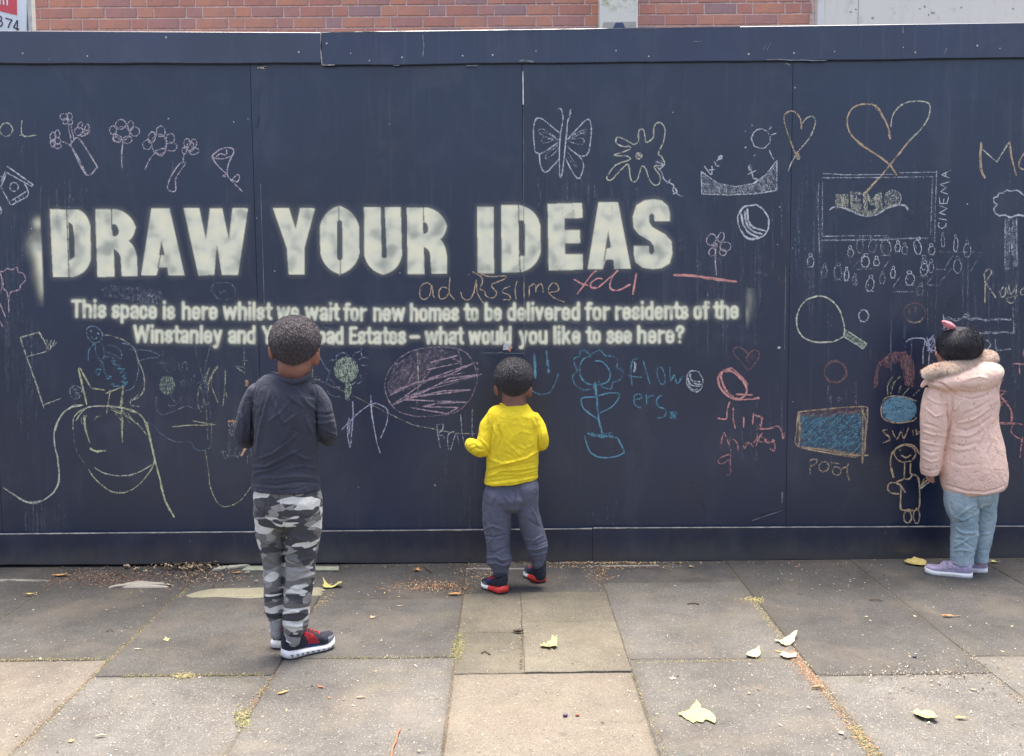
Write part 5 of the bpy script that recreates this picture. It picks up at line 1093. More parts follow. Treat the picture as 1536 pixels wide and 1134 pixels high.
def shoe(par, heel, toe, wid, hgt, spec, name='shoe', lift=0.0):
    """training shoe from heel to toe on the ground; spec holds materials and style"""
    d = (toe - heel); d.z = 0; L = d.length; d.normalize(); r = Vector((d.y, -d.x, 0)); base = Vector((heel.x, heel.y, 0.0))
    root = empty(name, tuple(base)); root.parent = par; root.location = base - par.location
    def pt(t, x, z): return base + d * (L * t) + r * x + Vector((0, 0, z))
    def hwid(t):   # sole outline
        return wid * np.interp(t, [0, .03, .08, .2, .4, .55, .72, .85, .93, .98, 1], [.25, .52, .68, .78, .74, .84, 1.0, .92, .70, .42, .12])
    sh = spec.get('sole_h', .022); ss = spec.get('spring', .008)
    def sole(z0f, z1f, grow, mat, nm, ts=(0, 1), bulge=.002):
        mb = MB(); rings = []; T = np.linspace(ts[0], ts[1], 30)
        for t in T:
            w_ = hwid(t) + grow; za, zb = z0f(t), z1f(t)
            prof = [(-w_*.96, za), (-w_ - bulge, za + (zb-za)*.35), (-w_, zb), (w_, zb), (w_ + bulge, za + (zb-za)*.35), (w_*.96, za)]
            rings.append([pt(t, x, z) for x, z in prof])
        vs = [v for q_ in rings for v in q_]; n6 = 6
        fs = [(i*n6+k, i*n6+(k+1)%n6, (i+1)*n6+(k+1)%n6, (i+1)*n6+k) for i in range(len(T)-1) for k in range(n6)]
        fs += [tuple(range(n6))[::-1], tuple((len(T)-1)*n6+k for k in range(n6))]
        mb.add(vs, fs); return mb.build(nm, mat, root, True)
    up0 = lambda t: lift + ss * max(0, (t - .72) / .28) ** 2 + ss * .35 * max(0, (.08 - t) / .08)
    if 'outsole' in spec:
        sole(lambda t: up0(t), lambda t: up0(t) + .006, -.003, spec['outsole'], 'outsole')
        lo = .0055
    else: lo = 0
    topf = lambda t: up0(t) + sh * np.interp(t, [0, .15, .5, .8, 1], spec.get('soleprof', [1.15, 1.05, .85, .8, .75]))
    if 'heelsole' in spec:
        sole(lambda t: up0(t) + lo, topf, .0035, spec['heelsole'], 'heel_cushion', (0, .52), .004)
        sole(lambda t: up0(t) + lo, lambda t: topf(t) * .92, .0, spec['sole'], 'sole', (.45, 1))
    else: sole(lambda t: up0(t) + lo, topf, 0.001, spec['sole'], 'sole')
    # upper
    mb = MB(); T = np.linspace(0.015, .975, 34); N_ = 22; rings = []
    H = spec.get('prof', ([0, .06, .16, .3, .42, .55, .7, .85, .95, 1], [.92, 1.0, .97, .90, .95, .78, .58, .47, .36, .15]))
    for t in T:
        w_ = hwid(t) * .93; z0 = topf(t) - .004; h_ = hgt * np.interp(t, *H); rg = []
        for k in range(N_):
            a = math.pi * 2 * k / N_; c_, s_ = math.cos(a), math.sin(a)
            pw = np.interp(t, [0, .3, .6, 1], [.55, .6, .8, .9])
            x = math.copysign(abs(c_) ** .75, c_) * w_ * (1 - (0.30 if t < .45 else .10) * max(0, s_) ** 1.5)
            z = z0 + (math.copysign(abs(s_) ** pw, s_) * .5 + .5) * h_
            rg.append(pt(t + (.012 * max(0, s_) if t < .1 else 0), x, z))
        rings.append(rg)
    vs = [v for q_ in rings for v in q_]
    fs = [(i*N_+k, i*N_+(k+1)%N_, (i+1)*N_+(k+1)%N_, (i+1)*N_+k) for i in range(len(T)-1) for k in range(N_)] + [tuple(range(N_))[::-1], tuple((len(T)-1)*N_+k for k in range(N_))]
    mi = []
    for i in range(len(T)-1):
        for k in range(N_):
            a = 2*math.pi*(k+.5)/N_; s_ = math.sin(a); mi.append(spec['panelf'](T[i], s_, math.cos(a)) if 'panelf' in spec else 0)
    mi += [0, 0]
    mb.add(vs, fs); mb.mi = mi; up = mb.build('upper', spec['upper'], root, True)
    # padded collar ring
    zc = lambda t: topf(t) + hgt * np.interp(t, *H)
    loop = [(.05, 0), (.10, .55), (.22, .66), (.36, .5), (.43, 0), (.36, -.5), (.22, -.66), (.10, -.55)]
    pts = catmull([tuple(pt(t, x * wid, zc(t) - .001)) for t, x in loop], 4, True); mb = MB(); vs = []; n8 = 8; m_ = len(pts) - 1
    for i in range(m_):
        p_ = Vector(pts[i]); tg = Vector(pts[(i+1) % m_] - pts[i-1]).normalized(); s1 = tg.cross(Vector((0,0,1))).normalized(); s2 = s1.cross(tg)
        for k in range(n8): a = 2*math.pi*k/n8; vs.append(p_ + s1*.0045*math.cos(a) + s2*.0055*math.sin(a))
    mb.add(vs, [(i*n8+k, i*n8+(k+1)%n8, ((i+1)%m_)*n8+(k+1)%n8, ((i+1)%m_)*n8+k) for i in range(m_) for k in range(n8)]); mb.build('collar', spec['collar'], root, True)
    return root, pt, topf, hwid, zc, hgt

# ------------------------------------------------------------------ materials of clothes
SKIN_D = skin_mat('skin_dark_brown', (0.20, 0.085, 0.055), (0.30, 0.13, 0.085))
SKIN_D2 = skin_mat('skin_deep_brown', (0.17, 0.075, 0.050), (0.26, 0.115, 0.075))
SKIN_L = skin_mat('skin_light_brown', (0.50, 0.27, 0.20), (0.60, 0.34, 0.26))
def hair_mat(name, lo, hi, rough=0.6):
    t = NT(name); c = t.coord(); n = t.noise(c, 260, 3, 0.7); return t.surf(t.ramp(n, [(0.38, lo), (0.64, hi)]), rough, t.bump(n, 0.35, 0.002), 0.4, sheen=0.3)
HAIR1 = hair_mat('afro_hair_brown', (0.030, 0.022, 0.028), (0.085, 0.066, 0.074)); HAIR2 = hair_mat('afro_hair_black', (0.016, 0.014, 0.021), (0.040, 0.036, 0.047))
CHAR = cloth_mat('charcoal_jersey', (0.040, 0.043, 0.060), 0.15, cr=.34)
YEL = cloth_mat('yellow_jersey', (0.72, 0.55, 0.026), 0.05, sheen=0.02, cr=.28)
GREYP = cloth_mat('grey_blue_sweat', (0.098, 0.102, 0.138), 0.15, 700, cr=.38)
CUFFG = cloth_mat('grey_rib', (0.27, 0.27, 0.27), 0.08)
def camo_mat():
    t = NT('urban_camo_cotton'); mk = lambda sc, lo: t.coord(sc, lo)
    a = t.noise(mk((.8,.9,2.0),(0,0,0)), 9, 1.5, 0.4, 0.5); b = t.noise(mk((.7,.8,2.4),(3,1,2)), 11, 1.5, 0.4, 0.7); d = t.noise(mk((.8,.9,2.2),(7,5,1)), 12, 1.5, 0.4, 0.6)
    col = t.mix(t.maprange(a, 0.485, 0.495), (0.052, 0.053, 0.060), (0.135, 0.132, 0.128))
    col = t.mix(t.maprange(d, 0.585, 0.595), col, (0.25, 0.245, 0.235))
    col = t.mix(t.maprange(b, 0.555, 0.565), col, (0.56, 0.56, 0.52))
    f = t.noise(t.coord(), 900, 2); return t.surf(col, 0.85, crease(t, f, .35, .32), 0.25, sheen=0.05)
CAMO = camo_mat()
def denim_mat():
    t = NT('washed_denim'); c = t.coord(); n = t.noise(t.coord((1,1,.6)), 9, 5, 0.65); f = t.noise(t.coord((1,1,.25)), 800, 2)
    col = t.ramp(n, [(0.32, (0.19, 0.275, 0.31)), (0.5, (0.31, 0.40, 0.43)), (0.72, (0.47, 0.56, 0.58))]); col = t.mix(t.maprange(f, .4, .65, 0, .3), col, (0.55, 0.63, 0.64))
    return t.surf(col, 0.85, crease(t, f, .4, .42), 0.2)
DENIM = denim_mat()
def coat_mat():
    t = NT('pink_dotted_parka'); c = t.coord(); n = t.noise(c, 6, 4, 0.6)
    col = t.ramp(n, [(0.3, (0.74, 0.49, 0.385)), (0.7, (0.86, 0.61, 0.49))])
    dv = t.vor(c, 42, rand=0.9); col = t.mix(t.math('MULTIPLY', t.math('LESS_THAN', dv, 0.13), 0.75), col, (0.28, 0.16, 0.12))
    grime = t.maprange(t.noise(t.coord((1,1,1),(4,4,4)), 9, 5, .65), 0.52, 0.75); col = t.mix(t.math('MULTIPLY', grime, 0.35), col, (0.42, 0.28, 0.20))
    return t.surf(col, 0.72, crease(t, t.noise(c, 600, 2), .2, .38), 0.3, sheen=0.05)
COAT = coat_mat()
FUR = cloth_mat('cream_faux_fur', (0.86, 0.69, 0.57), 0.2, 300); WHT = simple('white_rubber', (0.74, 0.72, 0.69), 0.5, 0.08, 40)
BLKR = simple('black_rubber', (0.018, 0.016, 0.022), 0.6); REDR = simple('red_rubber', (0.62, 0.045, 0.035), 0.45, 0.12)
BLKM = cloth_mat('black_mesh', (0.024, 0.025, 0.036), 0.3, 500); REDF = cloth_mat('red_fabric', (0.33, 0.022, 0.03), 0.2, 500); BLUEF = cloth_mat('blue_fabric', (0.022, 0.035, 0.11), 0.2, 500)
GREYM = simple('grey_overlay', (0.16, 0.17, 0.20), 0.5); WHT2 = simple('white_heel_tab', (0.70, 0.72, 0.70), 0.5)
LIL = cloth_mat('lilac_canvas', (0.44, 0.37, 0.47), 0.08, 500); LILG = cloth_mat('lilac_glitter', (0.42, 0.35, 0.48), 0.35, 260)

# ================================================================== the tall boy
f1 = Fig(G(440, 984).y)
boy = empty('person', tuple(G(440, 984)), 'boy in charcoal long-sleeved top and grey camouflage joggers, back to the camera', 'person')
mb = MB(); o_, w_, h_, hd_ = head_body(mb, f1, 443, 512, 34.5, 37, turn=-0.22)
eo = (o_, w_, h_, hd_)
ear(mb, f1, 406.5, 529, 4.2, 11.5, .012, -1); ear(mb, f1, 474.5, 538, 4.6, 11.5, .03, 1)
sweep(mb, [f1.n(443, 530, .02, 25, 26), f1.n(441, 556, .006, 24.5, 24), f1.n(438, 574, 0, 17, 17)], 20)
sweep(mb, [f1.n(438, 592, 0, 28, 18), f1.n(433, 610, 0, 42, 28), f1.n(430, 660, .01, 40, 28), f1.n(430, 720, .015, 40, 30), f1.n(431, 755, 0, 41, 32)], 24)
for pts in ([(388,600,0,9),(376,628,0,8),(371,647,.02,7),(380,655,.13,6.5),(392,653,.20,6.5)], [(471,600,0,9),(483,630,0,8.5),(489,648,.02,8),(484,654,.13,7),(476,650,.20,6.5)]):
    sweep(mb, [f1.n(*a) for a in pts], 16)
for (x, y, sx) in ((394,653,-1),(474,650,1)):
    hand(mb, f1.p(x, y, .215), Vector((-.25*sx, .5, .8)), Vector((1,0,.1*sx)), Vector((0,-.8,.5)), 1.0, 0.7, -sx)
for pts in ([(410,770,0,16),(409,830,.006,12),(411,880,.0,10),(414,925,0,8),(415,950,0,8)], [(454,770,0,18),(451,830,.0,14),(447,880,-.01,12),(441,935,-.02,9),(439,962,-.02,9)]):
    sweep(mb, [f1.n(*a) for a in pts], 16)
link('body', fuse(mb, .0042, 3, 'body'), SKIN_D, boy, True); eyes(*eo, boy)
HL = ([-1, -.55, -.15, .15, .55, 1], [-.93, -.80, -.62, -.05, .38, .62])
hair_cap(f1, 442.5, 511.5, 37.0, .102, 38.5, HL, HAIR1, boy, curl=.0024, tufts=22000, tl=.0075)
# top
mb = MB()
sweep(mb, [f1.n(438,566,0,27,25), f1.n(436.5,572,0,35,28), f1.n(432,586,0,49,34), f1.n(430,600,-.003,52,38), f1.n(429,625,-.004,50,40), f1.n(428,655,0,49.5,40), f1.n(428,690,.006,50,40), f1.n(429,715,.006,50,42), f1.n(430,731,.004,50.5,43)], 32, 5, (False, False))
sweep(mb, [f1.n(384,588,0,14,17), f1.n(376,606,0,14.5,17), f1.n(369,632,-.004,14,16), f1.n(365.5,652,.01,13.5,15), f1.n(370,660,.06,12,12), f1.n(381,659,.13,10,10), f1.n(391,654,.17,9,9)], 20, 5, (True, False))
sweep(mb, [f1.n(472,590,0,14,17), f1.n(481,606,0,15,17), f1.n(486,626,-.006,14.5,15), f1.n(490.5,648,.01,15,14), f1.n(492,656,.06,13,12), f1.n(485,655,.13,10,10), f1.n(478,650,.17,9,9)], 20, 5, (True, False))
# hem flare
sweep(mb, [f1.n(430,722,.004,50.5,43), f1.n(430,733.5,.004,51.5,44)], 32, 3, (False, False))
me = fuse(mb, .0034, 3, 'shirt')
FZ = lambda s: [tuple(320 + float(a.split(',')[0]) / 3.78 if i == 0 else 0 for i in (0,)) for a in s.split()]
def zp(x0, y0, sc, txt): return [(x0 + float(a.split(',')[0]) / sc, y0 + float(a.split(',')[1]) / sc) for a in txt.split()]
z1 = lambda s: zp(320, 450, 3.78, s)
folds(me, f1.Y, [([(378,606),(377,640),(378,668)],1.6,-11),([(474,608),(475,640),(474,666)],1.6,-11),([(388,572),(382,588),(379,606)],1.2,-4),([(470,574),(476,590),(475,608)],1.2,-4),([(380,732),(405,735),(440,734),(480,723)],1.0,-3.5),(z1('330,560 400,700 470,650'),3,4),(z1('300,700 380,640 450,560'),3,3.5),(z1('225,945 300,945 400,890 490,850'),2.6,7),(z1('260,900 340,870 420,810 480,760'),2.6,6),(z1('215,1010 240,980 330,960 400,925'),2.6,6),(z1('240,870 260,760 290,620 330,500'),3,5),(z1('215,850 225,740 235,620 210,560'),2.6,-6),
    (z1('400,480 440,560 520,610'),3,4),(z1('330,480 370,560 350,650'),3,4),(z1('470,500 530,580 600,640'),3,4.5),(z1('570,690 620,700 680,690'),2.4,6),(z1('575,640 640,650 680,640'),2.4,-5),(z1('600,720 660,750 710,770'),2.4,5),(z1('620,800 670,790 715,800'),2.2,-5),
    (z1('580,780 600,840 610,880'),2.6,6),(z1('440,860 520,900 600,900'),3,4),(z1('400,960 500,940 600,960'),2.8,4),(z1('230,1040 350,1050 480,1030 600,1040'),2.2,-4),(z1('235,1010 340,1010 480,1000 600,1010'),3,3.5),(z1('150,640 170,720 160,790'),2.6,4),(z1('190,560 170,640 190,720'),2.6,-4),(z1('280,560 260,650 270,720'),3,4),(z1('450,640 430,740 380,820'),3.5,4),(z1('520,660 560,760 540,830'),3.5,3.5)],
    rnd=3.2, rscale=20, seed=3, stretch=(1, 1, .55))
link('long_sleeved_top', me, CHAR, boy, True)
mb = MB()     # neckband
ring = catmull([tuple(f1.p(x, y, dy)) for x, y, dy in [(408.5,561,.0),(413,566,-.035),(424,570.5,-.058),(439,572.5,-.063),(453,570,-.055),(461.5,565,-.03),(465,561,.01),(455,562,.055),(438,565,.065),(419,563,.05)]], 4, True)
vs = []; m_ = len(ring) - 1
for i in range(m_):
    p_ = Vector(ring[i]); tg = Vector(ring[(i+1) % m_] - ring[i-1]).normalized(); s1 = tg.cross(Vector((0,0,1))).normalized(); s2 = s1.cross(tg)
    for k in range(8): a = 2*math.pi*k/8; vs.append(p_ + s1*.0035*math.cos(a) + s2*.0085*math.sin(a))
mb.add(vs, [(i*8+k, i*8+(k+1)%8, ((i+1)%m_)*8+(k+1)%8, ((i+1)%m_)*8+k) for i in range(m_) for k in range(8)])
mb.build('neckband', CHAR, boy, True)
# joggers
z2 = lambda s: zp(320, 710, 3.78, s)
mb = MB()
sweep(mb, [f1.n(430.5,722,.003,46,40), f1.n(431,738,.004,50.5,42), f1.n(432,760,.004,51.5,43), f1.n(432,776,.004,50,40)], 32, 4, (False, True), capk=.5)
sweep(mb, [f1.n(407,752,.002,24,38), f1.n(406,780,.003,23,34), f1.n(407,806,.006,21,29), f1.n(410.5,838,.008,16.5,24), f1.n(411,866,.004,15.5,22), f1.n(411.5,895,0,15,20), f1.n(412.5,914,0,14.5,17), f1.n(414,922,0,12.5,15)], 22, 5, (True, True))
sweep(mb, [f1.n(456,752,.0,27,38), f1.n(455,785,.003,28,36), f1.n(453,812,.004,26,32), f1.n(450.5,842,.0,23.5,28), f1.n(449,870,-.006,22.5,26), f1.n(446,900,-.014,20,24), f1.n(444,922,-.018,19.5,22), f1.n(443,936,-.02,19,20), f1.n(441,943,-.02,15.5,17)], 24, 5, (True, True))
me = fuse(mb, .0034, 3, 'joggers')
folds(me, f1.Y, [([(424,738),(424.5,757),(433,760),(441,757)],1.0,-3),([(400,742),(398,760),(396,780)],1.0,-3),(z2('400,270 400,400 402,520 404,640'),2.2,-8),(z2('372,90 372,180 380,260'),1.6,-4),(z2('290,470 340,500 400,520'),2.5,5),(z2('300,540 350,560 400,560'),2.5,-4),(z2('410,480 480,500 560,480'),2.6,6),(z2('420,530 500,540 575,530'),2.4,-5),(z2('480,600 540,580 590,560'),2.6,7),(z2('410,650 480,670 550,650'),2.5,-4),(z2('300,700 350,690 400,680'),2.4,5),(z2('300,750 350,745 400,730'),2,-4),(z2('410,720 470,730 540,740'),2.4,4),(z2('400,800 460,780 540,800'),2.2,5),(z2('395,830 460,850 540,840'),2.2,-6),(z2('395,860 470,870 540,855'),2,6),(z2('240,350 300,400 380,400'),3,4),(z2('420,350 500,380 590,380'),3.2,4),(z2('430,240 520,260 600,240'),3.2,-3),(z2('590,100 600,200 610,300'),3,3),(z2('300,790 350,800 400,790'),2,4)], rnd=3, rscale=22, seed=8, stretch=(.8, .8, 1.3))
link('camouflage_joggers', me, CAMO, boy, True)
for pts in ([(414.5,914,0,10.5,14),(414.5,926,0,10,13),(415.5,950,0,9.5,12)], [(441,938,-.02,15,16),(439.5,948,-.02,14,15),(439.5,960,-.018,11,12)]):
    mb = MB(); sweep(mb, [f1.n(*a) for a in pts], 24, 4); mb.build('ankle_cuff', CUFFG, boy, True)
spec1 = dict(sole=WHT, outsole=BLKR, upper=[BLKM, REDF, BLUEF, GREYM], collar=REDF, sole_h=.030, spring=.014, soleprof=[1.1, 1.0, .85, .75, .9],
             panelf=lambda t, s, c: 3 if (t > .80 and s < .55) else (1 if (.34 + .16 * max(0, -s + .3) < t < .60 - .1 * s and -.15 < s < .75) else (2 if (.38 < t < .60 and s <= -.15) else (1 if (t < .08 and s > .2) else 0))))
def trim_shoe(root, pt, topf, hwid, zc, hgt, tab=True, laces=REDF, teeth=True):
    if tab:
        for sx in (-1, 1):
            mb = MB(); z = topf(.05) + hgt * .56
            P = [pt(.035, sx*hwid(.05)*.55, z + .011), pt(.14, sx*hwid(.14)*.93, z + .010), pt(.14, sx*(hwid(.14)*.97), z - .008), pt(.07, sx*(hwid(.07)*.95), z - .011), pt(.03, sx*hwid(.05)*.62, z - .006)]
            c = sum(P, Vector()) / 5; out = pt(.08, sx*1.0, 0) - pt(.08, 0, 0); out.normalize()
            mb.add([p + out*.006*sx*sx for p in P] + [p - out*.004 for p in P], [(0,1,2,3,4)] + [(i, 5+i, 5+(i+1)%5, (i+1)%5) for i in range(5)]); mb.build('heel_tab', WHT2, root)
    if teeth:
        for sx in (-1, 1):
            for k in range(9):
                t = .07 + k * .098; w_ = hwid(t + .03) + .0028; z = topf(t) * .5 ; hh = topf(t) * .33
                t1 = t + .058
                P = [pt(t, sx*(hwid(t)+.0032), z + hh*.5), pt(t1, sx*(hwid(t1)+.0032), z + hh*.3), pt(t + .035, sx*(hwid(t+.03)+.0036), z - hh*.75)]
                out = (pt(.5, sx, 0) - pt(.5, 0, 0)).normalized()
                mb = MB(); mb.add([p + out*.0008 for p in P] + [p - out*.003 for p in P], [(0,1,2)] + [(i, 3+i, 3+(i+1)%3, (i+1)%3) for i in range(3)]); mb.build('sole_notch', GREYM, root)
    for k in range(4):
        t = .46 + k * .075; z = zc(t); mb = MB()
        pts = [(pt(t - .015, -hwid(t)*.42, z - .006), .0028, .0022), (pt(t, 0, z + .0025), .0028, .0022), (pt(t - .01, hwid(t)*.42, z - .006), .0028, .0022)]
        sweep(mb, pts, 8, 4, up=Vector((0,0,1))); mb.build('lace', laces, root, True)
hl = G(424, 989.5); te = G(487, 972); te = hl + (te - hl).normalized() * .205
trim_shoe(*shoe(boy, hl, te, .040, .072, spec1))
hl2 = G(414, 976); te2 = hl2 + Vector((.045, .195, 0))
trim_shoe(*shoe(boy, hl2, te2, .038, .072, spec1))

# ================================================================== the toddler
f2 = Fig(G(765, 884).y)
kid = empty('person', tuple(G(765, 884)), 'small child in bright yellow jumper and grey joggers, drawing at the board', 'person')
mb = MB(); eo = head_body(mb, f2, 771, 566, 27, 28.5, turn=-0.15, hd=.084)
ear(mb, f2, 744.7, 585.5, 3.6, 8.6, .012, -1); ear(mb, f2, 795, 588, 3.4, 8.6, .025, 1)
sweep(mb, [f2.n(771, 582, .02, 19, 20), f2.n(771, 600, .005, 18.5, 18), f2.n(771, 614, 0, 21, 18)], 20)
sweep(mb, [f2.n(770, 620, 0, 22, 14), f2.n(769, 640, 0, 30, 22), f2.n(768, 680, .01, 30, 24), f2.n(768, 720, .01, 29, 24)], 24)
for pts in ([(743,634,0,7),(732,656,-.01,6.5),(725,671,-.01,6),(715,670,.02,5.5),(708,668,.06,5)], [(798,634,0,7),(809,652,0,6.5),(810,663,.02,6),(803,665,.10,5.5),(794,662,.17,5)]):
    sweep(mb, [f2.n(*a) for a in pts], 16)
hand(mb, f2.p(712, 669, .075), Vector((.25,.95,.1)), Vector((1,-.2,0)), Vector((0,-.1,1)), .62, 0.7, -1)
hand(mb, f2.p(793, 661, .18), Vector((-.4,.6,.5)), Vector((1,0,.1)), Vector((0,-.8,.5)), .78, 0.7, 1)
for pts in ([(750,745,0,14),(747,790,0,11),(748,830,-.012,9),(751,865,-.02,7),(752,880,-.02,7)], [(786,740,0,13),(796,790,.003,10),(804,825,.004,8),(808,850,.004,7),(809.5,862,.004,6.5)]):
    sweep(mb, [f2.n(*a) for a in pts], 16)
link('body', fuse(mb, .0042, 3, 'body'), SKIN_D2, kid, True); eyes(*eo, kid)
hair_cap(f2, 770.8, 565.5, 29.3, .093, 29.8, ([-1, -.55, -.15, .15, .55, 1], [-.97, -.84, -.60, -.05, .38, .62]), HAIR2, kid, curl=.0020, tufts=18000, tl=.006)
z3 = lambda s: zp(670, 510, 5.4, s); z4 = lambda s: zp(670, 700, 5.4, s)
mb = MB()
sweep(mb, [f2.n(770,607,0,20,19), f2.n(770,611,0,27,22), f2.n(769,620,0,38,27), f2.n(769,634,-.003,41,30), f2.n(769,655,-.004,39,32), f2.n(769,680,0,39,33), f2.n(768,705,.004,39.5,34), f2.n(766.5,722,.004,40.5,35)], 32, 5, (False, False))
sweep(mb, [f2.n(737,628,0,10,13), f2.n(731,641,0,12,14), f2.n(729,657,-.01,12.5,14), f2.n(724,672,-.02,13.5,13), f2.n(714,671,.01,12.5,12), f2.n(707,667,.05,10.5,10), f2.n(706,666,.075,9,9)], 20, 5, (True, True))
sweep(mb, [f2.n(801,628,0,10,13), f2.n(807,642,0,12,14), f2.n(811,656,-.008,12,13), f2.n(812.5,665,.01,10.5,12), f2.n(806,665,.08,9,9), f2.n(797,662,.14,8,8)], 20, 5, (True, False))
me = fuse(mb, .0034, 3, 'jumper')
# slanting hem: raise the right side of the bottom edge
V = co(me); d_ = V - np.array([0, 0, CAMZ]); zz_ = d_ @ np.array(_f); px_ = 768 + FPX * (d_ @ np.array(_r)) / zz_; py_ = 567 - FPX * (d_ @ np.array(_u)) / zz_
wgt = np.clip((py_ - 690) / 32, 0, 1); V[:, 2] += wgt * (-(768 - px_) * .00058 + .002); setco(me, V)
folds(me, f2.Y, [([(738,640),(736,662),(734,682)],1.4,-8),([(806,640),(807,660),(807,676)],1.4,-8),([(744,618),(738,628),(737,642)],1.1,-3),([(797,618),(804,630),(806,642)],1.1,-3),([(727,729),(750,725),(780,720),(806,713)],.9,-3),(z3('420,1020 520,990 640,960 740,900'),2.2,7),(z3('340,1100 450,1060 600,1050 720,1030'),2,6),(z3('340,1060 440,1030 560,1020 700,990'),2,-6),(z3('580,1000 520,930 440,900'),2.2,-2.5),(z3('480,830 560,900 620,960'),2,2.5),(z3('420,700 440,800 420,900'),2.6,-6),(z3('380,700 400,760 380,840'),2.4,5),(z3('480,700 560,680 680,700'),2.6,1),(z3('540,780 600,740 700,760'),2.2,1.5),(z3('520,640 600,620 690,640'),2.4,1.5),
    (z3('180,850 230,830 260,860'),1.6,4),(z3('190,900 240,870 280,890'),1.6,-4),(z3('220,930 260,900 310,900'),1.8,4),(z3('270,800 320,850 350,900'),2,4),(z3('750,700 760,800 750,870'),2.2,-5),(z3('700,650 730,720 735,820'),2.4,4),(z3('570,850 630,880 700,850'),2.2,2),(z4('320,80 450,60 600,60 730,30'),2,5),(z4('310,130 450,110 600,90 730,70'),1.8,-4),(z4('310,150 450,135 600,112 740,85'),1.5,3.5),(z3('340,960 440,1000 540,990'),2.4,4)],
    rnd=2.6, rscale=26, seed=5, stretch=(1, 1, .7))
link('yellow_jumper', me, YEL, kid, True)
mb = MB()
ring = catmull([tuple(f2.p(x, y, dy)) for x, y, dy in [(750.5,606.5,0),(757,609,-.03),(766,611.5,-.043),(776,612,-.045),(785,610.5,-.036),(791.5,608,0),(783,608,.04),(768,610,.05),(756,608,.035)]], 4, True); vs = []; m_ = len(ring) - 1
for i in range(m_):
    p_ = Vector(ring[i]); tg = Vector(ring[(i+1) % m_] - ring[i-1]).normalized(); s1 = tg.cross(Vector((0,0,1))).normalized(); s2 = s1.cross(tg)
    for k in range(8): a = 2*math.pi*k/8; vs.append(p_ + s1*.003*math.cos(a) + s2*.007*math.sin(a))
mb.add(vs, [(i*8+k, i*8+(k+1)%8, ((i+1)%m_)*8+(k+1)%8, ((i+1)%m_)*8+k) for i in range(m_) for k in range(8)]); mb.build('neckband', YEL, kid, True)
mb = MB()
sweep(mb, [f2.n(767,722,.004,35,28), f2.n(766.5,735,.004,39,32), f2.n(766,745,.004,42,35), f2.n(766.5,755,.004,41,32)], 32, 4, (False, True), capk=.4)
sweep(mb, [f2.n(748,742,.002,23,30), f2.n(746.5,762,.0,23.5,29), f2.n(746,792,-.004,21,25), f2.n(747,818,-.012,17.5,22), f2.n(748,832,-.016,18,21), f2.n(749.5,843,-.02,19,20), f2.n(750,850,-.02,14,16)], 22, 5, (True, True))
sweep(mb, [f2.n(786,732,.002,23,32), f2.n(789,760,.002,19,27), f2.n(796,788,.004,17.5,23), f2.n(802.5,808,.004,17.5,21), f2.n(805.5,822,.004,17,19), f2.n(807,832,.004,13,15)], 22, 5, (True, True))
me = fuse(mb, .0034, 3, 'joggers')
folds(me, f2.Y, [(z4('380,230 355,330 370,470'),2.2,5),(z4('330,240 320,340 335,450'),2.2,-3),(z4('300,510 370,480 450,510 500,530'),2.2,5),(z4('310,560 380,570 480,550'),2,-5),(z4('330,620 360,590 380,560'),2,4),(z4('330,690 380,700 440,670 510,650'),1.8,-4),(z4('325,740 400,730 450,760 530,740'),1.5,7),(z4('330,760 400,760 450,785 520,765'),1.3,-6),(z4('340,790 400,780 450,805 510,790'),1.4,6),(z4('540,180 560,250 548,330'),1.8,-5),(z4('430,170 470,250 530,300'),2.6,3.5),(z4('600,200 620,300 590,380'),2.6,-3),(z4('690,340 720,400 740,460'),2.2,6),(z4('640,420 690,450 760,490'),2.2,-4),(z4('620,590 700,600 780,560'),1.9,5),(z4('640,640 720,640 810,600'),1.6,-6),(z4('650,670 730,670 820,640'),1.5,7),(z4('660,700 740,700 820,670'),1.4,-6),(z4('670,720 750,715 815,690'),1.4,5)], rnd=2.2, rscale=26, seed=11)
link('grey_joggers', me, GREYP, kid, True)
for pts in ([(750.5,846,-.02,12,14),(750.7,854,-.02,12,13.5),(751,861,-.02,11.5,13)], [(807,828,.004,11.5,13),(807.5,837,.004,11,12.5),(808,845,.004,10.5,12)]):
    mb = MB(); sweep(mb, [f2.n(*a) for a in pts], 24, 4); mb.build('ankle_cuff', GREYP, kid, True)
for pts in ([(752,858,-.02,10,11),(752.5,870,-.02,9.5,11)], [(809,842,.004,10,11),(810,853,.004,9.5,11),(810.5,862,.004,9,10.5)]):
    mb = MB(); sweep(mb, [f2.n(*a) for a in pts], 20, 3); mb.build('sock', BLKM, kid, True)
spec2 = dict(sole=WHT, heelsole=REDR, outsole=BLKR, upper=[BLKM, REDF, BLUEF, GREYM], collar=BLKM, sole_h=.026, spring=.012, soleprof=[1.25, 1.15, .9, .8, .7],
             panelf=lambda t, s, c: 1 if (.30 < t < .62 and s > .45) else (2 if (.40 < t < .66 and -.1 < s <= .45) else (3 if (.62 < t < .75 and s < .3) else 0)))
hl = G(757.5, 891.5); te = hl + Vector((-.085, .115, 0)).normalized() * .150
trim_shoe(*shoe(kid, hl, te, .034, .048, spec2), tab=False, laces=REDF, teeth=False)
hl = G(812, 875.5); te = hl + Vector((-.05, .125, 0)).normalized() * .150
trim_shoe(*shoe(kid, hl, te, .033, .050, spec2, lift=.0), tab=False, laces=REDF, teeth=False)

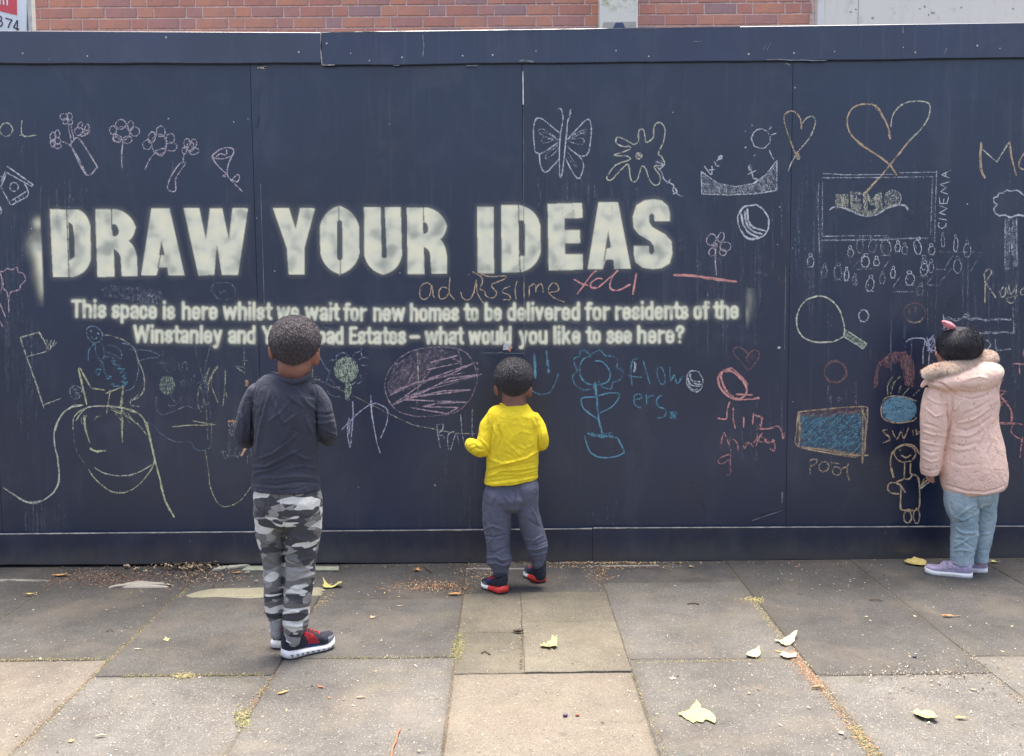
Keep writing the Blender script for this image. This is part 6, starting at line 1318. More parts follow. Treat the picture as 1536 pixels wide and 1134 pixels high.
# ================================================================== the girl
f3 = Fig(G(1442, 862).y)
girl = empty('person', tuple(G(1442, 862)), 'girl in pale pink fur-hooded parka and light jeans at the right-hand end', 'person')
mb = MB(); eo = head_body(mb, f3, 1437, 520, 26, 27, turn=0.55, hd=.088)
ear(mb, f3, 1412, 529, 3.5, 8, .0, -1)
sweep(mb, [f3.n(1437, 535, .01, 17, 18), f3.n(1440, 556, 0, 18, 18)], 18)
sweep(mb, [f3.n(1440, 568, 0, 26, 16), f3.n(1445, 590, 0, 36, 22), f3.n(1452, 640, .01, 32, 24), f3.n(1456, 700, .01, 32, 24), f3.n(1457, 738, .01, 29, 22)], 24)
sweep(mb, [f3.n(1402,590,0,11), f3.n(1400,630,-.01,10), f3.n(1397,670,.0,9), f3.n(1395.5,704,.02,7)], 16)
sweep(mb, [f3.n(1482,590,0,11), f3.n(1488,630,.02,10), f3.n(1484,650,.08,9), f3.n(1474,652,.13,7)], 16)
hand(mb, f3.p(1395, 705, .022), Vector((.10,.25,-.72)), Vector((.55,-.7,.0)), Vector((-.9,-.3,.3)), .82, 0.75, 1)
for pts in ([(1443,745,0,15),(1446,790,0,10),(1444,830,-.006,8),(1446,848,-.006,8)], [(1474,745,.035,13),(1474,790,.038,9),(1470,825,.04,8),(1470,845,.04,8)]):
    sweep(mb, [f3.n(*a) for a in pts], 16)
link('body', fuse(mb, .0042, 3, 'body'), SKIN_L, girl, True); eyes(*eo, girl)
# coat
z5 = lambda s: zp(1360, 460, 5.154, s); z6 = lambda s: zp(1360, 660, 5.154, s)
mb = MB()
sweep(mb, [f3.n(1443,568,.0,34,26), f3.n(1445,578,.0,47,30), f3.n(1447,596,0,49,34), f3.n(1452,620,.002,44,34), f3.n(1455,640,.002,41.5,34), f3.n(1458,668,.004,45,37), f3.n(1460,695,.004,48,40), f3.n(1461,715,.004,48.5,41), f3.n(1461.5,728,.004,46.5,40), f3.n(1462,735,.004,43,37)], 36, 5, (True, True), capk=.12)
sweep(mb, [f3.n(1403,583,-.004,13,18), f3.n(1402,602,-.008,19,20), f3.n(1402,628,-.012,20,20), f3.n(1400,655,-.006,19,18), f3.n(1397.5,680,.0,16.5,17), f3.n(1396,700,.008,14.5,15), f3.n(1395.5,710,.012,13,13.5)], 24, 5, (True, True), capk=.15)
sweep(mb, [f3.n(1484,586,0,12,18), f3.n(1484,610,.01,14,18), f3.n(1480,635,.06,13,14), f3.n(1472,648,.11,12,12), f3.n(1464,650,.15,10,10)], 20, 5)
# hood lying on the shoulders
sweep(mb, [f3.n(1399,574,-.01,8,18), f3.n(1410,571,-.02,13,24), f3.n(1430,569,-.035,18,28), f3.n(1452,567,-.04,24,30), f3.n(1470,563,-.03,25,29), f3.n(1481,558,-.01,18,26), f3.n(1486,555,.01,11,18)], 26, 5)
sweep(mb, [f3.n(1489,552,.0,7,16), f3.n(1492,566,-.005,7.5,18), f3.n(1489,582,-.004,6,18)], 16, 4)
me = fuse(mb, .0034, 3, 'parka')
folds(me, f3.Y, [([(1421,600),(1422,640),(1415,690)],1.3,-7),([(1384,703),(1396,706),(1409,702)],1.0,-3),(z5('180,570 280,600 380,670 420,700'),1.7,-8),(z5('420,695 500,715 600,690 690,620'),1.7,-8),(z5('200,600 300,640 380,700'),2.4,5),(z5('350,700 355,800 340,850'),1.8,-9),(z5('420,740 380,790 360,840'),1.8,6),(z5('345,850 330,950 300,1060'),1.8,-9),(z5('160,700 220,740 310,760'),2,4),(z5('150,790 220,850 290,830'),2,4.5),(z5('130,900 200,920 270,950'),2,-4),(z5('120,960 200,990 300,1000'),2.2,4),(z5('110,1040 190,1060 280,1080'),2,4.5),(z6('110,60 180,100 260,90'),2,-4),(z6('110,130 190,170 260,150'),2,4),
    (z6('110,215 180,245 250,225'),1.4,-4),(z5('360,990 480,1000 560,960'),2.6,5),(z5('380,940 460,960 560,920 660,850'),2.4,-5),(z5('400,900 520,870 640,790'),2.6,5),(z5('450,830 560,780 660,720'),2.6,-4),(z5('360,1060 440,1080 540,1050'),2.4,-4),(z5('640,960 650,1040 620,1120'),2.4,4),(z5('690,900 700,1000 730,1090'),2.2,-3),(z6('320,50 400,80 520,60'),2.6,4),(z6('330,160 420,200 560,190'),3,-3),(z6('290,345 370,365 450,390 600,400 700,380 755,350'),1.4,-6),(z6('300,370 380,390 450,408 600,418 700,398 750,372'),2.2,4),(z5('560,880 600,960 560,1040'),3,4),(z5('470,560 560,540 650,560'),2.6,3),(z5('420,620 520,640 620,600'),2.6,-3)],
    rnd=3.0, rscale=17, seed=21, stretch=(1, 1, .8))
link('parka', me, COAT, girl, True)
mb = MB(); sweep(mb, [f3.n(1383,579,.0,2.2,4), f3.n(1389,573,-.01,4,6), f3.n(1397,571,-.02,4,8)], 12, 4); mb.build('hood_flap', COAT, girl, True)
# fur trim: a soft roll bristling with hairs
trimP = [(1388,562,-.02,7.5),(1396,558.5,-.035,9.5),(1407,555,-.05,11),(1422,553,-.065,11.8),(1438,552,-.07,11.8),(1453,549.5,-.062,11.5),(1466,544,-.045,11),(1476,537,-.025,11.5),(1485,535,.0,9.5),(1489,538,.02,6)]
mb = MB(); sweep(mb, [f3.n(x, y, dy, r * .74, r * .8) for x, y, dy, r in trimP], 18, 5); 
R_scale = .86
C0 = catmull([tuple(f3.p(x, y, dy)) for x, y, dy, r in trimP], 12); R0 = catmull([(r / S(x, y, f3.Y), 0) for x, y, dy, r in trimP], 12)[:, 0]
for _ in range(17000):
    i = random.randrange(1, len(C0) - 1); c = Vector(C0[i]); t = Vector(C0[i+1] - C0[i-1]).normalized()
    v = Vector((random.gauss(0,1), random.gauss(0,1), random.gauss(0,1))); v = (v - t * v.dot(t)).normalized()
    v2 = (v + t * random.uniform(-.5, .9) + Vector((0, 0, -.25))).normalized(); p0 = c + v * (R0[i] * .68) + t * random.uniform(-.003, .003); L = random.uniform(.010, .021); w = .0008
    s_ = v2.cross(Vector((random.gauss(0,1), random.gauss(0,1), random.gauss(0,1)))).normalized() * w
    p1 = p0 + v2 * L * .6 ; p2 = p0 + v2 * L + Vector((0, 0, -L * .3))
    mb.add([p0 - s_, p0 + s_, p1 + s_ * .7, p1 - s_ * .7, p2], [(0,1,2,3), (3,2,4)])
mb.build('fur_trim', FUR, girl, True)
# hair gathered up, with strands
SH = hair_mat('straight_black_hair', (0.010, 0.009, 0.014), (0.032, 0.028, 0.042), 0.5)
mb = MB(); k3 = S(1439, 518, f3.Y); hc = f3.p(1438.5, 517.5)
nn_, mm_ = 64, 40; vs = []
for i in range(mm_ + 1):
    for j in range(nn_):
        th, ph = math.pi*i/mm_, 2*math.pi*j/nn_; u = Vector((math.sin(th)*math.cos(ph), math.sin(th)*math.sin(ph), math.cos(th)))
        zmin = np.interp(u.y / max(1e-6, math.hypot(u.x, u.y)) - .35 * u.x, [-1, -.3, .1, .5, 1], [-1.2, -.95, -.45, .3, .55]); mask = max(0, min(1, (u.z - zmin) / .15 + .5))
        off = -.012 * (1 - mask) + (.0016 * noise.noise(Vector((u.x*22, u.y*22, u.z*5)))) * mask
        vs.append(hc + Vector((u.x * (32/k3 + off), u.y * (.100 + off), u.z * (27.5/k3 + off))))
mb.add(vs, [(i*nn_+j, (i+1)*nn_+j, (i+1)*nn_+(j+1)%nn_, i*nn_+(j+1)%nn_) for i in range(mm_) for j in range(nn_)])
0 and sweep(mb, [f3.n(1412,512,-.02,5,12), f3.n(1424,528,-.05,14,16), f3.n(1440,534,-.06,19,18), f3.n(1456,532,-.05,14,16), f3.n(1466,520,-.02,6,10)], 20, 4)
apex = f3.p(1432, 492, -.02)
for _ in range(5000):
    a = random.uniform(math.pi*.95, math.pi*2.15); e = random.uniform(-.99, .6)
    u = Vector((math.cos(a)*math.sqrt(1-e*e), math.sin(a)*math.sqrt(1-e*e), e)); pts = []
    q0 = hc + Vector((u.x*33.2/k3, u.y*.104, u.z*28.5/k3))
    m_ = 5; s_ = Vector((random.gauss(0,1), random.gauss(0,1), random.gauss(0,1))).normalized() * .0006
    for k in range(m_ + 1):
        t = k / m_ * random.uniform(.35, .6); v = (q0 - hc).lerp(apex - hc, t); uu = Vector((v.x / (33.2/k3), v.y / .104, v.z / (28.5/k3))); uu.normalize()
        pts.append(hc + Vector((uu.x*33.4/k3, uu.y*.1045, uu.z*28.6/k3)) + uu * random.uniform(-.0005, .002))
    vs = []
    for p_ in pts: vs += [p_ - s_, p_ + s_]
    mb.add(vs, [(2*i, 2*i+1, 2*i+3, 2*i+2) for i in range(m_)])
for _ in range(420):      # wisps at the nape and sides
    x = random.uniform(1409, 1470); y = random.uniform(520, 540); p0 = f3.p(x, y, -.055 - .02 * math.cos((x - 1440) / 22)); s_ = Vector((.0005, 0, 0)); L = random.uniform(.008, .022)
    p1 = p0 + Vector((random.uniform(-.003, .003), -.002, -L * .5)); p2 = p1 + Vector((random.uniform(-.004, .004), .002, -L * .5)); mb.add([p0 - s_, p0 + s_, p1 + s_, p1 - s_, p2], [(0,1,2,3), (3,2,4)])
mb.build('hair', SH, girl, True)
PK = cloth_mat('pink_bow_satin', (0.86, 0.30, 0.33), .1, 300); PK2 = cloth_mat('peach_bow_satin', (0.86, 0.50, 0.36), .1, 300)
bow = MB(); sweep(bow, [f3.n(1429,490.5,-.02,3.5,6), f3.n(1423,487.5,-.03,5,9), f3.n(1418.5,484.5,-.03,3.8,9), f3.n(1415.5,482.5,-.03,2,6)], 16, 5)
bo = bow.build('hair_bow', PK, girl, True)
bow = MB(); sweep(bow, [f3.n(1424,488,-.02,3,6), f3.n(1430,485.5,-.03,4,9), f3.n(1438,487,-.03,3.8,9), f3.n(1445,491.5,-.02,2.4,6)], 16, 5); bow.build('bow_loop', PK2, bo, True)
# jeans
mb = MB()
sweep(mb, [f3.n(1456,722,.01,34,32), f3.n(1456,742,.01,37,33), f3.n(1457,752,.01,36,28)], 30, 4, (False, True), capk=.4)
sweep(mb, [f3.n(1443,735,-.002,26,28), f3.n(1443,757,-.002,24.5,27), f3.n(1446,780,.0,18.5,24), f3.n(1446.5,800,.0,18.5,22), f3.n(1444.5,820,-.004,17.5,20), f3.n(1443,836,-.006,16,18)], 24, 5, (True, True), capk=.3)
sweep(mb, [f3.n(1474,735,.03,21,28), f3.n(1475,765,.035,17,25), f3.n(1474,790,.038,15.5,22), f3.n(1471,815,.04,13.5,19), f3.n(1469,832,.04,12,16)], 22, 5, (True, True), capk=.3)
me = fuse(mb, .0034, 3, 'jeans')
folds(me, f3.Y, [(z6('380,610 460,540 530,500'),2.2,7),(z6('360,640 440,640 520,600'),2.2,-6),(z6('370,680 440,720 540,720'),2.2,6),(z6('380,600 440,620 500,590'),2,5),(z6('350,840 420,800 480,760'),2,6),(z6('360,770 430,770 510,830'),2,-6),(z6('350,860 420,850 500,860'),1.8,5),(z6('320,480 340,560 370,600'),2,4),(z6('550,560 600,540 660,560'),2,4),(z6('540,640 600,650 660,620'),2,-4),(z6('530,740 590,730 650,720'),2,5),(z6('545,440 560,520 540,560'),1.8,-7),(z6('520,860 570,850 620,850'),1.6,-4),(z6('540,600 542,700 520,800'),1.6,-6)], rnd=2.6, rscale=24, seed=31)
link('jeans', me, DENIM, girl, True)
for pts in ([(1443,830,-.006,16.2,18),(1443,838,-.006,16.4,18),(1443.2,845,-.006,16,17.6)], [(1469,828,.04,12.4,16),(1469,835,.04,12.4,16),(1469,841,.04,12,15.6)]):
    mb = MB(); sweep(mb, [f3.n(*a) for a in pts], 26, 4, capk=.15); mb.build('turned_up_hem', DENIM, girl, True)
spec3 = dict(sole=WHT, upper=[LIL, LILG, WHT], collar=LIL, sole_h=.020, spring=.004, soleprof=[1.05, 1.0, .95, .98, 1.25], panelf=lambda t, s, c: 1 if t < .34 and s < .5 else 0)
def velcro(root, pt, topf, hwid, zc, hgt):
    for t in (.46, .58):
        mb = MB(); z = zc(t); pts = [(pt(t, -hwid(t)*.98, z - .020), .0085, .0022), (pt(t, -hwid(t)*.80, z - .006), .009, .0025), (pt(t, 0, z + .0028), .009, .0025), (pt(t, hwid(t)*.80, z - .006), .009, .0025), (pt(t, hwid(t)*.98, z - .02), .0085, .0022)]
        d = (pt(1, 0, 0) - pt(0, 0, 0)).normalized()
        sweep(mb, pts, 10, 4, up=Vector((0,0,1)), power=.6); mb.build('strap', LIL, root, True)
    STR = simple('tan_sole_stripe', (0.42,0.32,0.20), .6)
    for sx in (-1, 1):
        mb = MB(); T = np.linspace(.22, .66, 10); vs = []
        for t in T: vs += [pt(t, sx*(hwid(t)+.0033), topf(t)*.58), pt(t, sx*(hwid(t)+.0033), topf(t)*.46)]
        mb.add(vs, [(2*i, 2*i+1, 2*i+3, 2*i+2) for i in range(9)]); mb.build('sole_stripe', STR, root)
hl = G(1459, 866.5); te = G(1394, 859.5); te = hl + (te - hl).normalized() * .196
velcro(*shoe(girl, hl, te, .034, .046, spec3))
hl = G(1481, 858.5); te = hl + Vector((-.185, .055, 0)); velcro(*shoe(girl, hl, te, .033, .046, spec3))
# ================================================================== fallen leaves, twigs, litter
def leaf_mat(name, a, b, spot=(0.20,0.10,0.04)):
    t = NT(name); c = t.coord(); n = t.noise(c, 60, 4, 0.6); s = t.maprange(t.noise(c, 190, 3), 0.6, 0.72)
    col = t.mix(t.math('MULTIPLY', s, 0.5), t.ramp(n, [(0.35, a), (0.65, b)]), spot)
    return t.surf(col, 0.65, t.bump(t.noise(c, 220, 3), 0.5, 0.002), 0.3)
LM = dict(yellow=leaf_mat('leaf_yellow', (0.46,0.36,0.11), (0.58,0.48,0.19)), lime=leaf_mat('leaf_pale_green', (0.40,0.38,0.12), (0.48,0.46,0.17), (0.36,0.34,0.13)), cream=leaf_mat('leaf_cream', (0.42,0.35,0.19), (0.52,0.44,0.27)),
          orange=leaf_mat('leaf_orange', (0.46,0.22,0.08), (0.58,0.32,0.13)), red=leaf_mat('leaf_rust', (0.36,0.11,0.06), (0.46,0.17,0.09)), brown=leaf_mat('leaf_dark_brown', (0.055,0.04,0.028), (0.12,0.09,0.055)), green=leaf_mat('leaf_olive', (0.14,0.155,0.07), (0.26,0.27,0.14)), tan=leaf_mat('leaf_tan', (0.38,0.28,0.16), (0.50,0.39,0.24)), white=leaf_mat('leaf_bleached', (0.48,0.42,0.31), (0.58,0.52,0.40), (0.4,0.33,0.2)))
SHAPES = dict(
 maple=[(0,-.42),(.10,-.30),(.34,-.40),(.30,-.20),(.62,-.16),(.46,0),(.78,.22),(.44,.20),(.42,.40),(.24,.32),(.20,.55),(0,.95),(-.18,.52),(-.26,.34),(-.44,.42),(-.42,.20),(-.80,.20),(-.48,.02),(-.60,-.18),(-.30,-.20),(-.32,-.42),(-.08,-.30)],
 star=[(0,-.35),(.35,-.30),(.95,-.42),(.60,-.02),(.35,.30),(.06,.95),(-.20,.42),(-.50,.28),(-1.0,.05),(-.75,-.10),(-.50,-.35)],
 oval=[(0,-1),(.22,-.75),(.38,-.3),(.40,.1),(.28,.55),(.10,.88),(0,1),(-.12,.85),(-.32,.5),(-.40,.05),(-.34,-.4),(-.18,-.8)],
 ragged=[(0,-.9),(.25,-.7),(.20,-.45),(.50,-.3),(.42,.05),(.60,.3),(.30,.35),(.30,.7),(.05,.95),(-.12,.6),(-.40,.55),(-.32,.2),(-.55,-.05),(-.35,-.35),(-.30,-.7)])
PXO = {
 1047: (980,820,3.61,'235,852 250,872 262,888 300,905 335,930 336,966 315,953 295,943 285,940 270,960 240,955 215,962 190,945 170,938 155,925 135,922 150,908 168,905 190,895 205,888 222,872'),
 1387: (1236,820,3.61,'478,912 488,905 492,896 505,895 515,902 530,905 545,900 575,903 590,912 600,920 605,935 618,945 610,956 595,957 580,948 560,945 540,945 515,938 505,928 495,924 490,915'),
 1183: (980,820,3.61,'655,522 672,514 690,515 710,506 740,497 765,488 780,488 772,505 768,520 740,540 725,541 710,547 695,540 683,535 675,525'),
 824: (720,820,3.61,'316,553 335,545 345,532 360,535 372,523 385,520 392,508 405,515 417,512 422,530 414,545 420,555 400,568 385,560 375,568 360,560 345,560 330,558'),
 1373: (1236,820,3.61,'430,95 450,82 470,80 490,74 510,80 535,85 555,95 553,110 530,108 510,112 490,104 470,103 450,99'),
 498: (240,820,3.61,'880,200 895,212 915,213 940,217 965,208 995,215 985,226 955,224 930,229 915,228 890,234 878,225 884,215'),
 1130: (980,820,3.61,'495,600 510,582 530,575 555,572 575,568 585,590 570,605 545,607 520,606'),
 1180: (980,820,3.61,'683,598 700,580 725,582 745,590 775,588 772,610 745,612 730,617 705,610'),
}
def leaf(x, y, wpx, shape, mat, label, ang=None, curl=.25, fold=0.0, asp=1.0, stem=0.5, lift=0.004, group='fallen leaves on the paving'):
    c = G(x, y); k = S(x, y, c.y); R_ = wpx / k / 2; out = SHAPES[shape]
    ang = random.uniform(0, 6.28) if ang is None else math.radians(ang)
    pts = []
    if x in PXO:
        zx, zy, zs, tx = PXO[x]; q0 = [G(zx + float(a_.split(',')[0]) / zs, zy + float(a_.split(',')[1]) / zs) for a_ in tx.split()]
        cc_ = sum(q0, Vector()) / len(q0); c = cc_; R_ = max((q_ - cc_).length for q_ in q0); out = [((q_.x - cc_.x) / R_, (q_.y - cc_.y) / R_) for q_ in q0]; ang = 0.0; asp = 1.0; fold *= .25
    n = len(out)
    for i in range(n):
        a, b = out[i], out[(i+1) % n]
        for q_ in (0, .5): pts.append((a[0]+(b[0]-a[0])*q_ + random.uniform(-.03,.03), a[1]+(b[1]-a[1])*q_ + random.uniform(-.03,.03)))
    m = len(pts); vs = []; rings = (0.0001, .35, .7, 1.0); sd = random.uniform(0, 50)
    def zf(u, v):
        r2 = u*u + v*v
        return (curl * r2 * .55 + fold * abs(u) * .9 + .16 * (curl + .15) * noise.noise(Vector((u*2.2 + sd, v*2.2, 0)))) * R_
    for rr in rings:
        for (u, v) in pts:
            u, v = u * rr, v * rr * asp; q = Vector((u * R_ * (1 - .45 * fold), v * R_, zf(u, v)))
            vs.append(q)
    zmin = min(v.z for v in vs)
    Rm = Matrix.Rotation(ang, 3, 'Z') @ Matrix.Rotation(random.uniform(-.10, .10), 3, 'X')
    vs = [Rm @ (v - Vector((0, 0, zmin))) for v in vs]; z2 = min(v.z for v in vs); vs = [v - Vector((0, 0, z2 - lift)) for v in vs]
    fs = [(r*m+i, r*m+(i+1)%m, (r+1)*m+(i+1)%m, (r+1)*m+i) for r in range(3) for i in range(m)]
    mb = MB(); mb.add(vs, fs); me = mb.mesh('fallen_leaf'); me.materials.append(LM[mat]); me.polygons.foreach_set('use_smooth', [True]*len(me.polygons))
    o = bpy.data.objects.new('fallen_leaf', me); COL.objects.link(o); o.location = c; tag(o, label, 'leaf', group)
    if stem:
        s0 = Rm @ Vector((0, out[0][1] * R_ * asp * .8, 0)); s0.z = lift + .001; d = (Rm @ Vector((random.uniform(-.3,.3), -1, 0))); d.z = 0; d.normalize()
        mb = MB(); sweep(mb, [(s0, .0009, .0009), (s0 + d*R_*stem*.5 + Vector((0,0,.002)), .0009, .0009), (s0 + d*R_*stem + Vector((0,0,.001)), .0012, .0012)], 6, 3, up=Vector((0,0,1)))
        me2 = mb.mesh('stem'); me2.materials.append(LM['tan']); so = bpy.data.objects.new('stem', me2); COL.objects.link(so); so.parent = o
    return o
leaf(1047, 1074, 56, 'star', 'lime', 'largest leaf, pale yellow-green and star-shaped, flat on grey paving', 8, .16, 0, .72, .15)
leaf(824, 970, 31, 'maple', 'yellow', 'crumpled yellow maple leaf on the buff cracked slab', 100, .45, .3, .9, .8)
leaf(777, 950, 24, 'ragged', 'brown', 'dark curled brown leaf lying on the crack between slab pieces', 80, .6, .6, .8)
leaf(1130, 985, 25, 'ragged', 'cream', 'cream leaf with a dark upturned edge beside the long moss joint', 95, .5, .5, .9)
leaf(1183, 964, 34, 'ragged', 'cream', 'long cream leaf, farthest of the cluster by the rusty joint', 115, .35, .25, .9)
leaf(1180, 986, 27, 'ragged', 'white', 'bleached white leaf, nearest of the cluster by the rusty joint', 70, .3, .2, .8)
leaf(1168, 979, 12, 'oval', 'orange', 'small orange leaf tucked between the cream and white leaves', 60, .3)
leaf(1226, 1034, 20, 'oval', 'tan', 'thin curled tan leaf bridging the rusty diagonal joint', 92, .3, .9, 1, .3)
leaf(1261, 1101, 16, 'maple', 'white', 'small whitish leaf with a stem near the bottom right', 200, .3, .2)
leaf(1387, 1077, 40, 'ragged', 'yellow', 'broad yellow-tan leaf with dark underside, bottom right', 98, .35, .15, .95, .1)
leaf(1441, 1079, 18, 'ragged', 'yellow', 'small yellow leaf right of the broad yellow-tan leaf', 85, .5, .4)
leaf(1421, 926, 20, 'oval', 'orange', 'orange-brown leaf with a pale stem in front of the girl', 80, .5, .5, .9, 1.2)
leaf(1373, 846.5, 36, 'oval', 'yellow', 'long tan-yellow leaf touching the toe of the lilac shoe', 82, .3, .2, .9)
leaf(1492, 844.5, 22, 'maple', 'lime', 'yellow-green leaf just behind the heel of the lilac shoe', 100, .3, .2)
leaf(1224, 838.5, 13, 'maple', 'green', 'little olive leaf against the foot of the hoarding', 70, .5, .3)
leaf(1031, 835, 24, 'ragged', 'green', 'dark olive curled leaf leaning at the foot of the hoarding', 60, .8, .6)
leaf(1037, 851, 12, 'ragged', 'tan', 'small tan leaf below the dark olive leaf', 20, .4)
leaf(1195, 851, 7, 'oval', 'orange', 'tiny orange leaf fragment near the hoarding, right of centre', 80, .3)
leaf(1009, 1019, 15, 'maple', 'white', 'tiny white three-pointed leaf above the largest leaf', 160, .2)
leaf(1213, 1063, 8, 'oval', 'cream', 'small round cream leaf fragment below the rusty joint', 10, .3)
leaf(90, 865, 24, 'oval', 'orange', 'orange-tan leaf by the far left foot of the hoarding', 100, .4, .3)
leaf(44, 894, 18, 'oval', 'yellow', 'small curled yellow leaf at the far left', 88, .5, .7)
leaf(250, 962, 17, 'maple', 'yellow', 'spidery yellow leaf with a dark middle on the left dark slab', 30, .5, .2)
leaf(424, 1041, 19, 'oval', 'orange', 'pale orange leaf in front of the tall boy', 130, .35, .2)
leaf(481, 1032, 12, 'ragged', 'red', 'small rust-red leaf right of the pale orange one', 60, .3)
leaf(107, 1113, 14, 'maple', 'orange', 'washed orange leaf in the bottom left corner area', 30, .1)
leaf(498, 882, 34, 'maple', 'lime', 'long yellow-green leaf just right of the tall boy', 85, .5, .5, .9)
leaf(626, 857, 19, 'maple', 'orange', 'orange leaf near the hoarding between the two boys', 80, .6, .3)
leaf(682, 893, 22, 'oval', 'orange', 'flat orange leaf beside the litter left of the small child', 95, .3, .4)
leaf(559, 927, 15, 'maple', 'tan', 'faded tan leaf between the two boys', 40, .2)
leaf(599, 910, 9, 'oval', 'tan', 'tiny tan leaf scrap above the faded tan leaf', 90, .2)
leaf(356, 861, 16, 'oval', 'orange', 'rusty orange leaf beside the timber offcut', 85, .4, .4)
leaf(205, 976, 12, 'oval', 'white', 'thin white leaf strip on the left dark slab', 92, .2, .7)
leaf(150, 1106, 16, 'oval', 'white', 'pale leaf strip near the bottom left', 95, .1, .7)
leaf(494, 1048, 7, 'oval', 'red', 'tiny red leaf crumb in front of the tall boy', 10, .3)
leaf(1137, 1035, 7, 'ragged', 'red', 'tiny rust crumb below the cream leaves', 10, .6, .5)
leaf(540, 1048, 12, 'oval', 'cream', 'cream leaf sliver in the middle foreground', 86, .2, .6)
leaf(1460, 1036, 9, 'oval', 'tan', 'small tan scrap by the right-hand joint', 60, .4)
# berries
def berry(x, y, r, m, label):
    c = G(x, y); r = r / S(x, y, c.y); mb = MB(); ellipsoid(mb, (0, 0, r*.8), r*1.3, r, r*.8, 12, 8); me = mb.mesh('berry'); me.materials.append(m); me.polygons.foreach_set('use_smooth', [True]*len(me.polygons))
    o = bpy.data.objects.new('fallen_berry', me); COL.objects.link(o); o.location = c; tag(o, label, 'berry', 'fallen berries')
berry(848, 1075, 3.0, simple('berry_purple', (0.06,0.04,0.09), .35), 'dark purple berry on the pale front slab'); berry(866, 1074, 2.6, simple('berry_rust', (0.35,0.12,0.06), .5), 'rust-brown seed beside the purple berry')
berry(1372, 987, 2.6, simple('pebble_dark', (0.05,0.05,0.07), .5), 'dark pebble on the right-hand grey slab')
# twigs
def twig(pts, r, mat, label, name='twig'):
    P = [G(x, y) + Vector((0, 0, .004 + h)) for x, y, h in pts]; root = P[0].copy(); k = S(pts[0][0], pts[0][1], P[0].y)
    mb = MB(); sweep(mb, [(p - root, r / k, r / k) for p in P], 8, 4, up=Vector((0,0,1))); me = mb.mesh(name); me.materials.append(mat)
    o = bpy.data.objects.new(name, me); COL.objects.link(o); o.location = root; return tag(o, label, 'twig', 'twigs on the paving')
twig([(600,1096,0),(596,1105,.004),(594,1115,.002),(589,1126,.004),(587,1142,0)], 1.3, LM['red'], 'long reddish twig in the middle foreground')
twig([(160,948,0),(165,946,.004),(170,948,.003)], .8, LM['brown'], 'short dark twig on the left grey slab')
twig([(1032,907,.0),(1040,906.5,.002),(1048,907.5,.0)], 1.1, LM['brown'], 'short thick black twig right of the buff slab')
twig([(1305,901,0),(1314,900.5,.003),(1323,903,.002)], .9, LM['brown'], 'thin dark twig behind the orange-brown leaf')
twig([(722,981,0),(728,979.5,.002),(735,983,.0)], 1.0, LM['brown'], 'small dark twig on the left piece of the cracked slab')
twig([(392,925,0),(396,922,.003),(400,919,.003)], .7, LM['brown'], 'thin dark twig left of the tall boy')
twig([(624,851,0),(636,851,.005),(641,856,.003),(648,860,.002)], .9, LM['brown'], 'thin bent twig above the orange leaf by the hoarding')
# timber offcuts and bark at the hoarding foot
def offcut(pts, h, mat, label, name='timber_offcut'):
    P = [G(x, y, 0) for x, y in pts]; c = sum(P, Vector()) / len(P); c.z = .002; n = len(P)
    mb = MB(); mb.add([(p.x - c.x, p.y - c.y, 0) for p in P] + [(p.x - c.x, p.y - c.y, h) for p in P], [tuple(range(n, 2*n)), tuple(range(n))[::-1]] + [(i, (i+1)%n, n+(i+1)%n, n+i) for i in range(n)])
    me = mb.mesh(name); me.materials.append(mat); o = bpy.data.objects.new(name, me); COL.objects.link(o); o.location = c; return tag(o, label, 'timber')
PT = simple('weathered_pale_timber', (0.42, 0.40, 0.31), .8, .25, 50)
offcut([(318,857.5),(330,856.5),(375,850.0),(366,849.5),(330,852.5)], .008, PT, 'thin split timber sliver pointing at the tall boy\'s legs')
offcut([(362,857.5),(508,857.0),(508.5,852.0),(372,851.6)], .006, simple('greenish_timber', (0.30,0.31,0.22), .8, .2, 50), 'flat greenish timber strip behind the tall boy\'s legs')
for (x, y, w, a, lab) in [(282,853,20,60,'pale curl of bark leaning on the hoarding foot'),(300,850,18,100,'grey bark flake on top of the leaf heap'),(190,853,20,70,'pale wood chip on the brown litter, left'),(205,857,16,110,'long pale wood chip right of the first chip'),(218,860,13,80,'narrow pale wood chip nearest the slab'),(160,854,12,80,'dark bark flake in the brown litter'),(276,857,18,85,'cream bark strip lying on the leaf heap'),(312,857,16,95,'brown bark flake by the timber sliver'),(372,862,14,80,'white paint flake left of the boy'),(384,875,12,60,'broken white paint flake by the moss patch')]:
    o = leaf(x, y, w, 'ragged', 'tan' if 'pale' in lab or 'cream' in lab else ('white' if 'white' in lab else 'brown'), lab, a, .5, .6, .7, 0, lift=.008, group='bark and wood scraps'); o.name = 'bark_scrap'; o['category'] = 'bark'

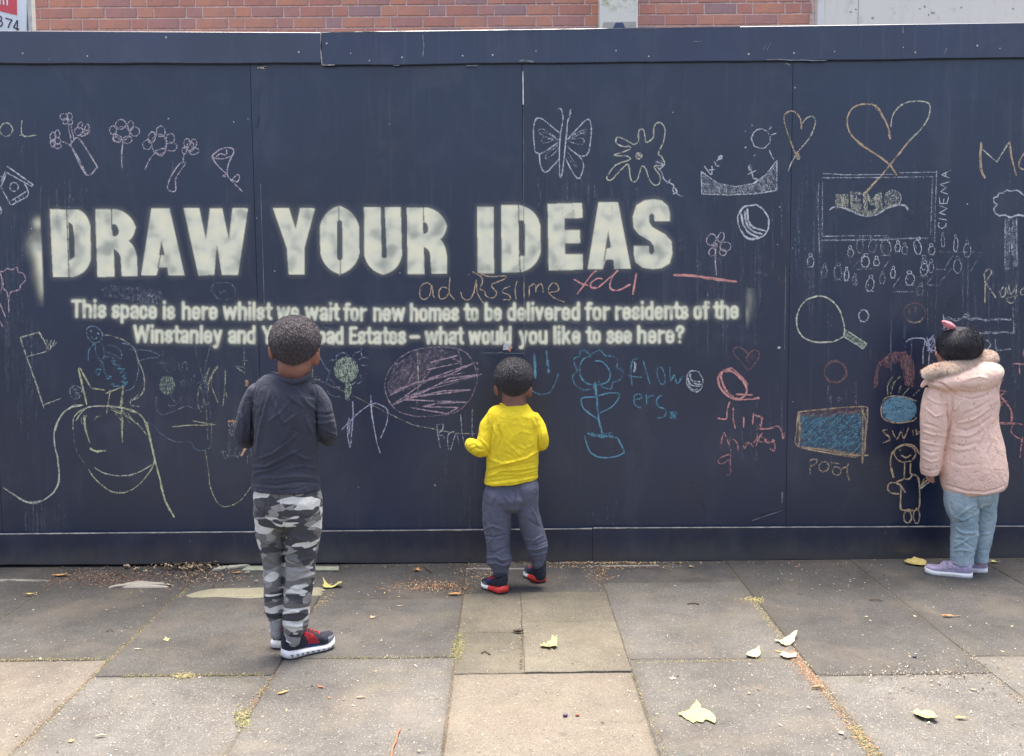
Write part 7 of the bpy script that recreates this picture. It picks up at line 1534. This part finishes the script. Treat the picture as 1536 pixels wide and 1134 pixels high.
def scatter(name, n, area, size, mats, flat=0.6, zup=.004, dens=None, blob=False):
    """many small flakes over picture areas given as (x, y) samplers"""
    mb = MB()
    for _ in range(n):
        x, y = area()
        c = G(x, y); s = size * random.uniform(.4, 1.3) * (1.0 if not blob else 1)
        if c.y > YG - .003: c.y = YG - .003
        a = random.uniform(0, 6.28); ax = Vector((math.cos(a), math.sin(a), random.uniform(-flat, flat))).normalized(); bx = Vector((-math.sin(a), math.cos(a), random.uniform(-flat, flat))).normalized()
        c.z = zup * random.uniform(.2, 1.6); mi = random.randrange(len(mats)); l = s * random.uniform(.5, 1.6); w = s * random.uniform(.3, .8)
        if blob:
            up = Vector((0, 0, s * random.uniform(.4, .8)))
            mb.add([c + ax*l, c + bx*w, c - ax*l, c - bx*w, c + up], [(0,1,4),(1,2,4),(2,3,4),(3,0,4)], mi)
        else: mb.add([c - ax*l, c - bx*w, c + ax*l, c + bx*w*.8], [(0,1,2,3)], mi)
    o = mb.build(name, mats); return tag(o, kind='stuff')
U = random.uniform; GA = random.gauss
SOIL = simple('brown_leaf_mould', (0.16,0.095,0.06), .9, .4, 80); SOIL2 = simple('red_brown_needles', (0.30,0.17,0.11), .9, .3, 80); SOIL3 = simple('dark_soil', (0.06,0.045,0.035), .95)
CHIP = simple('pale_chips', (0.42,0.39,0.33), .8, .2); CHIP2 = simple('tan_chips', (0.32,0.24,0.15), .8, .2); MOSS = simple('moss_green', (0.19,0.19,0.08), .95, .4, 90); MOSS2 = simple('moss_yellow', (0.35,0.31,0.14), .95, .3, 90); RUSTL = simple('rusty_crumbs', (0.40,0.22,0.13), .95, .3, 90)
def gauss_area(cx, cy, sx, sy, ymin=0): return lambda: (GA(cx, sx), max(GA(cy, sy), ymin))
scatter('leaf_litter', 1700, gauss_area(170, 868, 48, 8, 851), .0045, [SOIL, SOIL2, SOIL2, SOIL3])
scatter('leaf_litter', 950, gauss_area(300, 866, 36, 8, 850), .005, [SOIL, SOIL2, SOIL3, LM['tan'], SOIL3], 1.0, .008)
scatter('leaf_litter', 260, gauss_area(283, 853, 24, 2.5, 849), .009, [LM['brown'], LM['tan'], SOIL3], 1.2, .016)
scatter('leaf_litter', 900, gauss_area(655, 880, 38, 5, 850), .0045, [LM['tan'], SOIL2, SOIL, LM['orange']])
scatter('leaf_litter', 500, gauss_area(720, 860, 22, 7, 846), .004, [SOIL, SOIL2, LM['tan']])
scatter('leaf_litter', 900, lambda: (GA(900, 60), max(844 - (0 if U(0,1)<.7 else -6) + abs(GA(0,1.5)), 840)), .0055, [LM['tan'], LM['orange'], SOIL, LM['yellow'], CHIP])
scatter('leaf_litter', 500, gauss_area(900, 860, 10, 8, 842), .004, [SOIL2, SOIL, LM['tan']])
scatter('leaf_litter', 600, lambda: (U(-50, 1590), 0) if False else (lambda x: (x, 846.5 - (x - 768) * .0104 + abs(GA(0, 2.2))))(U(-50, 1590)), .0045, [SOIL, SOIL3, SOIL2, CHIP2])
scatter('grit', 2600, lambda: (U(-40, 1580), 850 + 290 * U(0, 1) ** 1.3), .0026, [CHIP, CHIP, CHIP2, SOIL3, LM['cream']], .5, .003)
scatter('grit', 420, lambda: (U(-40, 1580), 860 + 280 * U(0, 1)), .0052, [CHIP, CHIP2, SOIL3, LM['tan'], LM['cream'], LM['brown']], .5, .004)
scatter('grit', 260, gauss_area(1400, 1010, 55, 16, 950), .0042, [CHIP, CHIP, SOIL3, CHIP2], .5, .004, blob=True)
scatter('grit', 120, gauss_area(1240, 865, 60, 14, 846), .004, [CHIP, SOIL3], .5, .004, blob=True)
def along(x0, y0, x1, y1, sx, sy=1.2):
    def f():
        t = U(0, 1); return (x0 + (x1 - x0)*t + GA(0, sx), y0 + (y1 - y0)*t + GA(0, sy))
    return f
JW = .0026
for a, n, ms, sz in [(along(281,884,154,1000,2.2,1.2),900,[MOSS2,MOSS,SOIL2,MOSS],JW),(along(154,1000,30,1120,3,2),420,[MOSS2,CHIP2,SOIL2],JW),(along(0,991,150,989,3,1),420,[MOSS,MOSS2,SOIL],JW),(along(190,1014,400,1012,4,1.6),650,[MOSS2,MOSS,CHIP2],JW),(along(270,1016,280,1012,9,2.5),160,[MOSS2,MOSS2],.004),
                     (along(409,1014,362,1080,4,3),300,[MOSS2,CHIP2,SOIL2],.003),(along(375,1085,355,1075,4,8),260,[MOSS2,MOSS],.004),(along(490,988,680,985,3,1.2),420,[MOSS,MOSS,MOSS2],.0022),(along(690,960,684,984,5,8),520,[MOSS,MOSS,MOSS2],.0035),(along(695,900,664,1134,1.6,2),520,[SOIL,MOSS,SOIL2],.0024),
                     (along(905,892,946,1005,2,2),380,[SOIL,SOIL2,MOSS],.0026),(along(946,995,1150,990,4,1),520,[MOSS2,MOSS,CHIP2],.0022),(along(948,1010,1000,1134,2.5,2),260,[SOIL,MOSS2],.0026),(along(1128,900,1170,955,3,2.5),300,[MOSS2,LM['tan'],MOSS],.003),(along(1126,898,1134,902,9,2),130,[MOSS2,LM['yellow']],.004),
                     (along(1180,975,1235,1035,6,4),900,[RUSTL,RUSTL,LM['tan'],SOIL2],.0032),(along(1235,1035,1290,1105,5,4),480,[RUSTL,MOSS2,LM['tan'],SOIL],.0030),(along(1280,1095,1320,1140,5,5),380,[MOSS2,MOSS,RUSTL],.0035),(along(1440,970,1530,1055,2,2),240,[SOIL3,CHIP,CHIP2],.0028),(along(1240,1011,1486,1011,6,1.6),260,[SOIL3,CHIP2,CHIP],.0028),
                     (along(786,895,781,1008,1.6,2),360,[SOIL3,SOIL,CHIP2],.0026),(along(697,949,780,949,3,1),140,[SOIL,SOIL3],.002),(along(790,934,925,935,4,1.2),200,[SOIL,SOIL3,CHIP],.0022),(along(845,1009,1,1009,1,1),0,[SOIL],.002),(along(897,889,700,889,3,1),120,[SOIL,SOIL3],.002),
                     (along(0,1090,190,1068,8,4),90,[CHIP2,CHIP,SOIL2],.0028),(along(1490,843,1400,905,1,1),0,[SOIL],.002),(along(500,890,470,915,3,3),160,[MOSS2,CHIP2],.003)]:
    if n: scatter('joint_moss', n, a, sz, ms, .5, .002, blob=True)
